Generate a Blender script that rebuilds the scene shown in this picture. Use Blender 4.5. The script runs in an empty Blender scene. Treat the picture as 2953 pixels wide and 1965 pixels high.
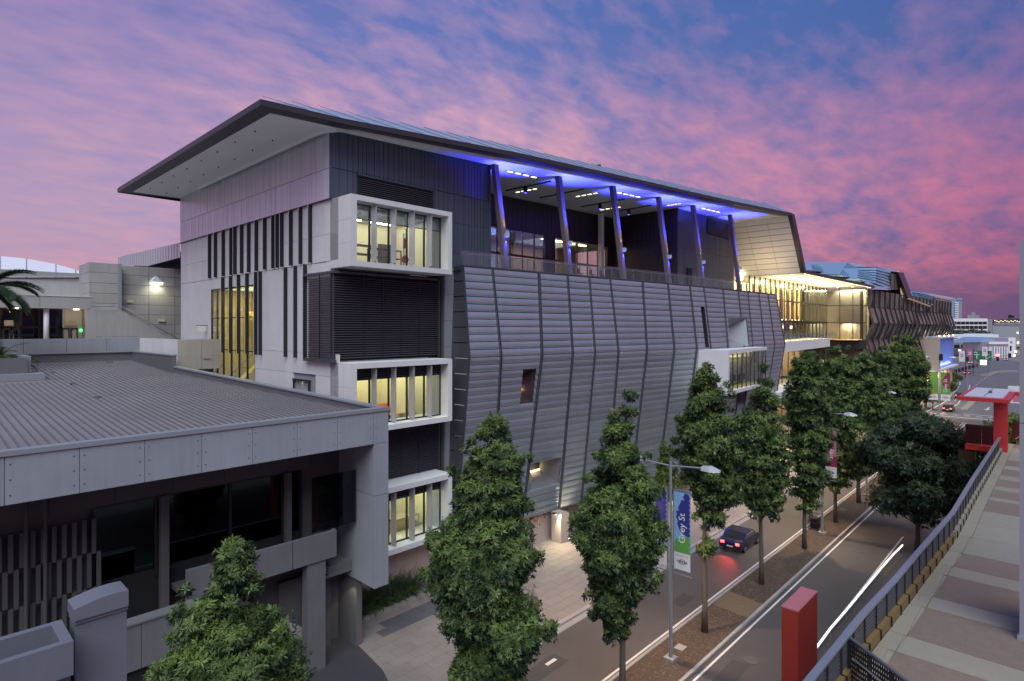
import bpy, math, random
import numpy as np
from mathutils import Vector, Matrix
random.seed(7); rng = np.random.default_rng(7)
R = math.radians
SC = bpy.context.scene
COL = SC.collection

# ------------------------------------------------------------ camera
# X runs along the street, Y from the street towards the building, camera 18 m above the road
H, F, CX, HY = 18.0, 1688.0, 1476.5, 948.0
SA, CA = 0.6876, 0.7261
cam_d = bpy.data.cameras.new('camera'); cam = bpy.data.objects.new('camera', cam_d); COL.objects.link(cam)
cam.location = (0, 0, H); cam.rotation_euler = (R(90), 0, math.atan2(SA, CA) - R(90))
cam_d.sensor_width = 36; cam_d.lens = 36 * F / 2953; cam_d.shift_y = -(982.5 - HY) / 2953
cam_d.clip_start = 0.3; cam_d.clip_end = 6000
SC.camera = cam
SC.view_settings.view_transform = 'Standard'; SC.view_settings.look = 'None'
SC.view_settings.exposure = 0.0; SC.view_settings.gamma = 1.0
SC.cycles.max_bounces = 6; SC.cycles.transparent_max_bounces = 16
SC.cycles.sample_clamp_indirect = 4.0

def ray(px, py):
    x = (px - CX) / F
    return Vector((SA * x + CA, -CA * x + SA, (HY - py) / F))
def pY(px, py, Y):
    r = ray(px, py); return r * (Y / r.y) + Vector((0, 0, H))
def pX(px, py, X):
    r = ray(px, py); return r * (X / r.x) + Vector((0, 0, H))
def pZ(px, py, Z=0.0):
    r = ray(px, py); return r * ((Z - H) / r.z) + Vector((0, 0, H))

# ------------------------------------------------------------ world: dusk sky
W = bpy.data.worlds.new('World'); SC.world = W; W.use_nodes = True
nt = W.node_tree; N = nt.nodes; L = nt.links; N.clear()
def nd(t, **k):
    n = N.new(t)
    for a, b in k.items(): setattr(n, a, b)
    return n
def vmath(op, a, b=None):
    n = nd('ShaderNodeVectorMath', operation=op)
    for i, s in enumerate((a, b)):
        if s is None: continue
        if isinstance(s, tuple): n.inputs[i].default_value = s
        else: L.new(s, n.inputs[i])
    return n
def smath(op, a, b=None, clamp=False):
    n = nd('ShaderNodeMath', operation=op, use_clamp=clamp)
    for i, s in enumerate((a, b)):
        if s is None: continue
        if isinstance(s, (int, float)): n.inputs[i].default_value = s
        else: L.new(s, n.inputs[i])
    return n.outputs[0]
def ramp(fac, stops, ease='EASE'):
    n = nd('ShaderNodeValToRGB'); L.new(fac, n.inputs[0]); n.color_ramp.interpolation = ease
    while len(n.color_ramp.elements) < len(stops): n.color_ramp.elements.new(0.5)
    for e, (p, c) in zip(n.color_ramp.elements, stops): e.position = p; e.color = (*c, 1)
    return n.outputs[0]
def srgb(r, g, b):
    f = lambda c: (c / 255 / 12.92) if c / 255 <= 0.04045 else ((c / 255 + 0.055) / 1.055) ** 2.4
    return (f(r), f(g), f(b))
def mix(fac, a, b, mode='MIX'):
    n = nd('ShaderNodeMix', data_type='RGBA', blend_type=mode)
    for s, i in ((fac, 0), (a, 6), (b, 7)):
        if isinstance(s, (int, float)): n.inputs[i].default_value = s
        elif isinstance(s, tuple): n.inputs[i].default_value = (*s, 1)
        else: L.new(s, n.inputs[i])
    return n.outputs[2]
geo = nd('ShaderNodeTexCoord')
D = vmath('NORMALIZE', geo.outputs['Generated']).outputs[0]
sep = nd('ShaderNodeSeparateXYZ'); L.new(D, sep.inputs[0])
el = smath('MAXIMUM', sep.outputs[2], 0.0)
side = vmath('DOT_PRODUCT', D, (SA, -CA, 0)).outputs['Value']       # + to the right of the view
t01 = smath('MULTIPLY_ADD', side, 0.72); t01.node.inputs[2].default_value = 0.5
cl = nd('ShaderNodeClamp'); L.new(t01, cl.inputs[0]); t01 = cl.outputs[0]
# clear sky: lavender blue, deeper blue up and to the right
high = ramp(t01, [(0.0, srgb(112, 110, 170)), (0.4, srgb(88, 110, 176)), (0.75, srgb(64, 100, 164)), (1.0, srgb(48, 88, 150))])
mid = ramp(t01, [(0.0, srgb(150, 142, 184)), (0.45, srgb(124, 126, 182)), (1.0, srgb(88, 98, 154))])
low = ramp(t01, [(0.0, srgb(178, 152, 176)), (0.5, srgb(156, 134, 172)), (1.0, srgb(96, 80, 124))])
e1 = smath('DIVIDE', el, 0.24, True); e2 = smath('DIVIDE', smath('SUBTRACT', el, 0.18, True), 0.34, True)
base = mix(e2, mix(e1, low, mid), high)
# cloud layer seen in perspective
inv = smath('DIVIDE', 1.0, smath('ADD', el, 0.22))
plane = vmath('MULTIPLY', D, (1, 1, 0)); sc_ = nd('ShaderNodeVectorMath', operation='SCALE'); L.new(plane.outputs[0], sc_.inputs[0]); L.new(inv, sc_.inputs[3])
mp = nd('ShaderNodeMapping'); L.new(sc_.outputs[0], mp.inputs[0]); mp.inputs['Rotation'].default_value = (0, 0, R(28)); mp.inputs['Scale'].default_value = (1.0, 1.7, 1)
n1 = nd('ShaderNodeTexNoise'); L.new(mp.outputs[0], n1.inputs['Vector']); n1.inputs['Scale'].default_value = 1.15; n1.inputs['Detail'].default_value = 4; n1.inputs['Roughness'].default_value = 0.5; n1.inputs['Distortion'].default_value = 0.25
n2 = nd('ShaderNodeTexNoise'); L.new(mp.outputs[0], n2.inputs['Vector']); n2.inputs['Scale'].default_value = 6.5; n2.inputs['Detail'].default_value = 7; n2.inputs['Roughness'].default_value = 0.56; n2.inputs['Distortion'].default_value = 0.2
n3 = nd('ShaderNodeTexNoise'); L.new(mp.outputs[0], n3.inputs['Vector']); n3.inputs['Scale'].default_value = 17; n3.inputs['Detail'].default_value = 4; n3.inputs['Roughness'].default_value = 0.6
c1 = smath('MULTIPLY', smath('SUBTRACT', n1.outputs[0], 0.5), 1.9)
c2 = smath('MULTIPLY', smath('SUBTRACT', n2.outputs[0], 0.5), 1.75)
c3 = smath('MULTIPLY', smath('SUBTRACT', n3.outputs[0], 0.5), 0.45)
dens = smath('ADD', smath('ADD', smath('ADD', c1, c2), c3), 0.44)
# thinner high up, where the blue shows, and near the right horizon
elb = ramp(el, [(0.0, (0.30,) * 3), (0.10, (0.80,) * 3), (0.30, (0.78,) * 3), (0.46, (0.42,) * 3), (0.75, (0.15,) * 3)])
dens = smath('SUBTRACT', smath('ADD', dens, elb), 0.60)
cf = nd('ShaderNodeClamp'); L.new(smath('MULTIPLY', dens, 0.80), cf.inputs[0])
cloud_hi = ramp(t01, [(0.0, srgb(196, 152, 184)), (0.45, srgb(214, 162, 182)), (0.8, srgb(176, 130, 168)), (1.0, srgb(142, 112, 160))])
cloud_lo = ramp(t01, [(0.0, srgb(222, 162, 166)), (0.42, srgb(248, 184, 170)), (0.75, srgb(224, 140, 152)), (1.0, srgb(204, 104, 126))])
e3 = smath('DIVIDE', smath('SUBTRACT', el, 0.05, True), 0.36, True)
cloud = mix(e3, cloud_lo, cloud_hi)
lf_ = ramp(t01, [(0.0, (0.35,) * 3), (0.10, (0.62,) * 3), (0.26, (1, 1, 1)), (1.0, (1, 1, 1))]); hf_ = ramp(el, [(0.0, (1,) * 3), (0.30, (1,) * 3), (0.5, (0.72,) * 3), (1.0, (0.4,) * 3)])
skyc = mix(smath('MULTIPLY', smath('MULTIPLY', cf.outputs[0], lf_), hf_), base, cloud)
nish = nd('ShaderNodeTexSky', sky_type='NISHITA'); nish.sun_disc = False
nish.sun_elevation = R(1.5); nish.sun_rotation = R(250)
# level haze band by the horizon and the ground side of the world
hz = ramp(t01, [(0.0, srgb(206, 138, 148)), (0.5, srgb(188, 128, 150)), (1.0, srgb(104, 78, 112))])
hzf = ramp(el, [(0.0, (1, 1, 1)), (0.035, (0.7,) * 3), (0.10, (0.12,) * 3), (0.16, (0, 0, 0))])
skyc = mix(hzf, skyc, hz)
final = mix(0.03, skyc, mix(1.0, nish.outputs[0], (0.10, 0.10, 0.10), 'MULTIPLY'))
below = smath('LESS_THAN', sep.outputs[2], -0.002)
final = mix(below, final, (0.05, 0.045, 0.06))
bg = nd('ShaderNodeBackground'); L.new(final, bg.inputs[0]); bg.inputs[1].default_value = 1.12
out = nd('ShaderNodeOutputWorld'); L.new(bg.outputs[0], out.inputs[0])

# soft dusk light from the sky behind the camera
sun_d = bpy.data.lights.new('sun', 'SUN'); sun_d.energy = 3.5; sun_d.angle = R(50); sun_d.color = (0.93, 0.98, 0.96)
sun = bpy.data.objects.new('sun', sun_d); COL.objects.link(sun)
sun.rotation_euler = Vector((0.43, 0.43, -0.79)).to_track_quat('-Z', 'Y').to_euler()

# ------------------------------------------------------------ materials
def mat(name, col, rough=0.6, metal=0.0, var=0.12, scale=1.2, bump=0.0, bscale=40, obj=0.0, streak=0.0, spec=0.5, emit=None, es=0.0, speck=0.0, sscale=120):
    m = bpy.data.materials.new(name); m.use_nodes = True
    t = m.node_tree; b = t.nodes['Principled BSDF']
    b.inputs['Roughness'].default_value = rough; b.inputs['Metallic'].default_value = metal
    b.inputs['Specular IOR Level'].default_value = spec
    g = t.nodes.new('ShaderNodeNewGeometry')
    def nz(sc, det, vec=None, rg=0.6):
        n = t.nodes.new('ShaderNodeTexNoise'); n.inputs['Scale'].default_value = sc; n.inputs['Detail'].default_value = det; n.inputs['Roughness'].default_value = rg
        t.links.new(vec or g.outputs['Position'], n.inputs['Vector']); return n.outputs[0]
    def mm(op, a, b_, c=None):
        n = t.nodes.new('ShaderNodeMath'); n.operation = op
        for i, s in enumerate((a, b_, c)):
            if s is None: continue
            if isinstance(s, (int, float)): n.inputs[i].default_value = s
            else: t.links.new(s, n.inputs[i])
        return n.outputs[0]
    v = mm('MULTIPLY_ADD', nz(scale, 5), 2 * var, 1 - var)
    if streak:
        mp = t.nodes.new('ShaderNodeMapping'); t.links.new(g.outputs['Position'], mp.inputs[0]); mp.inputs['Scale'].default_value = (1, 1, 0.06)
        v = mm('MULTIPLY', v, mm('MULTIPLY_ADD', nz(5.0, 4, mp.outputs[0]), 2 * streak, 1 - streak))
    if speck:
        v = mm('MULTIPLY', v, mm('MULTIPLY_ADD', nz(sscale, 2, None, 0.8), 2 * speck, 1 - speck))
    if obj:
        oi = t.nodes.new('ShaderNodeObjectInfo'); v = mm('MULTIPLY', v, mm('MULTIPLY_ADD', oi.outputs['Random'], 2 * obj, 1 - obj))
    n = t.nodes.new('ShaderNodeVectorMath'); n.operation = 'SCALE'; n.inputs[0].default_value = col; t.links.new(v, n.inputs[3])
    t.links.new(n.outputs[0], b.inputs['Base Color'])
    rv = mm('MULTIPLY_ADD', nz(scale * 3, 3), 0.16, rough - 0.08); t.links.new(rv, b.inputs['Roughness'])
    if bump:
        bp = t.nodes.new('ShaderNodeBump'); bp.inputs['Strength'].default_value = bump; bp.inputs['Distance'].default_value = 0.02
        t.links.new(nz(bscale, 4), bp.inputs['Height']); t.links.new(bp.outputs[0], b.inputs['Normal'])
    if emit:
        b.inputs['Emission Color'].default_value = (*emit, 1); b.inputs['Emission Strength'].default_value = es
    return m
def glass(name, tint=(1, 1, 1), refl=0.12, rough=0.02, dark=0.0, k=1.0, milk=0.0):
    m = bpy.data.materials.new(name); m.use_nodes = True; t = m.node_tree; t.nodes.clear()
    o = t.nodes.new('ShaderNodeOutputMaterial'); tr = t.nodes.new('ShaderNodeBsdfTransparent'); tr.inputs[0].default_value = (*tint, 1)
    gl = t.nodes.new('ShaderNodeBsdfGlossy'); gl.inputs['Roughness'].default_value = rough; gl.inputs[0].default_value = (0.72, 0.84, 1, 1)
    fr = t.nodes.new('ShaderNodeFresnel'); fr.inputs[0].default_value = 1.5
    ad = t.nodes.new('ShaderNodeMath'); ad.operation = 'MULTIPLY_ADD'; ad.inputs[1].default_value = k; ad.inputs[2].default_value = refl; t.links.new(fr.outputs[0], ad.inputs[0])
    mx = t.nodes.new('ShaderNodeMixShader'); t.links.new(ad.outputs[0], mx.inputs[0]); t.links.new(tr.outputs[0], mx.inputs[1]); t.links.new(gl.outputs[0], mx.inputs[2])
    if milk:
        df = t.nodes.new('ShaderNodeBsdfDiffuse'); df.inputs[0].default_value = (0.7, 0.76, 0.8, 1); m2 = t.nodes.new('ShaderNodeMixShader'); m2.inputs[0].default_value = milk
        t.links.new(mx.outputs[0], m2.inputs[1]); t.links.new(df.outputs[0], m2.inputs[2]); mx = m2
    t.links.new(mx.outputs[0], o.inputs[0]); return m
def emis(name, col, s):
    m = bpy.data.materials.new(name); m.use_nodes = True; b = m.node_tree.nodes['Principled BSDF']
    b.inputs['Base Color'].default_value = (0.5, 0.5, 0.5, 1)
    b.inputs['Emission Color'].default_value = (*col, 1); b.inputs['Emission Strength'].default_value = s
    return m

M = dict(
 concrete=mat('pale_concrete', (0.575, 0.575, 0.585), 0.75, var=0.10, scale=0.8, bump=0.25, bscale=18, obj=0.045, streak=0.05),
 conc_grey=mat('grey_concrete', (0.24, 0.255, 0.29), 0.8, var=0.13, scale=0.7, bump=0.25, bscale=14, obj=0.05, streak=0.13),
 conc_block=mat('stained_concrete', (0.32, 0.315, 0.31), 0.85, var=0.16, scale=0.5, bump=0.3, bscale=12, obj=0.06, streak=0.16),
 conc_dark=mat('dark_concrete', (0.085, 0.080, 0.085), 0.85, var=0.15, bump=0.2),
 ground_wall=mat('buff_concrete', (0.36, 0.30, 0.26), 0.8, var=0.10, bump=0.25, bscale=14, obj=0.04),
 zinc=mat('zinc_sheet', (0.38, 0.42, 0.455), 0.38, 0.70, var=0.13, scale=0.7, bump=0.08, bscale=5, obj=0.09, streak=0.06),
 batten=mat('zinc_batten', (0.13, 0.135, 0.16), 0.42, 0.7, var=0.05),
 darkclad=mat('dark_cladding', (0.062, 0.080, 0.108), 0.42, 0.15, var=0.06, obj=0.06),
 brownclad=mat('brown_cladding', (0.036, 0.026, 0.030), 0.45, 0.20, var=0.08, obj=0.08),
 paleclad=mat('pale_metal_cladding', (0.56, 0.58, 0.63), 0.36, 0.55, var=0.04, scale=0.4, obj=0.06),
 louvre=mat('louvre_metal', (0.075, 0.072, 0.088), 0.42, 0.3, var=0.05),
 louvre_back=mat('louvre_void', (0.010, 0.010, 0.013), 0.9, var=0.0),
 fin=mat('black_fin', (0.012, 0.015, 0.021), 0.5, 0.0, var=0.05),
 fin_edge=mat('fin_edge', (0.5, 0.5, 0.54), 0.5, 0.2, var=0.05),
 blade=mat('grey_blade', (0.40, 0.40, 0.44), 0.45, 0.3, var=0.05),
 frame=mat('dark_frame', (0.022, 0.022, 0.028), 0.4, 0.3, var=0.05),
 soffit=mat('white_soffit', (0.80, 0.80, 0.80), 0.65, var=0.05, scale=0.3),
 fascia=mat('brown_fascia', (0.045, 0.040, 0.048), 0.4, 0.3, var=0.08),
 roofmetal=mat('roof_metal', (0.46, 0.52, 0.62), 0.33, 0.6, var=0.06, obj=0.05),
 roofblue=mat('roof_metal_blue', (0.26, 0.40, 0.55), 0.42, 0.45, var=0.08, obj=0.06),
 roofrib=mat('roof_rib', (0.10, 0.20, 0.32), 0.5, 0.3),
 roofgrey=mat('grey_roof_sheet', (0.225, 0.205, 0.21), 0.55, 0.25, var=0.24, scale=0.35, obj=0.04),
 capping=mat('grey_capping', (0.25, 0.27, 0.30), 0.5, 0.25, var=0.06),
 rooftrim=mat('roof_parapet', (0.13, 0.13, 0.145), 0.55, 0.2, var=0.08),
 white=mat('white_paint', (0.66, 0.66, 0.70), 0.55, var=0.06),
 white_room=mat('room_wall', (0.72, 0.71, 0.60), 0.8, var=0.03),
 room_yellow=mat('stair_wall', (0.46, 0.40, 0.17), 0.8, var=0.10, scale=0.5),
 roomfloor=mat('room_floor', (0.16, 0.15, 0.11), 0.6),
 black=mat('black_matt', (0.008, 0.008, 0.010), 0.8, var=0.0),
 orange=mat('orange_fabric', (0.70, 0.16, 0.02), 0.8, var=0.05),
 cream=mat('cream_fabric', (0.6, 0.56, 0.42), 0.8),
 wood=mat('pale_timber', (0.55, 0.36, 0.17), 0.5, var=0.1),
 steel=mat('stainless_steel', (0.55, 0.56, 0.58), 0.25, 0.9, var=0.03),
 galv=mat('galvanised_steel', (0.30, 0.32, 0.35), 0.45, 0.5, var=0.08),
 lampgrey=mat('lamp_grey', (0.50, 0.54, 0.60), 0.4, 0.2, var=0.03),
 asphalt=mat('asphalt', (0.066, 0.060, 0.060), 0.66, var=0.34, scale=0.16, bump=0.35, bscale=60, speck=0.22, sscale=9),
 asphalt_dark=mat('dark_asphalt', (0.036, 0.035, 0.042), 0.8, var=0.3, scale=0.5, bump=0.3, bscale=60, speck=0.2, sscale=12),
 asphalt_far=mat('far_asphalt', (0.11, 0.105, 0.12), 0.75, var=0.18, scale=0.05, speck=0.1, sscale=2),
 kerb=mat('kerb_concrete', (0.26, 0.25, 0.25), 0.8, var=0.15, bump=0.2, obj=0.06),
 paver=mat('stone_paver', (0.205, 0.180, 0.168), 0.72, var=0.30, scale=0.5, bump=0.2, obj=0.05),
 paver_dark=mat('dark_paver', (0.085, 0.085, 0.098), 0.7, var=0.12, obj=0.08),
 joint=mat('paver_joint', (0.12, 0.11, 0.11), 0.9),
 mulch=mat('bark_mulch', (0.060, 0.040, 0.030), 0.95, var=0.35, scale=1.2, bump=0.9, bscale=26, speck=0.45, sscale=16),
 dirt=mat('dirt', (0.13, 0.095, 0.062), 0.95, var=0.2, scale=2, bump=0.4, bscale=30, speck=0.15, sscale=10),
 gravel=mat('gravel', (0.22, 0.20, 0.19), 0.9, var=0.3, scale=9, bump=0.8, bscale=30, speck=0.4, sscale=22),
 paint=mat('road_paint', (0.55, 0.55, 0.55), 0.6, var=0.22, scale=3),
 bark=mat('tree_bark', (0.085, 0.068, 0.058), 0.9, var=0.25, scale=6, bump=0.6, bscale=25),
 colpaint=mat('column_paint', (0.15, 0.12, 0.14), 0.45, 0.2, var=0.05),
 red=mat('red_paint', (0.30, 0.034, 0.022), 0.36, var=0.22, scale=0.9, streak=0.08, bump=0.05, bscale=3),
 redtop=mat('red_paint_pale', (0.42, 0.14, 0.16), 0.5, var=0.12),
 redglass=mat('dark_red_glass', (0.07, 0.008, 0.010), 0.15, var=0.1),
 deck_light=mat('deck_concrete', (0.225, 0.205, 0.165), 0.7, var=0.10, scale=3, speck=0.18, sscale=26, obj=0.05),
 deck_brown=mat('deck_aggregate', (0.165, 0.125, 0.100), 0.7, var=0.18, scale=3, speck=0.42, sscale=24, obj=0.06),
 red2=mat('gateway_red', (0.40, 0.026, 0.03), 0.4, var=0.12, streak=0.06),
 ochre=mat('ochre_paint', (0.15, 0.10, 0.035), 0.6, var=0.1),
 rail=mat('grey_rail', (0.24, 0.27, 0.32), 0.35, 0.5, var=0.08),
 perf=mat('perforated_steel', (0.10, 0.105, 0.125), 0.45, 0.4, var=0.05),
 perf_black=mat('black_perforated_steel', (0.018, 0.019, 0.024), 0.45, 0.3, var=0.05),
 patch=mat('asphalt_patch', (0.048, 0.045, 0.046), 0.75, var=0.25, speck=0.2, sscale=9),
 conc_deep=mat('deep_grey_concrete', (0.115, 0.115, 0.125), 0.85, var=0.2, scale=0.7, streak=0.15, bump=0.2, obj=0.06),  # darker, streaked grey concrete for balcony, retaining and column parts
 near=mat('near_render', (0.125, 0.13, 0.16), 0.6, var=0.08, scale=1.5, streak=0.06, bump=0.1, bscale=30),
 pillar=mat('pale_pillar', (0.24, 0.245, 0.29), 0.55, var=0.04),
 soil=mat('soil', (0.02, 0.016, 0.014), 0.95, bump=0.8, bscale=20),
 tyre=mat('tyre', (0.012, 0.012, 0.012), 0.8), 
 grass_far=mat('far_ground', (0.16, 0.15, 0.145), 0.9, var=0.25, scale=0.02),
 water_metal=mat('blue_panel', (0.16, 0.24, 0.62), 0.35, 0.3, var=0.06),
 brownglass=mat('bronze_glass_panel', (0.20, 0.175, 0.155), 0.25, 0.25, var=0.25, scale=0.5, bump=0.25, bscale=1.3, obj=0.22),
 timber_wall=mat('foyer_timber', (0.42, 0.27, 0.11), 0.6, var=0.15),
 mullion=mat('mullion', (0.035, 0.032, 0.030), 0.4, 0.3),
 green_sign=mat('green_sign', (0.02, 0.16, 0.07), 0.5),
 yellow=mat('yellow_paint', (0.6, 0.42, 0.02), 0.5),
 hedge=mat('far_trees', (0.030, 0.040, 0.030), 0.95, var=0.5, scale=0.25, bump=1.0, bscale=1.0),
 glass=glass('clear_glass', (0.97, 0.98, 0.98), 0.02, k=.5),
 glass_bal=glass('balustrade_glass', (0.78, 0.86, 0.90), 0.01, 0.05, k=.3, milk=.06),
 glass_dark=glass('dark_glass', (0.10, 0.11, 0.13), 0.03, k=.5),
 glass_warm=glass('warm_glass', (0.98, 0.96, 0.88), 0.02, k=.5),
 glass_sky=glass('sky_glass', (0.70, 0.76, 0.88), 0.04, 0.03, k=.35),
 e_warm=emis('warm_lamp', (1.0, 0.80, 0.42), 14), e_white=emis('white_lamp', (1.0, 0.97, 0.80), 16), e_soft=emis('soft_lamp', (1.0, 0.86, 0.55), 3.5),
 e_red=emis('red_lamp', (1.0, 0.035, 0.03), 9), e_redneon=emis('red_neon', (1.0, 0.05, 0.04), 3.0), e_blue=emis('blue_lamp', (0.05, 0.06, 1.0), 9), e_green=emis('green_lamp', (0.05, 1.0, 0.18), 4), e_sign=emis('lit_sign', (1.0, 1.0, 0.72), 2.6),
 e_trail=emis('trail_glow', (0.95, 1.0, 0.95), 1.3), e_dim=emis('dim_lit_glass', (1.0, 0.86, 0.55), 0.55),
)
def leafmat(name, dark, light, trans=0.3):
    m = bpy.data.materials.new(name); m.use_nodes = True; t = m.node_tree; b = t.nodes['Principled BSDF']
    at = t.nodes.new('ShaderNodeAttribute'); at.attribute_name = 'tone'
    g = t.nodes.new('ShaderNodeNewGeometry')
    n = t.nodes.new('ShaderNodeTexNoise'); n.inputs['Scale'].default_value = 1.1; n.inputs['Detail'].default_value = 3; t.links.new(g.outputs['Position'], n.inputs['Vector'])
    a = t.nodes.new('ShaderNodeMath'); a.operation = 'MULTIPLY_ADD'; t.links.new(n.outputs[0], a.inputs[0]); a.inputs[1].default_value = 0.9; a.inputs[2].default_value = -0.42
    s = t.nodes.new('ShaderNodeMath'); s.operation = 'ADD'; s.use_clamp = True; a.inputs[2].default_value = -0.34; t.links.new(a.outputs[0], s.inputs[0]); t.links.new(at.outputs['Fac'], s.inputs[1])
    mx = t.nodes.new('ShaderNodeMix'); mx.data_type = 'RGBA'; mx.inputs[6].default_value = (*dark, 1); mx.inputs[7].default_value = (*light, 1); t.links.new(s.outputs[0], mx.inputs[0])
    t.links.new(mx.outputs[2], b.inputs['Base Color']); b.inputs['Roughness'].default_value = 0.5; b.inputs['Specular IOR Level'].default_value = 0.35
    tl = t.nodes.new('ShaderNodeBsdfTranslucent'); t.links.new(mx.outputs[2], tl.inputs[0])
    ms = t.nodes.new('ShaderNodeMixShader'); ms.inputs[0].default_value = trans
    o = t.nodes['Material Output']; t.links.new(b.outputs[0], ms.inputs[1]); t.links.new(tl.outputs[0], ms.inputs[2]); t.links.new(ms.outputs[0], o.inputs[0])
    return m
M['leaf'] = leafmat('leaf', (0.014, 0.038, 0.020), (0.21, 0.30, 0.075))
M['leaf_dark'] = leafmat('leaf_dark', (0.012, 0.028, 0.020), (0.085, 0.125, 0.06))
M['leaf_yellow'] = leafmat('leaf_yellow', (0.05, 0.08, 0.02), (0.16, 0.20, 0.04))
M['frond'] = leafmat('frond', (0.020, 0.045, 0.024), (0.10, 0.15, 0.06))

# ------------------------------------------------------------ object helpers
_cube = {}
def cube_mesh(m):
    if m.name not in _cube:
        me = bpy.data.meshes.new('block_' + m.name)
        v = [(x, y, z) for z in (0, 1) for y in (0, 1) for x in (0, 1)]
        me.from_pydata(v, [], [(0, 2, 3, 1), (4, 5, 7, 6), (0, 1, 5, 4), (2, 6, 7, 3), (0, 4, 6, 2), (1, 3, 7, 5)])
        me.materials.append(m); _cube[m.name] = me
    return _cube[m.name]
def ploc(p): 
    v = Vector((0, 0, 0))
    while p is not None: v = v + p.location; p = p.parent
    return v
def link(o, parent=None):
    COL.objects.link(o)
    if parent is not None:
        o.parent = parent; s_ = parent.scale
        if tuple(s_) != (1.0, 1.0, 1.0): o.matrix_parent_inverse = Matrix.Diagonal((1 / s_[0], 1 / s_[1], 1 / s_[2], 1.0))
    return o
def tag(o, label=None, cat=None, group=None, kind=None):
    if label: o['label'] = label
    if cat: o['category'] = cat
    if group: o['group'] = group
    if kind: o['kind'] = kind
    return o
def thing(name, label, cat, loc=(0, 0, 0), group=None):
    o = bpy.data.objects.new(name, None); o.empty_display_size = 0.3; COL.objects.link(o); o.location = loc
    return tag(o, label, cat, group)
def bx(name, x0, x1, y0, y1, z0, z1, m, parent=None):
    """axis aligned block, sharing one mesh per material"""
    o = bpy.data.objects.new(name, cube_mesh(M[m] if isinstance(m, str) else m)); link(o, parent)
    o.location = Vector((min(x0, x1), min(y0, y1), min(z0, z1))) - ploc(parent)
    o.scale = (abs(x1 - x0), abs(y1 - y0), abs(z1 - z0))
    return o
class MB:
    def __init__(s): s.v = []; s.f = []
    def quad(s, *p):
        n = len(s.v); s.v += [tuple(q) for q in p]; s.f.append(tuple(range(n, n + len(p)))); return s
    def box(s, x0, x1, y0, y1, z0, z1):
        n = len(s.v); s.v += [(x, y, z) for z in (z0, z1) for y in (y0, y1) for x in (x0, x1)]
        s.f += [tuple(n + i for i in f) for f in ((0, 2, 3, 1), (4, 5, 7, 6), (0, 1, 5, 4), (2, 6, 7, 3), (0, 4, 6, 2), (1, 3, 7, 5))]; return s
    def prism(s, poly, vec):
        n = len(s.v); k = len(poly); vec = Vector(vec)
        s.v += [tuple(p) for p in poly] + [tuple(Vector(p) + vec) for p in poly]
        s.f.append(tuple(range(n, n + k))); s.f.append(tuple(range(n + 2 * k - 1, n + k - 1, -1)))
        for i in range(k): j = (i + 1) % k; s.f.append((n + i, n + k + i, n + k + j, n + j))
        return s
    def bar(s, a, b, w, h=None, up=(0, 0, 1)):
        a = Vector(a); b = Vector(b); h = h or w; d = (b - a).normalized(); up = Vector(up)
        if abs(d.dot(up)) > 0.99: up = Vector((0, 1, 0))
        r = d.cross(up).normalized() * (w / 2); u = r.cross(d).normalized() * (h / 2)
        return s.prism([a - r - u, a + r - u, a + r + u, a - r + u], b - a)
    def tube(s, pts, rad, n=8):
        pts = [Vector(p) for p in pts]; rad = rad if isinstance(rad, (list, tuple)) else [rad] * len(pts); base = len(s.v)
        for i, p in enumerate(pts):
            d = (pts[min(i + 1, len(pts) - 1)] - pts[max(i - 1, 0)]).normalized()
            a = d.orthogonal().normalized() if abs(d.z) < 0.9 else Vector((1, 0, 0)); a = (a - d * a.dot(d)).normalized(); c = d.cross(a)
            for k in range(n):
                t = 2 * math.pi * k / n; s.v.append(tuple(p + (a * math.cos(t) + c * math.sin(t)) * rad[i]))
        for i in range(len(pts) - 1):
            for k in range(n): q = base + i * n; s.f.append((q + k, q + (k + 1) % n, q + n + (k + 1) % n, q + n + k))
        s.f.append(tuple(base + k for k in range(n - 1, -1, -1))); s.f.append(tuple(base + (len(pts) - 1) * n + k for k in range(n))); return s
    def build(s, name, m, parent=None, smooth=False):
        me = bpy.data.meshes.new(name); o0 = ploc(parent)
        me.from_pydata([tuple(Vector(v) - o0) for v in s.v], [], s.f); me.materials.append(M[m] if isinstance(m, str) else m)
        if smooth: me.polygons.foreach_set('use_smooth', [True] * len(me.polygons))
        me.validate(); me.update()
        return link(bpy.data.objects.new(name, me), parent)
def copy_tree(o, parent=None):
    c = o.copy(); COL.objects.link(c); c.parent = parent
    for ch in list(o.children): copy_tree(ch, c)
    return c
def struct(o): o['kind'] = 'structure'; return o
def text(name, s, size, mtl, parent, loc, rot, ext=0.004):
    cu = bpy.data.curves.new(name, 'FONT'); cu.body = s; cu.size = size; cu.extrude = ext; cu.align_x = 'CENTER'; cu.align_y = 'CENTER'
    cu.materials.append(M[mtl]); cu.resolution_u = 3; tmp = bpy.data.objects.new(name, cu); me = bpy.data.meshes.new_from_object(tmp); bpy.data.objects.remove(tmp); bpy.data.curves.remove(cu)
    if not me.materials: me.materials.append(M[mtl])
    o = link(bpy.data.objects.new(name, me), parent); o.location = Vector(loc) - ploc(parent); o.rotation_euler = rot
    return o
def area(name, loc, target, sx, sy, w, col, parent=None, spread=180):
    l = bpy.data.lights.new(name, 'AREA'); l.shape = 'RECTANGLE'; l.size = sx; l.size_y = sy; l.energy = w; l.color = col; l.spread = R(spread)
    o = bpy.data.objects.new(name, l); COL.objects.link(o); o.location = loc
    o.rotation_euler = (Vector(target) - Vector(loc)).to_track_quat('-Z', 'Y').to_euler(); return o
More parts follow.
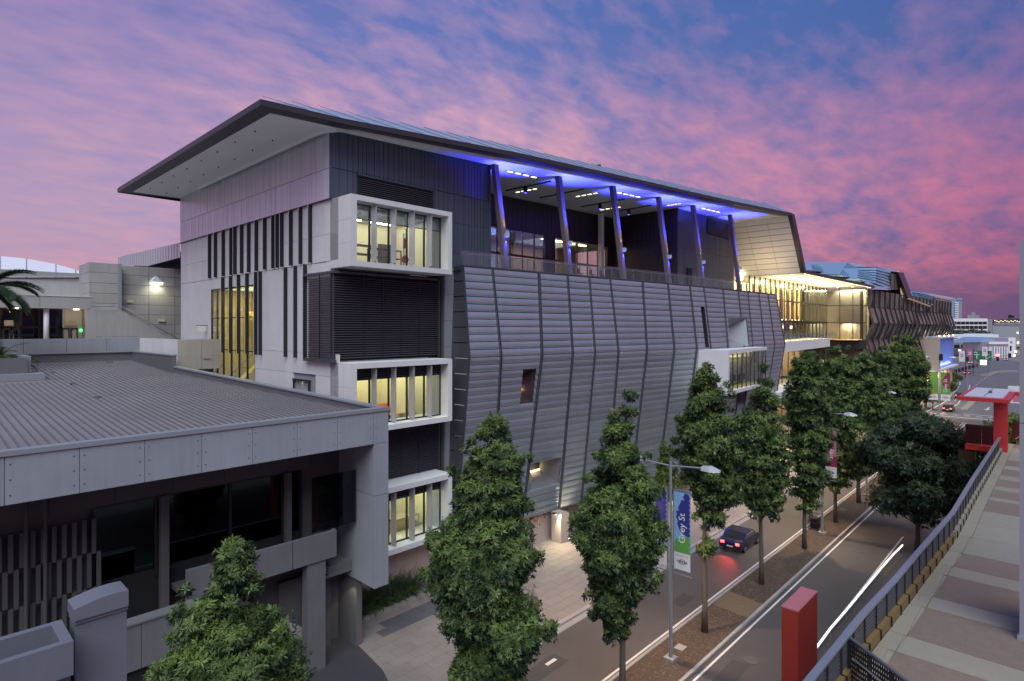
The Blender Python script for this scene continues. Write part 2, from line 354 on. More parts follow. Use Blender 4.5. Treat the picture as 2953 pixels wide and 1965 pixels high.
def spot(name, loc, target, w, col, ang=60, blend=0.6, r=0.06):
    l = bpy.data.lights.new(name, 'SPOT'); l.energy = w; l.color = col; l.spot_size = R(ang); l.spot_blend = blend; l.shadow_soft_size = r
    o = bpy.data.objects.new(name, l); COL.objects.link(o); o.location = loc
    o.rotation_euler = (Vector(target) - Vector(loc)).to_track_quat('-Z', 'Y').to_euler(); return o
def point(name, loc, w, col, r=0.1):
    l = bpy.data.lights.new(name, 'POINT'); l.energy = w; l.color = col; l.shadow_soft_size = r
    o = bpy.data.objects.new(name, l); COL.objects.link(o); o.location = loc; return o
# ============================================================ GROUND, ROADS
# flush surfaces stacked in 4 mm steps
struct(MB().quad((-2500, -2500, -0.03), (3500, -2500, -0.03), (3500, 3500, -0.03), (-2500, 3500, -0.03)).build('ground', 'grass_far'))
def sheet(name, poly, z, m, parent=None, kind='structure'):
    o = MB().quad(*[(p[0], p[1], z) for p in poly]).build(name, m, parent)
    if parent is None: o['kind'] = kind
    return o
sheet('road', [(-60, -6), (150, -6), (150, 22.2), (-60, 22.2)], 0.0, 'asphalt')
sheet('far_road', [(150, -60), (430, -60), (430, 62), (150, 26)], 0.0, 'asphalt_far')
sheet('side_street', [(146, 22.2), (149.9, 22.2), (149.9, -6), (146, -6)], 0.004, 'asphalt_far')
KY, MY0, MY1 = 22.2, 14.1, 16.9
# pavement: base slab, kerb stones, pavers
pav = MB().box(-30, 150, KY + .3, 36, -0.02, 0.10).build('pavement', 'joint'); struct(pav)
for i in range(44):
    bx('kerb_stone', -10 + i * 3.0, -10 + i * 3.0 + 2.98, KY, KY + .297, -0.01, 0.135, 'kerb', pav)
gut = MB().quad((-20, KY - .45, 0.004), (150, KY - .45, 0.004), (150, KY - .01, 0.004), (-20, KY - .01, 0.004)).build('gutter', 'kerb'); struct(gut)
def in_drive(x, y): return x + 1.6 < 17.6 + (y - 24) * .15 + (0 if y > 26 else (26 - y) * -.4)
cnt = 0; rest = MB()
yy = KY + .31; r = 0
while yy < 34.6:
    h = 0.78; xx = 14.0 + (r % 2) * .7; c = 0
    while xx < 62:
        w = 1.38
        if not in_drive(xx + .7, yy) and not (yy > 30.7 and xx < 29):
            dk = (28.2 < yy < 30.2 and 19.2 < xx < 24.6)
            if cnt < 290 and (xx < 46):
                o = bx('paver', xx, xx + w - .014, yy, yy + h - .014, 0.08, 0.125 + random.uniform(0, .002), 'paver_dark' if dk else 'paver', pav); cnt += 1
            else: rest.box(xx, xx + w - .014, yy, yy + h - .014, 0.08, 0.125)
        xx += w
    yy += h; r += 1
xx = 62.0
o = rest.build('paver_field', 'paver', pav); o['kind'] = 'stuff'
sheet('far_pavement', [(62, KY + .3), (150, KY + .3), (150, 36), (62, 36)], 0.118, 'paver')
sheet('driveway', [(-30, KY + .3), (15.2, KY + .3), (16.9, 24.0), (17.6, 26), (18.3, 31), (18.3, 60), (-30, 60)], 0.131, 'asphalt_dark')
# median island with kerbs, mulch
med = MB().box(-20, 140, MY0 + .18, MY1 - .18, -0.01, 0.11).build('median', 'mulch'); struct(med)
for i in range(60):
    for y in (MY0, MY1 - .175):
        bx('kerb_stone', -16 + i * 2.6, -16 + i * 2.6 + 2.585, y, y + .175, -0.01, 0.15, 'kerb', med)
p = [(s[0], s[1]) for s in (( 30.5, MY0 + .19), (33.6, MY0 + .19), (34.0, MY1 - .19), (31.3, MY1 - .19))]
for cx, w in ((37.6, 2.6), (21.0, 3.5)):
    a = [(cx - w / 2, MY0 + .19), (cx + w * .45, MY0 + .19), (cx + w * .62, MY1 - .19), (cx - w * .4, MY1 - .19)]
    o = sheet('worn_dirt_path', a, 0.114, 'dirt')
# loose bark chips: countless
lit = MB(); 
for i in range(5200):
    x = random.uniform(16, 74); y = random.uniform(MY0 + .25, MY1 - .25); a = random.uniform(0, 6.28); l = random.uniform(.05, .14); w = l * .4; dz = random.uniform(.0, .04)
    c, s_ = math.cos(a), math.sin(a)
    lit.quad((x, y, .118), (x + l * c, y + l * s_, .118 + dz), (x + l * c - w * s_, y + l * s_ + w * c, .122 + dz), (x - w * s_, y + w * c, .12))
o = lit.build('bark_litter', 'dirt'); tag(o, 'loose bark litter scattered over the tree median', 'bark litter', kind='stuff')
# painted lines
def line(a, b, w=.13, z=.006, name='painted_line', m='paint'):
    a = Vector((a[0], a[1], 0)); b = Vector((b[0], b[1], 0)); n = (b - a).cross(Vector((0, 0, 1))).normalized() * w / 2
    return MB().quad(*[(q.x, q.y, z) for q in (a - n, b - n, b + n, a + n)]).build(name, m, RM)
RM = struct(bpy.data.objects.new('road_markings', None)); COL.objects.link(RM)
line((-15, MY1 + .28), (140, MY1 + .28)); line((-15, MY0 - .28), (140, MY0 - .28), .12)
line((-15, 10.25), (60, 10.25), .12)
for x in (24, 48): line((x, 20.2), (x + .8, 20.2), .22)
# bike symbol on the near carriageway
bc = Vector((29.5, 8.6, .009)); bm = MB()
def ring(cx, cy, r, w=.05, n=18):
    for k in range(n):
        a0, a1 = 2 * math.pi * k / n, 2 * math.pi * (k + 1) / n
        bm.quad(*[(cx + q * math.cos(a), cy + q * math.sin(a), .009) for q, a in ((r, a0), (r, a1), (r - w, a1), (r - w, a0))])
ring(bc.x, bc.y, .33); ring(bc.x, bc.y - 1.05, .33)
for a, b in (((0, 0), (.55, -.35)), ((.55, -.35), (.05, -.55)), ((.05, -.55), (0, 0)), ((.55, -.35), (.6, -.85)), ((.6, -.85), (0, -1.05)), ((.05, -.55), (.6, -.85))):
    a = bc + Vector((*a, 0)); b = bc + Vector((*b, 0)); n = (b - a).cross(Vector((0, 0, 1))).normalized() * .03
    bm.quad(*[tuple(q) for q in (a - n, b - n, b + n, a + n)])
bm.build('bicycle_symbol', 'paint', RM)
# manholes / pit lids
for px, py, lab, rd in ((2166, 1905, 'round manhole cover in the near carriageway', 1), (2475, 1590, 'round manhole cover in the near carriageway beneath the round tree', 1), (1962, 1874, 'square pit lid in the bark beside the lamp post', 0), (2430, 1473, 'round tree grate in the median beyond the bin', 1)):
    q = pZ(px, py, 0.0); zz = .007 if py in (1905, 1590) else .118; mb = MB()
    if rd: mb.prism([(q.x + .42 * math.cos(k * .3927), q.y + .42 * math.sin(k * .3927), zz) for k in range(16)], (0, 0, .012))
    else: mb.box(q.x - .3, q.x + .3, q.y - .25, q.y + .25, zz, zz + .03)
    tag(mb.build('manhole_cover', 'conc_dark' if rd else 'kerb'), lab, 'manhole cover')
# first intersection and beyond (positions from the ground plane)
def gp(px, py): q = pZ(px, py, 0); return (q.x, q.y)
isl = [gp(2767.7, 1183), gp(2789, 1185), gp(2823, 1152), gp(2803, 1151)]
o = MB().prism([(*q, 0.0) for q in isl], (0, 0, .15)).build('traffic_island', 'deck_light'); struct(o)
isl2 = [gp(2820, 1084), gp(2853, 1086), gp(2880, 1075), gp(2936, 1072), gp(2930, 1069), gp(2866, 1072)]
o = MB().prism([(*q, 0.0) for q in isl2], (0, 0, .15)).build('traffic_island', 'deck_light'); struct(o)
kp = [(150, 23), (160, 22.6), (178, 22.4), (201, 23.7), (218, 24.3), (240, 26.0), (262, 29), (294, 33.5), (360, 44)]
fk = MB(); 
for a, b in zip(kp, kp[1:]): fk.prism([(a[0], a[1], 0), (b[0], b[1], 0), (b[0], b[1] + 14, 0), (a[0], a[1] + 14, 0)], (0, 0, .13))
struct(fk.build('far_footpath', 'deck_light'))
for a, b in zip(kp, kp[1:]): line((a[0], a[1] - .8), (b[0], b[1] - .8), .22, .008)
for a, b in zip(kp[:5], kp[1:6]): line((a[0] - 3, a[1] - 3.6), (b[0] - 3, b[1] - 3.6), .2, .008)
for i in range(7): line((152, 21 - i * 1.9), (152, 20 - i * 1.9), .5, .008)
line((148.5, 22), (148.5, 8), .4, .008); line((155, 15.8), (155, 6), .4, .008)
for i in range(12): line((170 + i * 11, 20.0 + i * .15), (174 + i * 11, 20.1 + i * .15), .16, .008)
for i in range(14): line((168 + i * 12, 11), (173 + i * 12, 11.2), .16, .008)
for (x, y) in ((168, 12.8), (205, 8.5), (240, 6)):
    MB().quad((x, y - .15, .008), (x + 4, y - .15, .008), (x + 4, y + .15, .008), (x, y + .15, .008)).build('arrow_shaft', 'paint', RM)
    MB().quad((x, y - .6, .008), (x, y + .6, .008), (x - 2.2, y, .008)).build('arrow_head', 'paint', RM)

# ============================================================ MAIN BUILDING
XS, YB, YU = 19.3, 31.9, 34.4          # side wall plane, front of the window boxes, upper front wall
MBD = thing('convention_building', 'large convention building with folded zinc front, stacked concrete window boxes and sweeping roof', 'building', (XS, 34, 0))
def zs(X):
    xs = [14.4, 19.3, 34, 50, 64, 80.2, 90]; z = [30.75, 30.8, 31.45, 31.85, 32.1, 32.7, 32.9]
    return float(np.interp(X, xs, z))
def zsf(x, y): return zs(x)
# ---- side wall core with stair window opening (Y 45.8-55, z 8-21.45)
core = MB()
WX0, WX1 = XS + .12, XS + .45
core.box(WX0, WX1, 34.5, 45.8, 26.0, 31.2).box(WX0, WX1, 34.0, 45.8, 3.3, 26).box(WX0, WX1, 33.45, 45.8, 0, 3.3).box(WX0, WX1, 55.0, 62.9, 0, 30.9).box(WX0, WX1, 45.8, 55.0, 21.45, 31.0).box(WX0, WX1, 45.8, 55.0, 0, 7.5)
core.build('wall_core', 'conc_grey', MBD)
random.seed(3)
rows = [(7.0, 11.2), (11.22, 14.9), (14.92, 16.35), (16.37, 22.33)]
rows2 = [(22.37, 24.1), (24.12, 26.3)]
ys = [33.4]
while ys[-1] < 62.2: ys.append(ys[-1] + random.choice((1.15, 1.45, 1.75, 1.5)))
ys[-1] = 62.9
ysd = sorted(set([round(y, 2) for y in ys if abs(y - 45.8) > .6 and abs(y - 55) > .6] + [45.8, 55.0]))
def panels(rws, yl):
    for (z0, z1) in rws:
        for y0, y1 in zip(yl, yl[1:]):
            if y0 >= 45.75 and y1 <= 55.05 and z0 < 21.4:
                if z1 > 21.6: bx('concrete_panel', XS, XS + .12, y0, y1 - .02, 21.45, z1, 'concrete', MBD)
                continue
            if y0 > 34 and y1 < 37.3 and z0 < 22 and z1 > 15.7 and z0 > 15: continue
            if y0 < 34.0 and z1 > 7.7 and z0 < 22: y0 = 34.42 if (z0 > 15.8 or z1 < 11.3) else y0
            bx('concrete_panel', XS, XS + .12, y0, max(y1 - .02, y0 + .3), z0, z1, 'concrete', MBD)
panels(rows, ysd); panels(rows2, [y + .35 if 34 < y < 62 else y for y in ys])
bx('concrete_panel', XS, XS + .12, 34.42, 37.4, 16.0, 22.3, 'concrete', MBD)
# ---- pale metal cladding boards on the side, two tiers
y = YU; i = 0
while y < 62.85:
    w = random.choice((.22, .3, .38, .45)); y1 = min(y + w, 62.9)
    bx('cladding_board', XS - .05 - random.uniform(0, .012), XS + .12, y + .012, y1 - .006, 26.36, 28.33, 'paleclad', MBD)
    bx('cladding_board', XS - .05 - random.uniform(0, .012), XS + .12, y + .012, y1 - .006, 28.36, 30.95, 'paleclad', MBD)
    y = y1
bx('cladding_flashing', XS - .16, XS + .1, YU - .25, 62.95, 26.305, 26.35, 'frame', MBD)
# ---- fins on the side wall
def side_y(px): return pX(px, 900, XS).y
up = [487, 555, 645, 735, 780, 858, 940, 1028, 1125, 1222, 1270, 1322, 1427, 1538, 1650]
for u in up:
    yv = side_y(480 + (u + 32) / 4)
    f = bx('fin', XS - .295, XS - .005, yv, yv + .05, 22.42, 26.29, 'fin', MBD); bx('fin_edge', XS - .32, XS - .296, yv, yv + .05, 22.42, 26.29, 'fin_edge', f)
for u in (640, 730, 822, 920, 1022, 1072, 1365, 1478, 1590):
    yv = side_y(480 + (u + 32) / 4)
    f = bx('fin', XS - .295, XS - .005, yv, yv + .05, 15.98, 22.36, 'fin', MBD); bx('fin_edge', XS - .32, XS - .296, yv, yv + .05, 15.98, 22.36, 'fin_edge', f)
for e in MBD.children:
    pass
# ---- stair window: mullions, panes, lit stair behind
ST = MB()
for yv in (45.85, 47.4, 49.0, 50.6, 52.3, 53.7, 54.95): ST.box(XS + .02, XS + .16, yv - .045, yv + .045, 8, 21.45)
for z in (13.0, 16.2, 18.9, 21.4): ST.box(XS + .03, XS + .15, 45.8, 55, z - .04, z + .04)
w = ST.build('window', 'mullion', MBD); w['label'] = 'tall yellow lit stair window'
for a, b in ((45.9, 47.36), (47.45, 48.95), (49.05, 50.55), (50.65, 52.25), (52.35, 53.65), (53.75, 54.9)):
    for z0, z1 in ((8, 12.95), (13.05, 16.15), (16.25, 18.85), (18.95, 21.35)): bx('pane', XS + .08, XS + .09, a, b, z0, z1, 'glass_warm', w)
bx('stair_wall', XS + 4.2, XS + 4.4, 44, 56.5, 6, 22, 'room_yellow', MBD); bx('stair_side_wall', XS + .5, XS + 4.2, 44.4, 44.6, 6, 22, 'room_yellow', MBD)
bx('stair_side_wall', XS + .5, XS + 4.2, 55.4, 55.6, 6, 22, 'room_yellow', MBD); bx('stair_ceiling', XS + .5, XS + 4.2, 44.6, 55.4, 21.6, 21.8, 'room_yellow', MBD)
for k, (ya, yb, za, zb) in enumerate(((46, 54, 16.4, 19.6), (54, 46, 12.8, 16.2), (46, 54, 9.2, 12.6))):
    xx = XS + (1.2 if k % 2 else 2.6); st = MB()
    st.prism([(xx, ya, za), (xx, yb, zb), (xx, yb, zb - .35), (xx, ya, za - .35)], (1.1, 0, 0)); fl = st.build('stair_flight', 'room_yellow', MBD)
    hr = MB().tube([(xx, ya, za + 1.0), (xx, yb, zb + 1.0)], .03, 6)
    for q in range(7): t = q / 6; hr.tube([(xx, ya + (yb - ya) * t, za + (zb - za) * t), (xx, ya + (yb - ya) * t, za + (zb - za) * t + 1.0)], .018, 5)
    hr.build('handrail', 'mullion', fl)
area('stair_light', (XS + 2.2, 50, 21.4), (XS + 2.2, 50, 0), 3, 8, 700, (1.0, 0.84, 0.36)); area('stair_light', (XS + .9, 50.5, 15.0), (XS + 4, 50.5, 15.0), 6, 9, 260, (1.0, 0.84, 0.36))
# small sign on a bracket beside the stair window
sg = thing('wall_sign', 'small white sign on a bracket beside the stair window', 'sign', (XS - .3, 56.5, 18))
bx('sign_plate', XS - .85, XS - .15, 55.75, 55.79, 17.75, 18.2, 'white', sg); MB().bar((XS, 55.77, 18.28), (XS - .95, 55.77, 18.28), .05).build('bracket', 'frame', sg)
# small lit window low in the side wall
lw = MB().box(XS - .02, XS + .1, 37.15, 37.3, 10.5, 14.4).box(XS - .02, XS + .1, 39.35, 39.5, 10.5, 14.4).box(XS - .04, XS + .1, 37.1, 39.55, 14.4, 14.5).build('window_frame', 'mullion', MBD)
for ch in list(MBD.children):
    if ch.name.startswith('concrete_panel') and abs(ch.location.z + 11.22 - 11.22 - 11.22) < .01 and ch.location.y + 34 > 36.2 and ch.location.y + 34 < 39.4: bpy.data.objects.remove(ch)
bx('pane', XS - .0, XS + .01, 37.3, 39.35, 11, 14.4, 'glass', lw); 
bx('recess_wall', XS + .115, XS + .12, 37.3, 39.35, 10.6, 14.4, 'white_room', MBD)
area('small_window_light', (XS + .1, 38.3, 14.35), (XS + .05, 38.3, 10), .1, 1.8, 3.0, (1, .95, .6))

# ---- concrete window boxes
def room(x0, x1, y0, y1, z0, z1, wmat, w, col):
    bx('room_floor', x0, x1, y0, y1, z0 - .12, z0, 'roomfloor', MBD); bx('room_ceiling', x0, x1, y0, y1, z1, z1 + .1, wmat, MBD)
    bx('room_back_wall', x0, x1, y1, y1 + .1, z0, z1, wmat, MBD)
    bx('room_side_wall', x0 - .1, x0, y0, y1, z0, z1, wmat, MBD); bx('room_side_wall', x1, x1 + .1, y0, y1, z0, z1, wmat, MBD)
    area('room_light', ((x0 + x1) / 2, (y0 + y1) / 2, z1 - .03), ((x0 + x1) / 2, (y0 + y1) / 2, 0), x1 - x0 - .6, y1 - y0 - .6, w, col)
BX1 = 27.46
def wbox(z0, z1, upper_louvre):
    jl, jr, tt, tb = .42, .34, .34, .34
    f = MB()
    f.box(XS, XS + jl, YB, YU - .02, z0, z1).box(BX1 - jr, BX1, YB, YU - .02, z0, z1)
    f.box(XS + jl, BX1 - jr, YB, YU - .02, z1 - tt, z1).box(XS + jl, BX1 - jr, YB, YU - .02, z0, z0 + tb)
    b = f.build('window_box', 'concrete', MBD)
    xa, xb, za, zb = XS + jl, BX1 - jr, z0 + tb, z1 - tt
    yg = 32.78
    zc = zb - (.78 if upper_louvre else .0)
    g = MB().box(xa, xb, yg, yg + .1, zb - .09, zb).box(xa, xb, yg, yg + .1, za, za + .09)
    bays = [xa + (xb - xa) * k / 5 for k in range(6)]
    for k, x in enumerate(bays):
        g.box(x - .05, x + .05, yg - .02, yg + .1, za, zb)
    if upper_louvre: g.box(xa, xb, yg, yg + .1, zc - .05, zc + .03)
    else: g.box(xa, xb, yg, yg + .1, zc - 1.0, zc - .96)
    wf = g.build('window', 'frame', MBD)
    for x0, x1 in zip(bays, bays[1:]):
        bx('pane', x0 + .05, x1 - .05, yg + .03, yg + .04, za + .09, zc - .05, 'glass', wf)
        if upper_louvre:
            for k in range(5): bx('slat', x0 + .05, x1 - .05, yg - .06, yg + .03, zc + .06 + k * .145, zc + .06 + k * .145 + .05, 'louvre', wf)
            bx('louvre_backing', x0 + .05, x1 - .05, yg + .05, yg + .07, zc + .03, zb - .05, 'louvre_back', wf)
        else:
            bx('spandrel', x0 + .05, x1 - .05, yg + .06, yg + .07, zc - .95, zb - .09, 'glass_sky', wf)
    for x in (21.2, 22.7, 24.2, 25.7):
        bl = bx('blade', x - .03, x + .03, 32.0, 32.56, za + .14, zb - .02, 'blade', MBD); bx('blade_foot', x - .02, x + .02, 32.25, 32.5, za, za + .139, 'blade', bl)
    for zz in (z0 + (z1 - z0) * .66, z0 + (z1 - z0) * .33): bx('joint_line', XS - .002, XS + .001, YB + .02, YU - .5, zz - .008, zz + .008, 'conc_grey', b)
    for yv in (32.75, 33.35): bx('joint_line', XS - .002, XS + .001, yv - .007, yv + .007, z0 + .02, z1 - .02, 'conc_grey', b)
    return xa, xb, za, zb
xa, xb, za, zb = wbox(21.86, 26.31, False); room(xa, xb, 32.9, 38.5, za, zb, 'white_room', 250, (1.0, .95, .60))
wbox(11.41, 15.84, True); room(xa, xb, 32.9, 37.0, 11.6, 15.2, 'white_room', 230, (1.0, .93, .46))
wbox(3.24, 7.64, True); room(xa, xb, 32.9, 37.0, 3.5, 7.0, 'white_room', 230, (1.0, .93, .46))
# interior of the top room: tables, a strip lamp, fire hose
for (x, y, l) in ((20.3, 34.6, 2.6), (23.2, 35.4, 2.4)):
    t = thing('work_table', 'black framed work table in the top box nearest its ' + ('left wall' if x < 22 else 'red hose reel'), 'table', (x, y, za), 'black tables in the top room')
    for zz in (.85, 1.45): bx('tabletop', x, x + l, y, y + .8, za + zz, za + zz + .05, 'frame', t)
    for a in (0, l - .06):
        for c in (0, .74): bx('leg', x + a, x + a + .06, y + c, y + c + .06, za, za + 1.45, 'frame', t)
for (x, y) in ((19.9, 34.4), (22.3, 34.4)):
    l = thing('strip_light', 'white strip lamp on the ceiling of the top room, ' + ('first pane' if x < 21 else 'second pane'), 'lamp', (x, y, zb - .6), 'ceiling strip lamps in the top room')
    bx('tube', x, x + 1.7, y, y + .12, zb - .75, zb - .66, 'e_white', l); bx('housing', x, x + 1.7, y, y + .12, zb - .655, zb - .60, 'white', l)
hs = thing('hose_reel', 'red fire hose reel on a post in the top room', 'hose reel', (24.9, 34.2, za))
bx('post', 24.85, 25.0, 34.2, 34.35, za, za + 2.6, 'white_room', hs)
MB().tube([(24.9, 34.1, za + .7), (24.9, 33.95, za + .7)], .28, 14).build('reel', 'red', hs); bx('cabinet', 24.84, 25.02, 34.05, 34.19, za + 1.5, za + 2.2, 'red', hs)
cb = thing('wall_cabinet', 'dark grey electrical cabinet on the back wall of the top room', 'cabinet', (26.2, 38, za + 1)); bx('door', 25.6, 26.6, 38.2, 38.48, za + .9, za + 2.3, 'louvre', cb)
# sofa and tables in the middle room
def sofa(x, y, z, m, lab, l=2.2):
    t = thing('sofa', lab, 'sofa', (x, y, z))
    bx('seat', x, x + l, y, y + .8, z + .15, z + .45, m, t); bx('backrest', x, x + l, y + .62, y + .85, z + .45, z + .95, m, t)
    bx('armrest', x - .18, x, y, y + .85, z + .1, z + .68, m, t); bx('armrest', x + l, x + l + .18, y, y + .85, z + .1, z + .68, m, t); bx('seat_cushion', x + .03, x + l / 2 - .01, y + .02, y + .6, z + .45, z + .55, m, t); bx('seat_cushion', x + l / 2 + .01, x + l - .03, y + .02, y + .6, z + .45, z + .55, m, t)
def table(x, y, z, l, w, h, m, lab):
    t = thing('low_table', lab, 'table', (x, y, z)); bx('tabletop', x, x + l, y, y + w, z + h - .06, z + h, m, t)
    for a in (0, l - .06):
        for c in (0, w - .06): bx('leg', x + a, x + a + .06, y + c, y + c + .06, z, z + h - .06, m, t)
sofa(22.5, 35.3, 11.6, 'orange', 'orange sofa in the middle window box'); table(23.2, 34.0, 11.6, 2.0, .8, .45, 'wood', 'pale timber coffee table before the orange sofa')
bx('partition', 21.3, 21.42, 35.6, 37, 11.6, 15.2, 'white_room', MBD); bx('partition', 24.9, 25.02, 33.9, 37, 11.6, 15.2, 'white_room', MBD)
sgn = thing('restroom_sign', 'black restroom sign with white figures on the room wall', 'sign', (21.9, 36.9, 13.4)); bx('sign_plate', 21.8, 22.25, 36.93, 36.98, 13.2, 14.5, 'black', sgn)
for dx in (.13, .3): MB().tube([(21.8 + dx, 36.91, 13.42), (21.8 + dx, 36.91, 13.66)], .045, 6).tube([(21.8 + dx, 36.91, 13.74), (21.8 + dx, 36.91, 13.78)], .04, 6).build('figure', 'white', sgn)
sofa(20.9, 35.4, 3.5, 'cream', 'cream armchair in the lowest window box', 1.0); table(20.6, 33.7, 3.5, 2.0, .8, .5, 'wood', 'yellow timber table in the lowest window box')
table(24.1, 34.2, 3.5, 2.2, 1.1, 1.05, 'steel', 'tall steel framed table in the lowest window box')
bx('partition', 23.3, 23.42, 35.6, 37, 3.5, 7.0, 'white_room', MBD)
for zz in (11.6, 3.5): bx('skirting', xa, xb, 36.96, 36.995, zz, zz + .14, 'frame', MBD)

# ---- louvre banks between the boxes
def slats(x0, x1, y, z0, z1, pitch, side=None, name='slat'):
    if side is None: bx('louvre_backing', x0, x1, y + .12, y + .16, z0, z1, 'louvre_back', MBD)
    n = int((z1 - z0) / pitch)
    me = MB().prism([(0, 0, 0), (0, .14, .075), (0, .14, .09), (0, 0, .03)], (1, 0, 0)).build(name, 'louvre', MBD)
    for k in range(n):
        o = me if k == 0 else me.copy()
        if k: COL.objects.link(o)
        o.location = Vector((x0, y, z0 + .03 + k * pitch)) - ploc(MBD); o.scale = (x1 - x0, 1, 1)
        if side: o.rotation_euler = (0, 0, R(-90)); o.location = Vector((side, x1, z0 + .03 + k * pitch)) - ploc(MBD)
    me.data.transform(Matrix.Translation(ploc(MBD)))
slats(19.15, 27.75, 33.7, 16.05, 21.5, .152)
bx('louvre_backing', 19.33, 19.37, 33.75, 37.2, 15.98, 21.6, 'louvre_back', MBD)
slats(33.7, 37.2, 0, 16.05, 21.5, .152, side=19.14)
slats(19.15, 27.75, 33.7, 7.64, 11.41, .152)
slats(27.75, 28.1, 34.35, 7.0, 21.86, .2)
for z0, z1 in ((16.05, 21.5), (7.64, 11.41)):
    for px in (1049, 1105, 1158, 1208): X_ = pY(px, 900, 33.7).x; bx('louvre_post', X_ - .03, X_ + .03, 33.68, 33.72, z0, z1, 'frame', MBD)
bx('louvre_post', 19.1, 19.16, 33.68, 33.74, 15.9, 21.6, 'louvre', MBD); bx('louvre_post', 27.7, 27.8, 33.68, 33.9, 7.64, 21.6, 'louvre', MBD)
bx('louvre_post', 19.08, 19.13, 35.4, 35.46, 15.9, 21.6, 'frame', MBD)
bx('louvre_cap', 19.02, 27.5, 33.55, 33.85, 21.52, 21.66, 'louvre', MBD); bx('louvre_cap', 19.0, 19.25, 33.86, 37.35, 21.52, 21.66, 'louvre', MBD)
bx('louvre_cap', 18.95, 19.25, 33.55, 37.35, 15.84, 16.02, 'louvre', MBD)
# ---- upper front wall
X0, X1 = XS, 33.8
bx('wall_core', X0 + .05, X1 - .05, YU + .1, YU + .5, 26.3, 30.9, 'black', MBD); bx('wall_core', 27.5, X1 - .05, YU + .1, YU + .5, 16, 26.3, 'black', MBD)
bx('wall_core', 19.8, 28.9, 33.95, 34.3, 15.9, 21.8, 'louvre_back', MBD); bx('wall_core', 19.8, 28.9, 33.95, 34.3, 7.7, 11.4, 'louvre_back', MBD); bx('wall_core', 27.6, 28.9, 34.5, 34.8, 7.0, 21.8, 'louvre_back', MBD)
random.seed(11); x = X0
while x < X1 - .05:
    w = random.choice((.32, .4, .5, .62)); x1 = min(x + w, X1)
    bx('cladding_board', x + .035, x1, YU - random.uniform(0, .02), YU + .1, 26.2, 28.38, 'darkclad', MBD)
    bx('cladding_board', x + .035, x1, YU - random.uniform(0, .02), YU + .1, 28.42, zs(x) + .1, 'darkclad', MBD)
    if x > 27.4: bx('cladding_board', x + .035, x1, YU - random.uniform(0, .02), YU + .1, 22.0, 26.18, 'darkclad', MBD)
    x = x1
bx('cladding_corner', XS - .05, XS + .011, YU - .03, YU + .1, 26.31, 30.9, 'darkclad', MBD)
bx('louvre_backing', 21.3, 27.6, YU - .03, YU - .015, 26.31, 28.2, 'louvre_back', MBD)
me0 = len(MBD.children); slats(21.3, 27.6, YU - .16, 26.33, 28.2, .135)
for k in range(5): X_ = 21.3 + 6.3 * k / 4; bx('louvre_post', X_ - .03, X_ + .03, YU - .18, YU - .13, 26.31, 28.24, 'frame', MBD)
bx('louvre_frame', 21.22, 27.68, YU - .18, YU - .03, 28.24, 28.34, 'darkclad', MBD)
# white wall between louvres and zinc
for k in range(8): bx('wall_panel', 28.1, 29.0, 33.42, 33.6, 6.9 + k * 1.95, 6.9 + k * 1.95 + 1.93, 'capping', MBD)
bx('wall_core', 28.12, 29.0, 33.62, 34.4, 6.9, 22.3, 'conc_dark', MBD)
slats(28.8, 34, 33.6, 2.6, 6.9, .16)
# base wall below the boxes
x = 18.3
while x < 30.5: bx('base_panel', x, min(x + 1.75, 30.6) - .025, 33.2, 33.4, 0.1, 3.24, 'ground_wall', MBD); x += 1.75
bx('wall_core', 18.35, 27.6, 33.42, 33.9, 0, 3.2, 'conc_dark', MBD); bx('wall_core', 27.6, 36, 33.42, 33.9, 0, 6.9, 'conc_dark', MBD)
bx('base_panel', 18.28, 18.4, 33.42, 62, 0.1, 8, 'ground_wall', MBD)

# ---- folded zinc facade
S8 = lambda x, y: (1200 + .5102 * x, 700 + .5102 * y)
topS = [(262, 135), (425, 155), (690, 178), (850, 190), (972, 200), (1090, 208), (1275, 225), (1418, 235), (1542, 245), (1620, 250), (1730, 265), (1815, 272), (1870, 278), (1932, 285), (1983, 290), (2030, 295)]
crS = [(297, 643), (475, 637), (707, 628), (880, 625), (1005, 618), (1138, 612), (1300, 608), (1455, 603), (1582, 601), (1660, 595), (1757, 590), (1850, 588), (1898, 585), (1965, 583), (2022, 581), (2080, 580)]
lean = [-.075, -.056, -.118, -.080, -.082, -.071, -.105, -.105, -.10, -.10, -.10, -.10, -.11, -.11, -.12, -.13]
ZT, ZB = 22.64, 2.6
fx = [28.9, 40, 50.5, 62, 83.5, 92]; fy = [32.5, 31.5, 30.3, 29.5, 29.2, 29.3]
YF = lambda x: float(np.interp(x, fx, fy))
T, C_, B_ = [], [], []
for i in range(16):
    px, py = S8(*topS[i]); t = pY(px, py, 31)
    for _ in range(8): t = pY(px, py, YF(t.x))
    t.z = ZT; cx_, cy_ = S8(*crS[i]); c = pY(cx_, cy_, YF(t.x) - 1.0); c = pY(cx_, cy_, YF(c.x) - 1.0)
    if c.x < t.x + .05 and i > 0: pass
    c.z = 15.9
    yb = c.y + 1.1; b = None
    for k in range(4000):
        py2 = cy_ + k * .5; q = pY(cx_ + lean[i] * (py2 - cy_), py2, c.y + 1.1 * min(1, (py2 - cy_) / 500))
        if q.z <= ZB: b = q; break
    b.z = ZB; b.y = yb
    T.append(t); C_.append(c); B_.append(b)
NU, NL = 12, 24
def surf(i, u, part, v):
    a, b = (T, C_) if part == 'U' else (C_, B_)
    p0 = a[i].lerp(b[i], v); p1 = a[i + 1].lerp(b[i + 1], v); return p0.lerp(p1, u)
PROF = [(0, .0), (.05, .045), (.25, .085), (.5, .10), (.78, .085), (.945, .045), (.955, .10), (1.0, .10)]
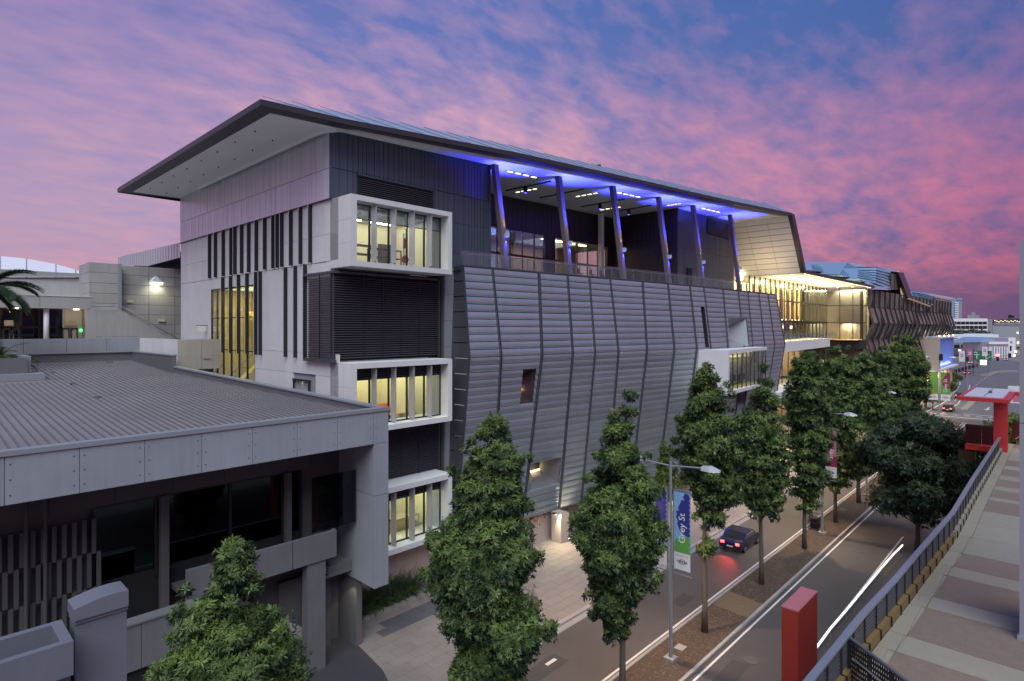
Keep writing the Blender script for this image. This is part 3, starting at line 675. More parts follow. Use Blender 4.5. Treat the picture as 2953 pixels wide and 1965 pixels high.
def zpanel(mb, i, u0, u1, part, r, nr, base):
    v0, v1 = r / nr, (r + 1) / nr; n = len(mb.v)
    for (t, o) in PROF:
        for u in (u0, u1):
            p = surf(i, u, part, v0 + (v1 - v0) * t) + Vector((-.1 * o, -o, .25 * o if part == 'U' else 0)); mb.v.append(tuple(p))
    for k in range(len(PROF) - 1): q = n + 2 * k; mb.f.append((q, q + 1, q + 3, q + 2)[::-1])
OPEN = {}
for r in range(2, 7): OPEN[(1, 'L', r)] = (.56, .90)
for r in range(16, 20): OPEN[(2, 'L', r)] = (.08, .93)
for r in range(4, 12): OPEN[(8, 'U', r)] = (.62, .90)
for cc, (a, b) in {10: (.16, 1.0), 11: (0, .60)}.items():
    for r in range(6, 12): OPEN[(cc, 'U', r)] = (a, b)
for r in range(9, 13): OPEN[(11, 'L', r)] = (.05, .95)
npan = 0
for i in range(15):
    rest = MB()
    for part, nr in (('U', NU), ('L', NL)):
        for r in range(nr):
            if i == 0 and part == 'L' and r >= 17: continue
            spans = [(.035, .965)]
            if (i, part, r) in OPEN:
                a, b = OPEN[(i, part, r)]; spans = [s for s in ((.035, a), (b, .965)) if s[1] - s[0] > .03]
            for (u0, u1) in spans:
                if npan < 296 and i < 8:
                    mb = MB(); zpanel(mb, i, u0, u1, part, r, nr, 0); mb.build('zinc_panel', 'zinc', MBD); npan += 1
                else: zpanel(rest, i, u0, u1, part, r, nr, 0)
    if rest.v: o = rest.build('zinc_panel_field', 'zinc', MBD); o['kind'] = 'stuff'
# battens along the seams
for i in range(16):
    mb = MB(); zc = 17 / 24 if i in (0,) else 1
    for dx in ((-.07, .07) if 0 < i < 15 else (0,)):
        o = Vector((dx, -.10, 0)); bend = C_[i].lerp(B_[i], zc)
        if i in (11,): mb.bar(T[i] + o, T[i].lerp(C_[i], .5) + o, .05, .16, up=(0, 1, 0))
        else: mb.bar(T[i] + o, C_[i] + o, .05, .16, up=(0, 1, 0))
        mb.bar(C_[i] + o, bend + o, .05, .16, up=(0, 1, 0))
    mb.build('batten', 'batten', MBD)
mb = MB()
for i in range(15): 
    mb.prism([T[i] + Vector((0, -.14, 0)), T[i + 1] + Vector((0, -.14, 0)), T[i + 1] + Vector((0, .35, 0)), T[i] + Vector((0, .35, 0))], (0, 0, .10))
mb.build('parapet_capping', 'batten', MBD)
# backing behind the zinc so nothing shows through the joints
mb = MB()
for i in range(15):
    o = Vector((0, .06, 0)); nU = [k for k in range(NU)]
    for part, nr in (('U', NU), ('L', NL)):
        for r in range(nr):
            if i == 0 and part == 'L' and r >= 17: continue
            sp = [(0, 1)]
            if (i, part, r) in OPEN: a, b = OPEN[(i, part, r)]; sp = [(0, a), (b, 1)]
            for u0, u1 in sp: mb.quad(*[surf(i, u, part, v) + o for u, v in ((u0, (r + 1) / nr), (u1, (r + 1) / nr), (u1, r / nr), (u0, r / nr))])
mb.build('facade_backing', 'batten', MBD)
# left return of the zinc
for k in range(14):
    a0 = k / 14; a1 = (k + 1) / 14
    def sd(a): 
        z = ZT - (ZT - 6.64) * a
        return (T[0].lerp(C_[0], (ZT - z) / (ZT - 15.9)) if z > 15.9 else C_[0].lerp(B_[0], (15.9 - z) / 13.3))
    p0, p1 = sd(a0), sd(a1 - .004 / 1)
    MB().quad(p0, p1, (p1.x, 33.43, p1.z), (p0.x, 33.43, p0.z)).build('return_panel', 'batten', MBD)
e = C_[0].lerp(B_[0], 17 / 24); e2 = C_[1].lerp(B_[1], 17 / 24)
MB().quad(e, e2, (e2.x, 34, e.z), (e.x, 34, e.z)).build('facade_underside', 'batten', MBD)
# right return
MB().quad(T[15], C_[15], (C_[15].x, 34.5, C_[15].z), (T[15].x, 34.5, T[15].z)).quad(C_[15], B_[15], (B_[15].x, 34.5, B_[15].z), (C_[15].x, 34.5, C_[15].z)).build('facade_return', 'batten', MBD)
mb = MB()
for i in range(1, 15): mb.quad(B_[i], B_[i + 1], (B_[i + 1].x, 33.6, ZB), (B_[i].x, 33.6, ZB))
mb.build('facade_underside', 'batten', MBD)
# recessed windows
def reveal(name, corners, depth, shrink, m_out, m_in, shift=(0, 0, 0)):
    cs = [Vector(c) for c in corners]; ctr = sum(cs, Vector()) / 4 + Vector(shift)
    inn = [ctr + (c - sum(cs, Vector()) / 4) * shrink + Vector((0, depth, 0)) for c in cs]
    mb = MB()
    for k in range(4): j = (k + 1) % 4; mb.quad(cs[k], cs[j], inn[j], inn[k])
    f = mb.build(name, m_out, MBD); w = MB().quad(*inn).build('window', m_in, f); return inn, w
def oc(i, part, r0, r1, nr, a, b, i2=None):
    i2 = i if i2 is None else i2
    return [surf(i, a, part, r0 / nr), surf(i2, b, part, r0 / nr), surf(i2, b, part, r1 / nr), surf(i, a, part, r1 / nr)]
inn, w = reveal('window_reveal', oc(1, 'L', 2, 7, NL, .56, .90), 1.3, .45, 'brownclad', 'frame', (0, 0, .1))
c = sum(inn, Vector()) / 4; MB().box(c.x - .25, c.x + .25, c.y - .16, c.y - .06, inn[2].z + .02, inn[2].z + .07).build('lamp_strip', 'e_warm', MBD); MB().box(c.x - .1, c.x + .12, c.y - .06, c.y - .03, inn[2].z + .25, inn[2].z + .8).build('lamp_panel', 'e_blue', MBD); point('window_lamp', (c.x, c.y - .3, inn[2].z + .2), 12, (1, .55, .22), .05)
inn, w = reveal('window_reveal', oc(2, 'L', 16, 20, NL, .08, .93), 1.5, .38, 'rooftrim', 'black', (.35, 0, .35))
c = sum(inn, Vector()) / 4; MB().box(inn[3].x + .05, inn[2].x - .05, c.y - .12, c.y - .04, inn[2].z + .0, inn[2].z + .05).build('lamp_strip', 'e_warm', MBD)
point('window_lamp', (c.x, c.y - .3, inn[2].z + .2), 14, (1, .75, .35), .05)
reveal('window_reveal', oc(8, 'U', 4, 12, NU, .62, .90), .9, .9, 'brownclad', 'frame')
inn, w = reveal('window_reveal', oc(10, 'U', 6, 12, NU, .16, .60, 11), 1.9, .42, 'capping', 'e_dim', (.25, 0, -.15))
reveal('window_reveal', oc(11, 'L', 9, 13, NL, .05, .95), 2.4, .5, 'conc_grey', 'glass_dark', (.5, 0, .2))
# projecting meeting room
A = Vector((59.9, 25.6)); Bq = Vector((74.6, 27.0)); z0, z1 = 11.0, 15.72
mr = MB()
def pr(p, q, r_, s_, za_, zb_): mr.prism([(*p, za_), (*q, za_), (*r_, za_), (*s_, za_)], (0, 0, zb_ - za_))
d = (Bq - A).normalized(); n = Vector((-d.y, d.x))
Ab, Bb = Vector((59.0, 31)), Vector((74.6, 31))
pr(A, Bq, Bb, Ab, z1 - .38, z1); pr(A, Bq, Bb, Ab, z0, z0 + .4); pr(A, A + d * .35, Ab + Vector((.35, 0)), Ab, z0 + .4, z1 - .38)
o = mr.build('projecting_room', 'concrete', MBD); o['label'] = 'concrete framed meeting room jutting out of the zinc'
gl = MB(); A2, B2 = A + n * .12 + d * .35, Bq + n * .12
for k in range(10): q = A2.lerp(B2, k / 9); gl.box(q.x - .035, q.x + .035, q.y, q.y + .1, z0 + .4, z1 - .38)
wf = gl.build('window', 'mullion', MBD)
for k in range(9):
    a, b = A2.lerp(B2, (k + .03) / 9), A2.lerp(B2, (k + .97) / 9); MB().quad((a.x, a.y + .05, z0 + .4), (b.x, b.y + .05, z0 + .4), (b.x, b.y + .05, z1 - .38), (a.x, a.y + .05, z1 - .38)).build('pane', 'glass_warm', wf)
MB().quad((74.55, 27.1, z0 + .4), (74.55, 30.9, z0 + .4), (74.55, 30.9, z1 - .38), (74.55, 27.1, z1 - .38)).build('pane', 'glass_warm', wf)
bx('room_back_wall', 59.5, 74.5, 33.0, 33.1, z0, z1, 'white_room', MBD); bx('room_floor', 60.3, 74.5, 26.6, 33, z0 + .41, z0 + .45, 'roomfloor', MBD)
bx('room_screen', 65, 69.5, 32.85, 32.95, 13.0, 15.0, 'frame', MBD)
tb = thing('meeting_table', 'long meeting table inside the projecting concrete room', 'table', (66, 29.5, z0 + .45)); bx('tabletop', 62.5, 71, 29, 30.6, 12.15, 12.22, 'wood', tb); bx('pedestal', 64, 64.6, 29.5, 30.1, z0 + .45, 12.15, 'frame', tb); bx('pedestal', 69, 69.6, 29.5, 30.1, z0 + .45, 12.15, 'frame', tb)
ch0 = thing('office_chair', 'dark office chair along the meeting table', 'chair', (63, 28.3, z0 + .45), 'chairs at the meeting table')
bx('seat', 62.75, 63.25, 28.05, 28.55, 11.9, 11.98, 'frame', ch0); bx('backrest', 62.75, 63.25, 28.0, 28.06, 12.0, 12.6, 'frame', ch0); bx('leg', 62.97, 63.03, 28.27, 28.33, 11.5, 11.9, 'frame', ch0); bx('base', 62.75, 63.25, 28.05, 28.55, 11.45, 11.5, 'frame', ch0)
ch0['label'] = 'dark office chair at the meeting table, leftmost one'
for k in range(1, 6): c = copy_tree(ch0); c.location.x += k * 1.4; c['label'] = 'dark office chair at the meeting table, %s from the left' % ['second', 'third', 'fourth', 'fifth', 'sixth'][k - 1]
area('meeting_light', (67, 29.8, 15.25), (67, 29.8, 0), 12, 4.5, 1500, (1.0, .88, .42))
# ground level behind the zinc: wall panels with leaf print, columns, doors
x = 30.7
while x < 84: bx('base_panel', x, x + 2.1, 32.2, 32.4, 0.1, ZB, 'ground_wall', MBD); x += 2.13
random.seed(5)
leafc = [mat('leaf_print_a', (.45, .16, .03), .7), mat('leaf_print_b', (.30, .22, .05), .7), mat('leaf_print_c', (.40, .06, .03), .7)]
for k, lm in enumerate(leafc):
    lp = MB()
    for j in range(60):
        x = 31 + abs(random.gauss(0, 1)) * 7; z = ZB - .05 - abs(random.gauss(0, .45)) - .1; a = random.uniform(0, 3.1); l = random.uniform(.1, .2)
        z = max(z, .5); lp.quad(*[(x + l * math.cos(a + q) * (1 if q in (0, 3.14) else .45), 32.19, z + l * math.sin(a + q) * (1 if q in (0, 3.14) else .45)) for q in (0, 1.57, 3.14, 4.71)])
    o = lp.build('leaf_print', lm, MBD); o['kind'] = 'stuff'
for x in (38.1, 47, 57, 68, 80):
    MB().prism([(x, 30.5, 0.1), (x + .8, 30.3, 0.1), (x + .9, 31.4, 0.1), (x, 31.5, 0.1)], (0, 0, ZB - .1)).build('column', 'ground_wall', MBD)
    lf = bx('ground_lamp', x + 1.02, x + 1.2, 30.4, 30.6, .13, .25, 'frame', MBD); bx('lens', x + 1.04, x + 1.18, 30.42, 30.58, .251, .256, 'e_warm', lf)
    spot('wall_washer', (x + 1.3, 30.1, .3), (x + 1.5, 31.9, 9), 2200, (1.0, .84, .55), 60, .8, .05)
for x in (38, 47.5, 57, 66.5, 76, 86, 97, 108, 120):
    l = bx('soffit_lamp', x - .3, x + .3, 30.9, 31.2, ZB - .06, ZB - .005, 'frame', MBD); bx('lens', x - .26, x + .26, 30.94, 31.16, ZB - .066, ZB - .062, 'e_white', l)
    area('pavement_light', (x, 30.6, ZB - .15), (x, 27.5, 0), 1.2, .3, 420 if x < 60 else 500, (1.0, .78, .48))

# ---- roof terrace (z 22.4) behind the zinc
TF = 22.35
mb = MB(); pts = [(28.8, 34.4)] + [(28.8, 32.6)] + [(T[i].x, T[i].y + .1) for i in range(16)] + [(T[15].x, 42), (33.8, 42)]
mb.quad(*[(p[0], p[1], TF) for p in pts]).build('terrace_floor', 'roomfloor', MBD)
def boards(xa, ya, xb, yb, z0, zt, m, step=.55, off=(0, -.02)):
    a = Vector((xa, ya)); b = Vector((xb, yb)); n = max(1, int((b - a).length / step)); nn = Vector(((b - a).y, -(b - a).x)).normalized()
    for k in range(n):
        p, q = a.lerp(b, (k + .02) / n), a.lerp(b, (k + .98) / n); o = nn * random.uniform(.0, .015)
        for (u0, u1) in z0:
            MB().prism([(p.x + o.x, p.y + o.y, u0), (q.x + o.x, q.y + o.y, u0), (q.x - nn.x * .08, q.y - nn.y * .08, u0), (p.x - nn.x * .08, p.y - nn.y * .08, u0)], (0, 0, (u1 or zt(q.x)) - u0)).build('cladding_board', m, MBD)
bx('wall_core', 33.5, 33.75, 34.5, 42.3, TF, 31.8, 'brownclad', MBD)
# back wall with its two windows
W1 = (pY(1395, 700, 42).x, pY(1574, 700, 42).x); W2 = (pY(1600, 700, 42).x, pY(1752, 700, 42).x)
bx('wall_core', 33.5, 64, 42.1, 42.4, 28.4, 32.4, 'brownclad', MBD)
for a, b in ((33.5, W1[0]), (W1[1], W2[0]), (W2[1], 64)): bx('wall_core', a, b, 42.1, 42.4, TF, 28.4, 'brownclad', MBD)
boards(33.8, 42.08, 63, 42.08, [(28.42, None)], lambda x: zs(x) + .1, 'brownclad', .7)
bx('transom_band', 33.8, 63, 42.0, 42.09, 25.55, 25.8, 'frame', MBD)
for (a, b), gm in ((W1, 'glass_sky'), (W2, 'glass_warm')):
    fr = MB(); n = 5
    for k in range(n + 1): x = a + (b - a) * k / n; fr.box(x - .05, x + .05, 41.98, 42.1, TF, 28.4)
    for z in (25.6, 28.35): fr.box(a, b, 41.99, 42.1, z - .05, z + .05)
    wf = fr.build('window', 'frame', MBD)
    for k in range(n):
        x = a + (b - a) * k / n
        for z0_, z1_ in ((TF, 25.5), (25.7, 28.3)): bx('pane', x + .05, x + (b - a) / n - .05, 42.04, 42.05, z0_, z1_, gm, wf)
bx('foyer_back_wall', W2[0] - 1, W2[1] + 4, 50, 50.1, TF, 30, 'timber_wall', MBD); bx('foyer_back_wall', W1[0], W2[0] - 1, 50, 50.1, TF, 30, 'white', MBD); bx('foyer_ceiling', W1[0], W2[1] + 4, 42.4, 50, 28.6, 28.7, 'white_room', MBD)
area('foyer_light', (W1[0] + 3, 46, 28.5), (W1[0] + 3, 46, 0), 6, 5, 700, (.62, .74, 1.0)); area('foyer_light', (W2[0] + 4, 46, 28.5), (W2[0] + 4, 46, 0), 8, 5, 500, (1, .85, .5))
for k in range(4): bx('foyer_lamp', W2[0] + 1 + k * 2.4, W2[0] + 2.2 + k * 2.4, 44.5, 44.9, 28.5, 28.56, 'e_warm', MBD)
bx('column', 58.4, 58.9, 40.5, 41, TF, 31.9, 'white', MBD)
# wall coming forward, then the front volume with its grille
bx('wall_core', 63.05, 63.4, 33.2, 42.2, TF, 32.4, 'brownclad', MBD); bx('wall_core', 63.1, 79.5, 33.25, 33.5, TF, 32.8, 'brownclad', MBD)
boards(63.0, 42.0, 63.0, 33.0, [(TF, 27.6), (27.63, None)], lambda x: zs(x) + .1, 'brownclad', .6); boards(63.0, 33.15, 79.3, 33.15, [(TF, 27.6), (27.63, None)], lambda x: zs(x) + .1, 'darkclad', .55)
gx0, gx1 = pY(2041, 650, 33).x, pY(2103, 650, 33).x
for k in range(11): bx('slat', gx0, gx1, 32.98, 33.08, 30.1 + k * .17, 30.18 + k * .17, 'louvre', MBD)
bx('louvre_backing', gx0, gx1, 33.08, 33.1, 30.0, 32.0, 'louvre_back', MBD)
bx('door', 65.5, 66.7, 33.0, 33.1, TF, 25.3, 'black', MBD)
# leaning columns with wall lamps, up: warm, down: blue
cols = [(1426.5, 34.1), (1610, 33.1), (1766, 32.0), (1898.5, 31.5), (1998, 31.1), (2105, 31.0)]
for px, yv in cols:
    q = pY(px, 500, yv); x = q.x; zt = zs(x) + .05
    mb = MB(); w, dd, ln = .50, .42, 1.25
    mb.prism([(x - w / 2, yv - dd / 2, zt), (x + w / 2, yv - dd / 2, zt), (x + w / 2, yv + dd / 2, zt), (x - w / 2, yv + dd / 2, zt)], (0.1, -ln, TF - zt))
    c = mb.build('leaning_column', 'colpaint', MBD)
    zl = 25.6; t = (zt - zl) / (zt - TF); lx, ly = x + .1 * t, yv - ln * t - dd / 2
    lamp = bx('wall_lamp', lx + .02, lx + .30, ly - .32, ly - .01, zl - .18, zl + .14, 'lampgrey', c)
    bx('lens', lx + .06, lx + .28, ly - .28, ly - .05, zl - .19, zl - .181, 'e_blue', lamp)
    spot('column_uplight', (lx + .15, ly - .12, zl + .3), (lx + .1, ly + .62, zl + 3.2), 420, (1.0, .66, .36), 40, .8, .03)
    spot('column_downlight', (lx + .15, ly - .14, zl - .35), (lx + .2, ly - .25, zl - 3), 1100, (.03, .04, 1.0), 60, .7, .03)
    spot('blue_flood', (lx + .3, ly - .5, zl + .5), (x + 1.2, yv - .7, zt), 13000, (.035, .05, 1.0), 66, 1.0, .1)
    spot('blue_flood', (lx - .2, ly - .5, zl + .8), (x - 3.2, yv + .1, zt), 9000 if px > 1500 else 1600, (.015, .02, 1.0), 52, .9, .1)
# ---- terrace balustrade on the parapet
line_pts = [Vector((29.1, 34.2, 0)), Vector((29.15, T[0].y + .25, 0))] + [Vector((T[i].x, T[i].y + .25, 0)) for i in range(1, 16)]
bal = thing('terrace_balustrade', 'frameless glass balustrade with steel rail along the top of the zinc front', 'balustrade', (29.1, 33, ZT))
acc = []; 
for a, b in zip(line_pts, line_pts[1:]):
    n = max(1, round((b - a).length / 1.7))
    for k in range(n): acc.append((a.lerp(b, k / n), a.lerp(b, (k + 1) / n)))
rl = MB(); ZP = ZT + .1
for a, b in acc:
    d_ = (b - a).normalized(); MB().quad((*(a + d_ * .02).xy, ZP), (*(b - d_ * .02).xy, ZP), (*(b - d_ * .02).xy, ZP + 1.05), (*(a + d_ * .02).xy, ZP + 1.05)).build('glass_panel', 'glass_bal', bal)
    m_ = a.lerp(b, .5); MB().bar((m_.x, m_.y + .12, ZP - .1), (m_.x, m_.y + .12, ZP + .92), .05, .05).build('post', 'steel', bal)
    rl.bar((a.x, a.y + .12, ZP + .92), (b.x, b.y + .12, ZP + .92), .05, .05); rl.bar((a.x, a.y, ZP + 1.055), (b.x, b.y, ZP + 1.055), .03, .02)
rl.build('handrail', 'steel', bal)
ch0 = thing('terrace_chair', 'dark chair out on the roof terrace behind the balustrade', 'chair', (45, 33.6, TF), 'chairs on the roof terrace')
bx('seat', 44.8, 45.2, 33.4, 33.8, TF + .85, TF + .9, 'frame', ch0); bx('backrest', 44.8, 45.2, 33.8, 33.85, TF + .9, TF + 1.4, 'frame', ch0); bx('leg', 44.97, 45.03, 33.57, 33.63, TF, TF + .85, 'frame', ch0)
nm = ['second', 'third', 'fourth', 'fifth', 'sixth', 'seventh', 'eighth', 'last']
ch0['label'] = 'dark terrace chair nearest the first leaning columns'
for k in range(1, 9): c = copy_tree(ch0); c.location.x += k * 1.7 + .4 * math.sin(k * 3); c.location.y = 33.6 - k * .12; c['label'] = 'dark terrace chair behind the glass, %s from the left' % nm[k - 1]

# ---- roof: soffit, fascia, metal edge
ex = [14.4, 19.3, 26, 34, 42, 50, 58, 66, 73, 80.2]
yfr = lambda x: 33.3 - 7.5 * (x - 14.4) / 65.8
mb = MB(); dk = MB(); fa = MB(); top = MB()
for a, b in zip(ex, ex[1:]):
    za_, zb_ = zs(a), zs(b); ia = max(a, 15.3)
    mb.quad((ia, 63.3, zs(ia)), (b, 63.3, zb_), (b, yfr(b) + .95, zb_), (ia, yfr(ia) + .95, zs(ia)))
    dk.quad((a, yfr(a) + .96, za_ - .03), (b, yfr(b) + .96, zb_ - .03), (b, yfr(b), zb_ - .03), (a, yfr(a), za_ - .03))
    fa.prism([(a, yfr(a), za_ - .03), (b, yfr(b), zb_ - .03), (b, yfr(b), zb_ + .30), (a, yfr(a), za_ + .30)], (0, .06, 0))
    oa, ob = min(1, (a - 14.4) / 7), min(1, (b - 14.4) / 7)
    top.quad((a, yfr(a) - .02, za_ + .31), (b, yfr(b) - .02, zb_ + .31), (b, yfr(b) + 2.4 * ob, zb_ + .31 + 1.35 * ob), (a, yfr(a) + 2.4 * oa, za_ + .31 + 1.35 * oa))
    top.quad((a, yfr(a) + 2.4 * oa, za_ + .31 + 1.35 * oa), (b, yfr(b) + 2.4 * ob, zb_ + .31 + 1.35 * ob), (b, 64.3, zb_ + .4), (a, 64.3, za_ + .4))
dk.quad((14.4, 64.3, 30.72), (14.4, 33.3, 30.72), (15.3, 33.3 + .8, 30.74), (15.3, 64.3, 30.74)); dk.quad((14.4, 64.3, 30.72), (80, 64.3, 32.6), (80, 63.3, 32.6), (14.4, 63.3, 30.74))
fa.box(14.33, 14.4, 33.3, 64.3, 30.70, 31.06); fa.box(14.4, 80, 64.3, 64.36, 30.7, 31.1)
mb.build('soffit', 'soffit', MBD); dk.build('soffit_edge', 'fascia', MBD); fa.build('fascia', 'fascia', MBD); top.build('roof_sheet', 'roofmetal', MBD)
rb = None
for k in range(58):
    x = 17 + k * 2.0
    if x > 79.5: break
    ob = min(1, (x - 14.4) / 7); z = zs(x) + .31; x2 = max(14.6, x - 2.2)
    MB().bar((x, yfr(x) - .02, z + .03), (x2, yfr(x2) + 2.4 * ob, zs(x2) + .34 + 1.35 * ob), .05, .012).build('roof_rib', 'fascia', MBD)
# hung track following the edge
tp = [(19.0, 57.3), (18.95, 36.2), (19.05, 34.9), (19.5, 33.9), (20.6, 33.35), (25.1, 33.0), (31.3, 32.4), (40.2, 31.4), (50, 30.3), (60, 29.1), (70, 27.8), (79.4, 26.5)]
tr = MB()
for a, b in zip(tp, tp[1:]): tr.bar((*a, zs(a[0]) - .10), (*b, zs(b[0]) - .10), .10, .22)
tr.build('eave_track', 'soffit', MBD); tr = MB()
for k in range(30):
    t = k / 29; x = 22 + 56 * t; y_ = float(np.interp(x, [p[0] for p in tp[4:]], [p[1] for p in tp[4:]])); tr.box(x, x + .09, y_ + .12, y_ + .3, zs(x) - .14, zs(x))
tr.build('track_bracket', 'frame', MBD)
for px in range(8):
    for ro in range(2):
        bx('soffit_sprinkler', 16 + ro * 1.6, 16.06 + ro * 1.6, 38 + px * 3.2 + ro, 38.06 + px * 3.2 + ro, 30.68, 30.8, 'frame', MBD)
# recessed light slots and tracks in the terrace soffit
def soff(px, py):
    z = 31.7
    for _ in range(6): q = pZ(px, py, z); z = zs(q.x)
    return q
S5 = lambda x, y: (1200 + .5091 * x, 380 + .5091 * y)
for (a, b), k in ((((510, 220), (690, 262)), 1), (((562, 344), (690, 321)), 1), (((903, 368), (1035, 345)), 1), (((1040, 443), (1165, 425)), 1), (((1135, 342), (1275, 372)), 1), (((1420, 418), (1505, 405)), 1), (((1615, 432), (1725, 458)), 1),
               (((507, 331), (765, 278)), 0), (((700, 373), (950, 323)), 0), (((935, 423), (1180, 380)), 0), (((1105, 455), (1330, 416)), 0)):
    p, q = soff(*S5(*a)), soff(*S5(*b))
    if k:
        mb = MB(); mb.bar(p - Vector((0, 0, .01)), q - Vector((0, 0, .01)), .42, .02); tl = mb.build('light_slot', 'frame', MBD); n = 4
        for j in range(n):
            u0, u1 = (j + .15) / n, (j + .75) / n; MB().bar(p.lerp(q, u0) - Vector((0, 0, .03)), p.lerp(q, u1) - Vector((0, 0, .03)), .2, .02).build('lens', 'e_soft', tl)
    else:
        MB().bar(p - Vector((0, 0, .05)), q - Vector((0, 0, .05)), .12, .1).build('light_track', 'frame', MBD)
        c = p.lerp(q, .45); lm = MB().box(c.x - .15, c.x + .15, c.y - .15, c.y + .15, c.z - .65, c.z - .1).build('stage_lamp', 'frame', MBD); bx('lens', c.x - .1, c.x + .1, c.y - .1, c.y + .1, c.z - .67, c.z - .655, 'e_blue', lm)
ant = thing('roof_antenna', 'small mast standing on the roof edge above the terrace', 'antenna', (49, 31, 33)); q = pY(1727, 490, 32.2); MB().tube([(q.x, 32.2, 32.6), (q.x, 32.2, q.z + .35)], .05, 6).build('mast', 'frame', ant); MB().tube([(q.x, 32.2, q.z + .3), (q.x, 32.2, q.z + .45)], .2, 8).build('cap', 'frame', ant)

# ---- end fold and lower canopy with lit soffit
FX0, FX1, ZL = 80.0, 84.9, 25.6; yf = 25.8
sec = [(FX0, zs(80.2) - .03), (FX0 + .95, zs(80.2) + .3), (FX1 + .95, ZL + .05), (FX1, ZL - .02)]
MB().prism([(x, yf, z) for x, z in sec], (0, 9.0, 0)).build('roof_fold', 'fascia', MBD)
for r_ in range(10):
    for c_ in range(3):
        z0_, z1_ = r_ / 10 + .004, (r_ + 1) / 10 - .004; y0_, y1_ = yf + .5 + c_ * 2.8, yf + .5 + (c_ + 1) * 2.8 - .03
        P = lambda t, o=0: (FX0 + (FX1 - FX0) * t - .03 - o, zs(80.2) + (ZL - zs(80.2)) * t)
        (xa_, za_), (xb_, zb_) = P(z0_), P(z1_); MB().prism([(xa_, y0_, za_), (xa_, y1_, za_), (xb_, y1_, zb_), (xb_, y0_, zb_)], (-.03, 0, -.02)).build('soffit_panel', 'soffit', MBD)
XE = 124.4
bx('canopy_soffit', FX1, XE, yf + .3, 40, ZL, ZL + .06, 'soffit', MBD); bx('canopy_fascia', FX1, XE + .5, yf - .05, yf + .25, ZL - .08, ZL + .30, 'fascia', MBD)
for k in range(24):
    x = FX1 + 1 + k * 1.6; bx('track_lamp', x, x + .9, yf + .28, yf + .36, ZL - .11, ZL - .03, 'e_soft', MBD)
MB().quad((FX1 + .9, yf - .04, ZL + .31), (XE + .5, yf - .04, ZL + .31), (XE + .5, yf + 4, ZL + 1.0), (FX1 + .9, yf + 4, ZL + 1.3)).build('canopy_roof', 'roofmetal', MBD)
for k in range(10):
    for j in range(2): bx('downlight', 87.5 + k * 3.6, 87.75 + k * 3.6, 28.2 + j * 2.4, 28.45 + j * 2.4, ZL - .012, ZL - .004, 'e_white', MBD)
area('canopy_fill', (103, 30, 22.7), (103, 29.6, 30), 30, 3, 1500, (1.0, .78, .38), spread=150)  # unseen fill light, added to brighten the canopy soffit from below
area('fold_glow', (80.5, 30, 23.5), (84, 30, 30), 4, 3, 120, (1.0, .74, .38), spread=130)
# atrium glazing
AY = 32.9; at = MB()
for k in range(19): x = 84.0 + k * 2.06; at.box(x - .05, x + .05, AY - .1, AY + .06, 14.6, ZL)
for z in (16.3, 19.2, 22.4): at.box(83.5, 121.3, AY - .1, AY + .1, z - .12, z + .12)
af = at.build('atrium_glazing', 'mullion', MBD)
for k in range(18):
    x = 84.0 + k * 2.06
    for z0_, z1_ in ((16.45, 19.05), (19.35, 22.25), (22.55, 25.6)): bx('pane', x + .06, x + 2.0, AY - .02, AY, z0_, z1_, 'glass_warm', af)
bx('atrium_back_wall', 80, 124, 41.5, 41.7, 14, 26, 'white_room', MBD); bx('atrium_floor', 80, 124, AY, 41.5, 16.0, 16.15, 'timber_wall', MBD); bx('atrium_gallery', 80, 121.2, AY + .3, 41.5, 18.95, 19.4, 'conc_dark', MBD)
random.seed(2)
for k in range(30):
    x = 82 + k * 1.32; bx('timber_slat', x, x + random.uniform(.3, .6), 37.0, 37.3, 19.5, 25.3, 'mullion' if k % 2 else 'timber_wall', MBD)
for k in range(12): bx('ceiling_lamp', 84 + k * 3.1, 84.7 + k * 3.1, 34 + (k % 3) * 1.3, 34.7 + (k % 3) * 1.3, ZL - .14, ZL - .05, 'e_warm', MBD)
for k in range(9): bx('dark_doorway', 84 + k * 3.9, 86.2 + k * 3.9, 36.5, 36.6, 16.2, 18.6, 'black', MBD)
for k in range(7): bx('door_lamp', 84.3 + k * 4.6, 85.3 + k * 4.6, 36.35, 36.45, 18.0, 18.5, 'e_sign', MBD)
for px, yv, z0_, z1_ in ((2178, 35, 22.6, 25), (2243, 35, 20.0, 24.2), (2302, 35, 20.3, 23.7), (2408, 33.5, 23.4, 25.2), (2431, 33.5, 23.4, 25.2)):
    q = pY(px, 900, yv); l = thing('hanging_tube_lamp', 'x', 'lamp', (q.x, yv, z1_)); tp_ = {2178: 'behind the end of the terrace balustrade', 2243: 'nearest the zinc front', 2302: 'in the middle of the atrium glass', 2408: 'left one of the pair in the glass corner bay', 2431: 'right one of the pair in the glass corner bay'}[px]
    l['label'] = 'red neon tube hanging ' + tp_; l['group'] = 'red neon tubes hanging in the atrium'; MB().tube([(q.x, yv, z0_), (q.x, yv, z1_)], .11, 8).build('tube', 'e_redneon', l); MB().tube([(q.x, yv, z1_), (q.x, yv, 25.5)], .015, 5).build('cord', 'mullion', l)
area('atrium_light', (102, 35.2, 25.2), (102, 36, 0), 34, 4, 19000, (1.0, .82, .40)); area('atrium_light', (102, 34.5, 18.8), (102, 36.5, 14), 34, 2, 4500, (1.0, .76, .36))
for k in range(22): x = 82.5 + k * 1.76; bx('floor_lamp', x, x + .18, 36.7, 36.9, 19.45, 19.6, 'e_warm', MBD)
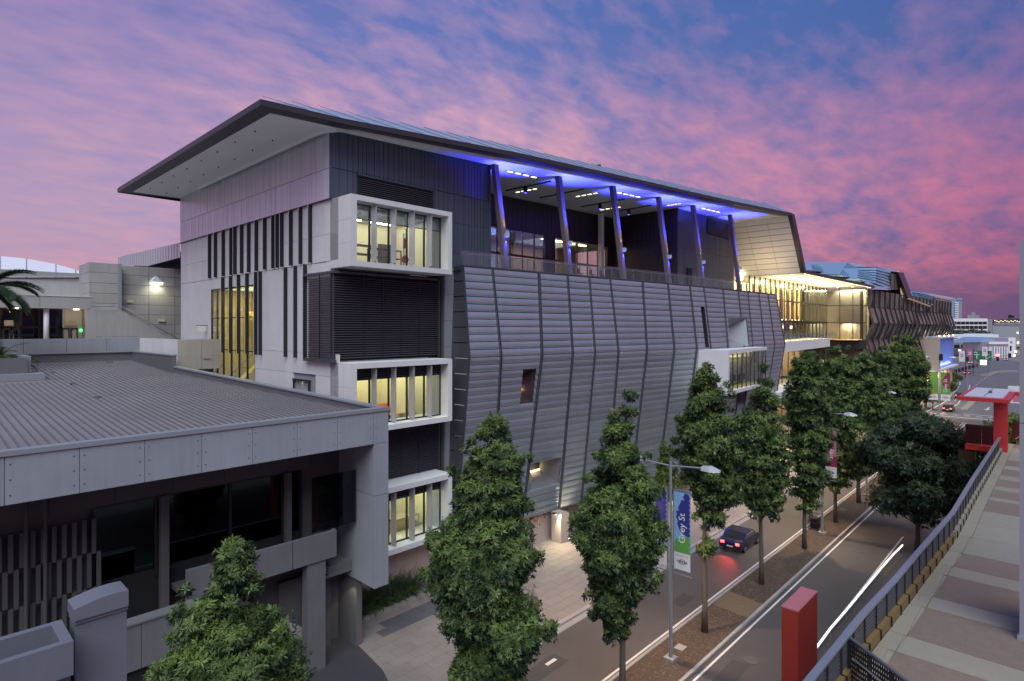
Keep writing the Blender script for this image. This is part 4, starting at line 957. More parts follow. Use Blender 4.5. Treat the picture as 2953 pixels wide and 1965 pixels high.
# terrace slab and balustrade at z 16
MB().prism([(80.5, 28.6, 14.6), (111, 29.6, 14.9), (111, 33, 14.9), (80.5, 33, 14.6)], (0, 0, 1.45)).build('terrace_slab', 'concrete', MBD)
b2 = thing('foyer_balustrade', 'glass balustrade on the white slab in front of the lit foyer', 'balustrade', (96, 29, 16))
for k in range(17):
    a = Vector((81, 28.75)).lerp(Vector((116.5, 29.9)), k / 17); b = Vector((81, 28.75)).lerp(Vector((116.5, 29.9)), (k + .97) / 17)
    MB().quad((a.x, a.y, 16.1), (b.x, b.y, 16.1), (b.x, b.y, 17.2), (a.x, a.y, 17.2)).build('glass_panel', 'glass_bal', b2); MB().bar((a.x, a.y, 16.1), (a.x, a.y, 17.2), .06).build('post', 'steel', b2)
MB().bar((81, 28.75, 17.22), (116.5, 29.9, 17.22), .05).build('handrail', 'steel', b2)
# glass corner bay
g0, g1 = Vector((121.2, 32.9)), Vector((124.2, 27.0)); cb_ = MB()
for k in range(4): q = g0.lerp(g1, k / 3); cb_.bar((q.x, q.y, 6), (q.x, q.y, ZL), .09, .14)
for z in (11.8, 15.9, 19.1, 22.3): cb_.bar((g0.x, g0.y, z), (g1.x, g1.y, z), .08, .14)
cf_ = cb_.build('corner_glazing', 'mullion', MBD)
for k in range(3):
    a, b = g0.lerp(g1, (k + .03) / 3), g0.lerp(g1, (k + .97) / 3)
    for z0_, z1_ in ((6, 11.7), (16.0, 19.0), (19.2, 22.2), (22.4, ZL)): MB().quad((a.x, a.y, z0_), (b.x, b.y, z0_), (b.x, b.y, z1_), (a.x, a.y, z1_)).build('pane', 'glass_warm', cf_)
    MB().quad((a.x - .02, a.y, 14.2), (b.x - .02, b.y, 14.2), (b.x - .02, b.y, 15.8), (a.x - .02, a.y, 15.8)).build('spandrel', 'frame', cf_)
bx('bay_back_wall', 127.5, 127.7, 27.2, 36, 6, ZL, 'white_room', MBD); bx('bay_floor', 121, 127.5, 27.6, 36, 15.85, 15.98, 'timber_wall', MBD); MB().prism([(126.4, 28, 22), (126.4, 34, 23.6), (126.4, 34, 25.4), (126.4, 28, 22.6)], (.2, 0, 0)).build('bay_bulkhead', 'conc_dark', MBD)
for k in range(3): bx('doorway', 127.35, 127.45, 28.2 + k * 2.2, 29.0 + k * 2.2, 16, 18.4, 'redglass', MBD)
area('bay_light', (125.4, 30, 25.4), (125.4, 30, 0), 3, 4, 3500, (1.0, .86, .50)); area('bay_light', (125.6, 30, 18.9), (126, 30, 0), 2, 4, 2000, (1.0, .80, .42)); area('bay_light', (124.8, 31, 11.5), (126, 30, 8), 2, 4, 800, (1.0, .86, .46))
# levels below the slab
lo = MB()
for k in range(14): x = 84 + k * 2.85; lo.box(x - .06, x + .06, 32.2, 32.3, .1, 14.6)
for z in (4.2, 9.2, 10.4): lo.box(83, 121, 32.15, 32.3, z - .2, z + .2)
lf = lo.build('lower_glazing', 'mullion', MBD)
for k in range(13):
    x = 84 + k * 2.85
    for z0_, z1_ in ((.1, 4), (4.4, 9), (10.6, 14.5)): bx('pane', x + .07, x + 2.75, 32.22, 32.23, z0_, z1_, 'glass_warm', lf)
bx('lower_back_wall', 82, 122, 37, 37.2, 0, 14.6, 'timber_wall', MBD); bx('lower_floor', 82, 122, 32.4, 37, 9.2, 9.4, 'conc_dark', MBD)
area('lower_light', (102, 34.5, 14.3), (102, 35, 0), 34, 2, 2600, (1.0, .86, .46)); area('lower_light', (102, 34, 8.9), (102, 35, 0), 34, 2, 2600, (1.0, .82, .42)); area('street_glow', (100, 31.5, 5.0), (100, 27, 0), 40, .6, 3000, (1.0, .72, .36))
MB().prism([(80.5, 27.6, 8.2), (100, 28.4, 8.2), (100, 32, 8.2), (80.5, 32, 8.2)], (0, 0, 1.3)).build('balcony_slab', 'concrete', MBD)
# ---- bronze glass wing
wg = thing('glass_wing', 'long wing of folded bronze glass under blue grey metal roofs', 'building', (124, 27, 0))
WZ = [25.3, 22.1, 19.0, 15.9, 12.4, 0]; WO = [0, .1, -.75, .35, -.6, -.3]
wy = lambda x: 26.8 - 3.4 * (x - 124) / 81
NXW = 22
zz_off = [random.uniform(-.35, .35) for _ in range(NXW + 1)]
for k in range(NXW):
    xa_, xb_ = 124.3 + 81 * k / NXW, 124.3 + 81 * (k + 1) / NXW - .12
    for r_ in range(5):
        if xa_ > 168 and WZ[r_] <= 16 : 
            if WZ[r_] > 12.5 or WZ[r_] == 12.4: continue
        j = random.uniform(-.28, .28)
        MB().quad((xa_, wy(xa_) + WO[r_] + j * .5, WZ[r_]), (xb_, wy(xb_) + WO[r_] - j * .5, WZ[r_]), (xb_, wy(xb_) + WO[r_ + 1] + j, WZ[r_ + 1] + .05), (xa_, wy(xa_) + WO[r_ + 1], WZ[r_ + 1] + .05)).build('glass_panel', 'brownglass', wg)
    mu = MB()
    for r_ in range(5 if xa_ < 168 else 3): mu.bar((xa_ - .06, wy(xa_) + WO[r_] - .25, WZ[r_]), (xa_ - .06, wy(xa_) + WO[r_ + 1] - .25, WZ[r_ + 1]), .12, .3, up=(0, 1, 0))
    mu.build('mullion', 'mullion', wg)
for z in WZ[1:4]: MB().bar((124.3, wy(124) + (-.9 if z == 19 else .0), z), (205, wy(205) + (-.9 if z == 19 else .0), z), .1, .1).build('transom', 'mullion', wg)
bx('wing_core', 125, 204.5, 28.2, 60, 0, 25.2, 'conc_dark', wg); bx('wing_core', 204.5, 206, 24, 60, 0, 25.2, 'conc_dark', wg)
S9 = lambda x, y: (2440 + .2181 * x, 740 + .2181 * y)
def q9(x, y, Y): return pY(*S9(x, y), Y)
def facet(name, pts, m, back=10, ribs=0, par=wg):
    P = [q9(*p) for p in pts]; o = MB().prism(P, (0, back, .6)).build(name, m, par)
    if ribs:
        mb = MB()
        for k in range(1, ribs): 
            a = P[0].lerp(P[3], k / ribs); b = P[1].lerp(P[2], k / ribs); mb.bar(a - Vector((0, .1, 0)), b - Vector((0, .1, 0)), .18, .12)
        mb.build('roof_rib', 'roofrib', o)
facet('roof_facet', [(160, 155, 30), (398, 150, 27.5), (380, 350, 26.8), (140, 300, 29)], 'roofblue', 14, 6)
facet('roof_facet', [(398, 150, 27.5), (592, 190, 27.5), (560, 427, 26.3), (380, 350, 26.8)], 'roofblue', 14, 6)
facet('roof_facet', [(862, 460, 27), (1030, 480, 26), (1015, 600, 25.0), (885, 552, 25.4)], 'roofblue', 14, 6)
facet('roof_facet', [(1030, 480, 26), (1182, 530, 25), (1152, 648, 24.2), (1015, 600, 25.0)], 'roofblue', 14, 6)
facet('roof_facet', [(400, 138, 30), (600, 165, 29), (750, 215, 28), (592, 192, 27.6)], 'roofmetal', 8)
facet('roof_facet', [(1030, 478, 27), (1420, 545, 26), (1468, 575, 24), (1182, 532, 24.6)], 'roofmetal', 14)
facet('gable_fascia', [(690, 205, 26), (760, 215, 26), (885, 552, 25), (820, 556, 25)], 'fascia', 6)
facet('gable_soffit', [(690, 225, 26.6), (720, 225, 26.4), (815, 552, 25.4), (750, 550, 25.6)], 'wood', .3)
for k, (x0, x1, y0) in enumerate(((590, 640, 225), (640, 690, 240), (690, 715, 290), (715, 740, 365))):
    P = [q9(x0, y0, 26.6), q9(x1 - 4, y0 + 4, 26.6), q9(x1 - 4, 440, 26.6), q9(x0, 440, 26.6)]; MB().quad(*P).build('glass_panel', 'brownglass', wg); MB().bar(P[0], P[3], .2).build('mullion', 'mullion', wg)
MB().bar(q9(820, 558, 25), q9(1105, 660, 24.2), .35, .3).build('eave_beam', 'wood', wg); MB().bar(q9(1182, 535, 24.4), q9(1405, 582, 23.6), .35, .35).build('eave_beam', 'wood', wg)
facet('roof_facet', [(290, 352, 27.2), (562, 428, 26.6), (556, 446, 25.9), (290, 432, 25.9)], 'roofmetal', .5)
for k in range(3): facet('glass_panel', [(562 + k * 10, 360 - k * 40, 26.9), (572 + k * 10, 330 - k * 40, 26.9), (572 + k * 10, 446, 26.5), (562 + k * 10, 446, 26.5)], 'brownglass', .1)
# roofs over the lower canopy
S6 = lambda x, y: (2100 + .3827 * x, 700 + .3827 * y)
def q6(x, y, Y): return pY(*S6(x, y), Y)
def facet6(pts, m, ribs, back=12):
    P = [q6(*p) for p in pts]; o = MB().prism(P, (0, back, 1.0)).build('roof_facet', m, wg); mb = MB()
    for k in range(1, ribs): a = P[0].lerp(P[1], k / ribs); b = P[3].lerp(P[2], k / ribs); mb.bar(a - Vector((0, .12, 0)), b - Vector((0, .12, 0)), .16, .12)
    if ribs: mb.build('roof_rib', 'roofrib', o)
facet6([(610, 168, 40), (845, 152, 44), (795, 240, 36), (625, 205, 33)], 'roofblue', 16)
facet6([(885, 148, 36), (980, 195, 33), (970, 275, 30), (820, 238, 31)], 'roofblue', 9)
facet6([(845, 152, 40), (885, 148, 38), (825, 238, 33), (790, 238, 33)], 'white', 0)
facet6([(885, 147, 42), (1010, 165, 41), (1060, 190, 38), (980, 200, 34)], 'roofmetal', 0)
facet6([(975, 205, 33), (985, 200, 32.5), (972, 275, 30), (960, 275, 30)], 'white', 0)
# blue panel screen at the far end
bs = thing('blue_screen_box', 'blue lit panel screen in a concrete frame low on the far wing', 'screen', (185, 22, 8))
bx('side_panel', 169.4, 169.8, 21.6, 26, 8.0, 15.9, 'ground_wall', bs)
MB().prism([(169.4, 22.4, 15.6), (205, 22.2, 15.6), (205, 27, 15.6), (169.4, 27, 15.6)], (0, 0, .4)).build('top_slab', 'concrete', bs); MB().prism([(169.4, 22.4, 7.5), (207, 22.2, 7.5), (207, 27, 7.5), (169.4, 27, 7.5)], (0, 0, .5)).build('bottom_slab', 'concrete', bs)
for k in range(6):
    x = 170 + k * 5.75; MB().prism([(x, 22.9, 8), (x + 2.6, 23.3, 8), (x + 5.6, 22.9, 8), (x + 5.6, 23.5, 8), (x, 23.5, 8)], (0, 0, 7.6)).build('blue_panel', 'water_metal', bs)
area('screen_light', (186, 21.4, 8.6), (186, 23.6, 12), 32, .4, 800, (.5, .6, 1.0))
bx('shop_wall', 168, 205, 24.5, 24.7, 0.1, 7.4, 'white_room', wg)
for k in range(11): bx('shop_pillar', 150 + k * 5, 150.5 + k * 5, 22.8, 23.3, .1, 7.4, 'ground_wall', wg); 
for k in range(9): bx('shop_lamp', 146 + k * 5.5, 147.3 + k * 5.5, 23.6, 24.0, 5.4, 6.3, 'e_warm', wg)
area('shop_light', (170, 23.6, 6.8), (170, 21, 0), 46, 1, 1700, (1.0, .74, .34))
MB().prism([(150, 23.6, 6.2), (168, 23.2, 6.6), (168, 25.5, 6.6), (150, 25.5, 6.2)], (0, 0, .15)).build('awning', 'glass_bal', wg)
for k in range(8): bx('terrace_lamp', 172 + k * 4, 172.3 + k * 4, 22.5, 22.7, 16.01, 16.3, 'e_warm' if k % 2 else 'white', wg)
# ============================================================ LOW BUILDING ON THE LEFT
LB = thing('low_concrete_building', 'low grey concrete building with ribbed metal roof and deep shaded recess', 'building', (10, 27, 0))
XR = 18.65
def rz(y): return 13.25 + (y - 27.4) * 1.85 / 34.9       # roof plane
rx = lambda y: 18.55 - (y - 27) * (3.4 / 24.5)          # right parapet line
# fascia panels
fj = [-14]
while fj[-1] < XR - 1: fj.append(fj[-1] + 3.05)
fj = [XR] + [XR - .95 - 2.15 * k for k in range(0, 16)]; fj = fj[::-1]
for a, b in zip(fj, fj[1:]): bx('fascia_panel', a + .02, b, 27.0, 27.15, 11.8, 13.52, 'conc_grey', LB)
bx('fascia_core', fj[0], XR - .02, 27.16, 27.5, 11.82, 13.5, 'conc_dark', LB)
bx('capping', fj[0], XR + .03, 26.94, 27.42, 13.52, 13.70, 'capping', LB)
for a in fj[2:-1]:
    for z in (12.1, 12.65, 13.2):
        for dx in (-.16, .16): bx('bolt', a + dx - .02, a + dx + .02, 26.985, 27.0, z, z + .04, 'conc_dark', LB)
# roof sheet, ribs, parapets
P = [(-25, 27.42), (18.5, 27.42), (rx(51.3), 51.3), (15.0, 62.3), (-25, 62.3)]
MB().quad(*[(x, y, rz(y)) for x, y in P]).build('roof_sheet', 'roofgrey', LB)
x = -14.0; k = 0
while x < 18.2:
    yend = 62.2 if x < 15.0 else 27 + (18.4 - x) / (3.4 / 24.5)
    y0 = 27.45
    if x < 6.9 and x > -8: yend = 49.5
    if yend > 29: MB().prism([(x - .035, y0, rz(y0)), (x + .035, y0, rz(y0)), (x + .02, y0, rz(y0) + .06), (x - .02, y0, rz(y0) + .06)], (0, yend - y0, rz(yend) - rz(y0))).build('roof_rib', 'rooftrim', LB)
    x += .31
def wall_bar(name, a, b, za0, za1, zb0, zb1, w, m, par=LB):
    a = Vector(a); b = Vector(b); n = Vector(((b - a).y, -(b - a).x)).normalized() * w
    mb = MB(); n0 = len(mb.v)
    mb.v += [(*a, za0), (*b, zb0), (*(b + n), zb0), (*(a + n), za0), (*a, za1), (*b, zb1), (*(b + n), zb1), (*(a + n), za1)]
    mb.f += [(0, 3, 2, 1), (4, 5, 6, 7), (0, 1, 5, 4), (1, 2, 6, 5), (2, 3, 7, 6), (3, 0, 4, 7)]; return mb.build(name, m, par)
wall_bar('parapet', (18.30, 27.3), (rx(51.3) - .05, 51.3), 12.6, 13.6, 13.8, 14.95, .30, 'rooftrim'); wall_bar('parapet_cap', (18.22, 27.3), (rx(51.3) - .13, 51.3), 13.6, 13.70, 14.95, 15.05, .46, 'capping')
wall_bar('parapet', (15.0, 50.9), (15.0, 62.5), 13.6, 15.85, 14.4, 15.85, .3, 'rooftrim'); wall_bar('parapet_cap', (14.94, 50.85), (14.94, 62.6), 15.85, 15.95, 15.85, 15.95, .42, 'capping')
wall_bar('parapet', (-25, 62.6), (15.25, 62.6), 14.6, 15.85, 14.6, 15.85, .3, 'rooftrim'); wall_bar('parapet_cap', (-25, 62.55), (15.3, 62.55), 15.85, 15.95, 15.85, 15.95, .42, 'capping')
for px, py in ((480 * .3189 + 0, 650 + 1343 * .3189), (655 * .3189, 650 + 1442 * .3189), (990 * .3189, 650 + 1252 * .3189), (885 * .3189, 650 + 1566 * .3189)):
    q = pZ(px, py, 14.2); 
    for _ in range(5): q = pZ(px, py, rz(q.y))
    MB().box(q.x - .16, q.x + .16, q.y - .1, q.y + .1, q.z + .05, q.z + .14).build('roof_anchor', 'rooftrim', LB)
# corner blade wall hanging down
bx('corner_panel', 17.75, XR, 27.0, 27.2, 9.0, 11.78, 'conc_grey', LB); bx('corner_panel', 17.75, XR, 27.0, 27.2, 4.0, 8.97, 'conc_grey', LB)
bx('corner_panel', XR - .15, XR, 27.2, 33.0, 4.0, 11.78, 'conc_grey', LB)
for y0, y1 in ((27.2, 29.1), (29.12, 30.9)):
    for z0, z1 in ((4.0, 8.97), (9.0, 11.8)): bx('corner_panel', 17.75, 17.9, y0, y1, z0, z1, 'conc_grey', LB)
bx('corner_core', 17.9, XR - .15, 27.2, 30.9, 4.02, 11.75, 'conc_dark', LB)
# recess: soffit, back wall, windows, balcony beam
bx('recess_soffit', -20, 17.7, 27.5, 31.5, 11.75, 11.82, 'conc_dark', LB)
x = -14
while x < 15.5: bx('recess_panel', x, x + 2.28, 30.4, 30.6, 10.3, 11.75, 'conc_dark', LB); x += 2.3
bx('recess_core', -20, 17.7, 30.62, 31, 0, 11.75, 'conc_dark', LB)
wf = MB(); bx('recess_glass', 5.9, 15.3, 30.5, 30.52, 7.0, 10.3, 'glass_dark', LB); bx('recess_dark', 5.9, 15.3, 30.56, 30.6, 5, 10.3, 'black', LB)
for x in (5.9, 8.3, 8.8, 11.6, 14.3, 14.7, 15.3): wf.box(x - .06, x + .06, 30.4, 30.5, 6.6, 10.3)
wf.box(5.9, 15.3, 30.42, 30.5, 10.22, 10.3); wf.build('window_frame', 'frame', LB); bx('recess_column', 14.35, 14.65, 30.1, 30.4, 6.5, 10.3, 'conc_dark', LB); bx('recess_column', 8.4, 8.75, 30.1, 30.4, 4.0, 10.3, 'conc_dark', LB)
x = 8.9
for k in range(3): bx('balcony_panel', x + .03, x + 2.44, 28.3, 28.5, 5.85, 7.25, 'conc_deep', LB); x += 2.46
bx('balcony_floor', 8.9, 16.3, 28.5, 30.4, 5.9, 6.1, 'conc_dark', LB); bx('balcony_return', 16.1, 16.3, 28.5, 30.4, 5.85, 7.25, 'conc_deep', LB)
MB().quad((15.0, 28.6, 7.3), (17.6, 28.6, 7.3), (17.6, 28.6, 10.2), (15.0, 28.6, 10.2)).build('balcony_screen', 'glass_dark', LB)
bx('stair_soffit', 15.5, 17.9, 29.2, 31.5, 4.4, 5.0, 'conc_deep', LB)
random.seed(9)
for tier, (z0, z1) in enumerate(((8.5, 9.9), (7.0, 8.45), (5.5, 6.95))):
    for k in range(16):
        xx = .7 + k * .34 + (tier % 2) * .17; bx('screen_fin', xx, xx + .15, 30.1, 30.25, z0 - .1 * (k % 2), z1, 'conc_dark', LB)
for x in (3.6, 4.2): MB().tube([(x, 29.9, 4), (x, 29.9, 11.7)], .07, 8).build('downpipe', 'conc_dark', LB)
# retaining wall at the lower left and pillar line
x = 4.6
while x < 8.4: bx('retaining_panel', x, x + 1.95, 25.9, 26.1, 4.9, 6.65, 'conc_deep', LB); x += 1.97
bx('retaining_core', -20, 8.5, 26.1, 30, 0, 4.9, 'black', LB); bx('retaining_cap', 4.6, 8.54, 25.85, 26.5, 6.65, 6.72, 'conc_deep', LB)
p = pY(890, 1626, 28.3); bx('column', p.x, p.x + 1.0, 28.4, 29.0, 0.1, 5.85, 'conc_deep', LB); bx('column', p.x - 3.4, p.x - 2.7, 29.2, 29.8, 0.1, 5.9, 'conc_dark', LB)
bx('stair_wall', 14.0, 17.0, 30.2, 30.4, 0.1, 4.5, 'conc_dark', LB); MB().prism([(10.5, 29.9, 5.6), (16.0, 29.9, 1.2), (16.0, 29.9, .5), (10.5, 29.9, 4.9)], (0, 1.2, 0)).build('stair_flight', 'conc_block', LB)
sg = thing('street_sign_board', 'small black sign board on the wall under the balcony', 'sign', (17.5, 29, 4.2)); q = pY(927, 1640, 28.9); bx('sign_plate', q.x - .02, q.x + .34, 28.86, 28.9, q.z - .45, q.z + .15, 'black', sg)
for k in range(3): bx('sign_line', q.x + .04, q.x + .28, 28.853, 28.859, q.z - .3 + k * .13, q.z - .26 + k * .13, 'capping', sg)
bx('wall_return', 17.9, 18.25, 29, 33.2, 0.1, 4.2, 'conc_deep', LB); spot('sign_light', (17.3, 29.0, 3.9), (17.9, 29.6, 1.5), 60, (1, .9, .5), 70, .5, .05)
# cantilevered concrete block and terrace parapet behind
TB = thing('terrace_building', 'concrete terrace building behind the ribbed roof with glazed doors and block walls', 'building', (5, 66, 15))
bx('block_panel', 16.0, 17.72, 52.7, 52.9, 15.72, 17.1, 'conc_block', TB); bx('block_panel', 17.74, 19.28, 52.7, 52.9, 15.72, 17.1, 'conc_block', TB); bx('block_panel', 16.0, 17.72, 52.7, 52.9, 14.6, 15.7, 'conc_block', TB); bx('block_panel', 17.74, 19.28, 52.7, 52.9, 14.6, 15.7, 'conc_block', TB)
bx('block_lamp', 17.9, 18.5, 52.62, 52.69, 15.45, 15.5, 'capping', TB)
y = 52.9
while y < 63.6: bx('parapet_panel', 16.0, 16.2, y, y + 1.18, 14.6, 17.1, 'concrete', TB); y += 1.2
bx('bridge_floor', 16.2, 19.25, 52.9, 63, 14.6, 14.9, 'conc_dark', TB)
x = -22
while x < 16: bx('parapet_panel', x, x + 2.92, 63.7, 63.95, 15.2, 17.12, 'conc_grey', TB); x += 2.95
bx('terrace_floor', -30, 19.2, 63.9, 95, 16.3, 16.5, 'paver', TB)
mb = MB().tube([(12.6, 64.0, 17.25), (16.1, 64.0, 17.25)], .04, 6); mb.build('handrail', 'steel', TB)
# block wall with joints (Y=68) and tower return
z = 16.5; rws = []
while z < 24.2: rws.append((z, min(z + .97, 24.3))); z += .98
for (a, b) in ((15.3, 17.9), (17.92, 20.3), (20.32, 22.7)):
    for z0, z1 in rws: bx('wall_block', a, b - .02, 68, 68.2, z0, z1 - .02, 'conc_block', TB)
bx('wall_core', 15.3, 23, 68.2, 69, 16.5, 24.28, 'conc_dark', TB)
for z0, z1 in rws: bx('wall_block', 12.9, 15.0, 67.0, 67.2, z0, z1 - .02, 'conc_block', TB); bx('wall_block', 12.7, 12.9, 67.0, 71.5, z0, z1 - .02, 'conc_block', TB)
bx('wall_core', 12.9, 15.3, 67.22, 70, 16.5, 24.28, 'conc_dark', TB); bx('wall_cover', 15.0, 15.28, 66.9, 68, 18, 24.3, 'conc_grey', TB)
# stair wall with sloping top and steel handrail
a, b = pY(300, 890, 65.2), pY(350, 890, 65.2); c = pY(519, 985, 65.2)
MB().prism([(a.x - 1.4, 65.2, 16.4), (c.x, 65.2, 16.4), (c.x, 65.2, c.z - .3), (b.x, 65.2, b.z - .15), (a.x - 1.4, 65.2, a.z - .15)], (0, .3, 0)).build('stair_wall', 'conc_block', TB)
MB().tube([(a.x - 1, 65.1, a.z + .15), (b.x, 65.1, b.z + .2), (c.x, 65.1, c.z + .1)], .06, 8).build('handrail', 'steel', TB)
# upper band, canopy, glazed doors
x = -22
for k in range(9): x0 = -22 + k * 3.9; bx('wall_panel', x0, x0 + 3.87, 70.5, 70.7, 20.75, 22.55, 'conc_block', TB); bx('wall_panel', x0, x0 + 3.87, 70.5, 70.7, 22.57, 24.0, 'conc_block', TB) if False else None
for k in range(9): x0 = -22 + k * 3.88; bx('fascia_panel', x0, min(x0 + 3.85, 12.9), 67.0, 67.2, 19.85, 20.95, 'conc_block', TB)
bx('canopy_soffit', -22, 12.9, 67.2, 70.5, 19.86, 19.95, 'white', TB); bx('canopy_top', -22, 12.9, 66.95, 70.5, 20.95, 21.0, 'concrete', TB)
for k in range(9): x0 = -22 + k * 3.88; bx('wall_panel', x0, min(x0 + 3.86, 12.7), 70.2, 70.5, 21.0, 22.3, 'conc_block', TB)
q = pY(126, 900, 67.6); q2 = pY(141, 900, 67.6); MB().tube([((q.x + q2.x) / 2, 67.6, 16.5), ((q.x + q2.x) / 2, 67.6, 19.86)], (q2.x - q.x) / 2 * 1.1, 16).build('column', 'white', TB, True)
bx('door_glass', -20, 11.2, 70.35, 70.37, 16.5, 19.86, 'glass_dark', TB); bx('interior_dark', -20, 11.2, 74, 74.1, 16.5, 19.9, 'black', TB); bx('wall_end', 11.3, 12.7, 70.2, 70.4, 16.5, 19.86, 'white', TB)
df = MB()
def Xd(px): return pY(px, 900, 70.3).x
for px in (3, 60, 113, 125, 172, 176, 227, 265): df.box(Xd(px) - .08, Xd(px) + .08, 70.25, 70.35, 16.5, 19.86)
df.box(-20, 11.2, 70.25, 70.35, 18.05, 18.2); df.build('door_frame', 'mullion', TB)
for x0, x1 in ((178, 224), (7, 56)):
    xm = (Xd(x0) + Xd(x1)) / 2
    for a, b in ((Xd(x0), xm - .03), (xm + .03, Xd(x1))):
        d_ = MB().box(a, a + .12, 70.15, 70.24, 16.5, 18.05).box(b - .12, b, 70.15, 70.24, 16.5, 18.05).box(a, b, 70.15, 70.24, 17.9, 18.05).box(a, b, 70.15, 70.24, 16.5, 16.75).build('door', 'conc_dark', TB); bx('push_bar', a + .1, b - .1, 70.08, 70.14, 17.0, 17.06, 'steel', d_)
    bx('exit_lamp_box', xm - .5, xm + .5, 70.0, 70.2, 18.25, 18.75, 'ochre' if False else 'cream', TB)
    MB().tube([(xm - .15, 70.05, 16.8), (xm - .15, 69.95, 17.5), (xm + .15, 69.95, 17.5), (xm + .15, 70.05, 16.8)], .025, 6).build('door_handle', 'steel', TB)
ex_ = thing('exit_sign', 'small green lit exit sign inside the dark glazed doors', 'sign', (Xd(233), 70, 17.7)); bx('face', Xd(229), Xd(237), 70.05, 70.1, 17.72, 17.92, 'e_green', ex_)
for px in (38, 210): q = Xd(px); bx('downlight', q - .2, q + .2, 68.6, 68.9, 19.8, 19.855, 'e_warm', TB); point('canopy_lamp', (q, 68.7, 19.6), 8, (1, .7, .35))
bx('alarm_box', Xd(278) - .2, Xd(278) + .4, 66.85, 66.98, 19.3, 19.75, 'white', TB)
wl = thing('wall_floodlight', 'bright triangular floodlight on the block wall', 'lamp', (0, 0, 0)); q = pY(453, 815, 67.5)
MB().quad((q.x - .55, 67.2, q.z), (q.x + .55, 67.2, q.z), (q.x, 67.95, q.z + .65)).quad((q.x - .55, 67.2, q.z), (q.x, 67.95, q.z + .65), (q.x - .55, 67.95, q.z)).quad((q.x + .55, 67.2, q.z), (q.x + .55, 67.95, q.z), (q.x, 67.95, q.z + .65)).build('hood', 'lampgrey', wl)
bx('lens', q.x - .45, q.x + .45, 67.3, 67.9, q.z - .14, q.z - .02, emis('flood_lens', (1, .97, .72), 10), wl); spot('flood', (q.x, 67.5, q.z - .2), (q.x, 67.95, q.z - 3), 170, (1, .93, .62), 150, .5, .15)
for px, py in ((375, 870), (466, 925)): q = pY(px, py, 67.9); o = bx('step_light', q.x - .3, q.x + .3, 67.85, 67.99, q.z - .1, q.z + .12, 'cream', TB)
# pale clad upper extension behind the corner
E = [pY(342, 742, 87), pY(521, 699, 63), pY(521, 742, 63), pY(425, 770, 76), pY(342, 764, 87)]
E[0] = pX(342, 742, 19.4); E[1] = pX(519.5, 700, 19.4); E[2] = pX(519.5, 743, 19.4); E[3] = pX(425, 768, 19.4); E[4] = pX(342, 764, 19.4)
MB().quad(E[0], E[1], E[2], E[3], E[4]).build('clad_extension', 'paleclad', TB); 
MB().quad(E[2] + Vector((.02, 0, 0)), E[3] + Vector((.02, 0, 0)), E[3] + Vector((6, 0, 0)), E[2] + Vector((6, 0, 0))).build('extension_underside', 'black', TB)
bx('extension_core', 21, 24, 63, 86, 20, 26.2, 'black', TB)
for k in range(26):
    t = k / 26; a = E[0].lerp(E[1], t); b = (E[4].lerp(E[3], t / .52) if t < .52 else E[3].lerp(E[2], (t - .52) / .48)); MB().bar(a - Vector((.03, 0, 0)), b - Vector((.03, 0, 0)), .03, .03).build('cladding_rib', 'capping', TB)
# white shallow roof far left
dm = thing('shallow_white_roof', 'wide shallow white roof rising behind the terrace building', 'roof', (0, 100, 22))
R0 = [(-140, 790, 95), (-140, 728, 118), (0, 739, 118), (76, 746, 116), (161, 762, 112), (218, 778, 105), (255, 795, 96)]
P = [pY(*r_) for r_ in R0]; back = [p + Vector((0, 25, 0)) for p in P[1:]]
base_ = [pY(r_[0], 800, 94) for r_ in R0[1:]]; base_[-1] = pY(256, 797, 94)
mb = MB()
for k in range(5): mb.quad(base_[k], base_[k + 1], P[k + 2], P[k + 1]); mb.quad(P[k + 1], P[k + 2], back[k + 1] - Vector((0, 0, 3)), back[k] - Vector((0, 0, 3)))
mb.build('roof_sheet', 'white', dm)
rbm = MB()
for k in range(6): rbm.bar(base_[k], P[k + 1], .12, .1)
rbm.build('roof_seam', 'capping', dm); bx('eave_wall', base_[0].x, base_[-1].x, 94.2, 96, 16, base_[-1].z + .3, 'conc_block', dm)

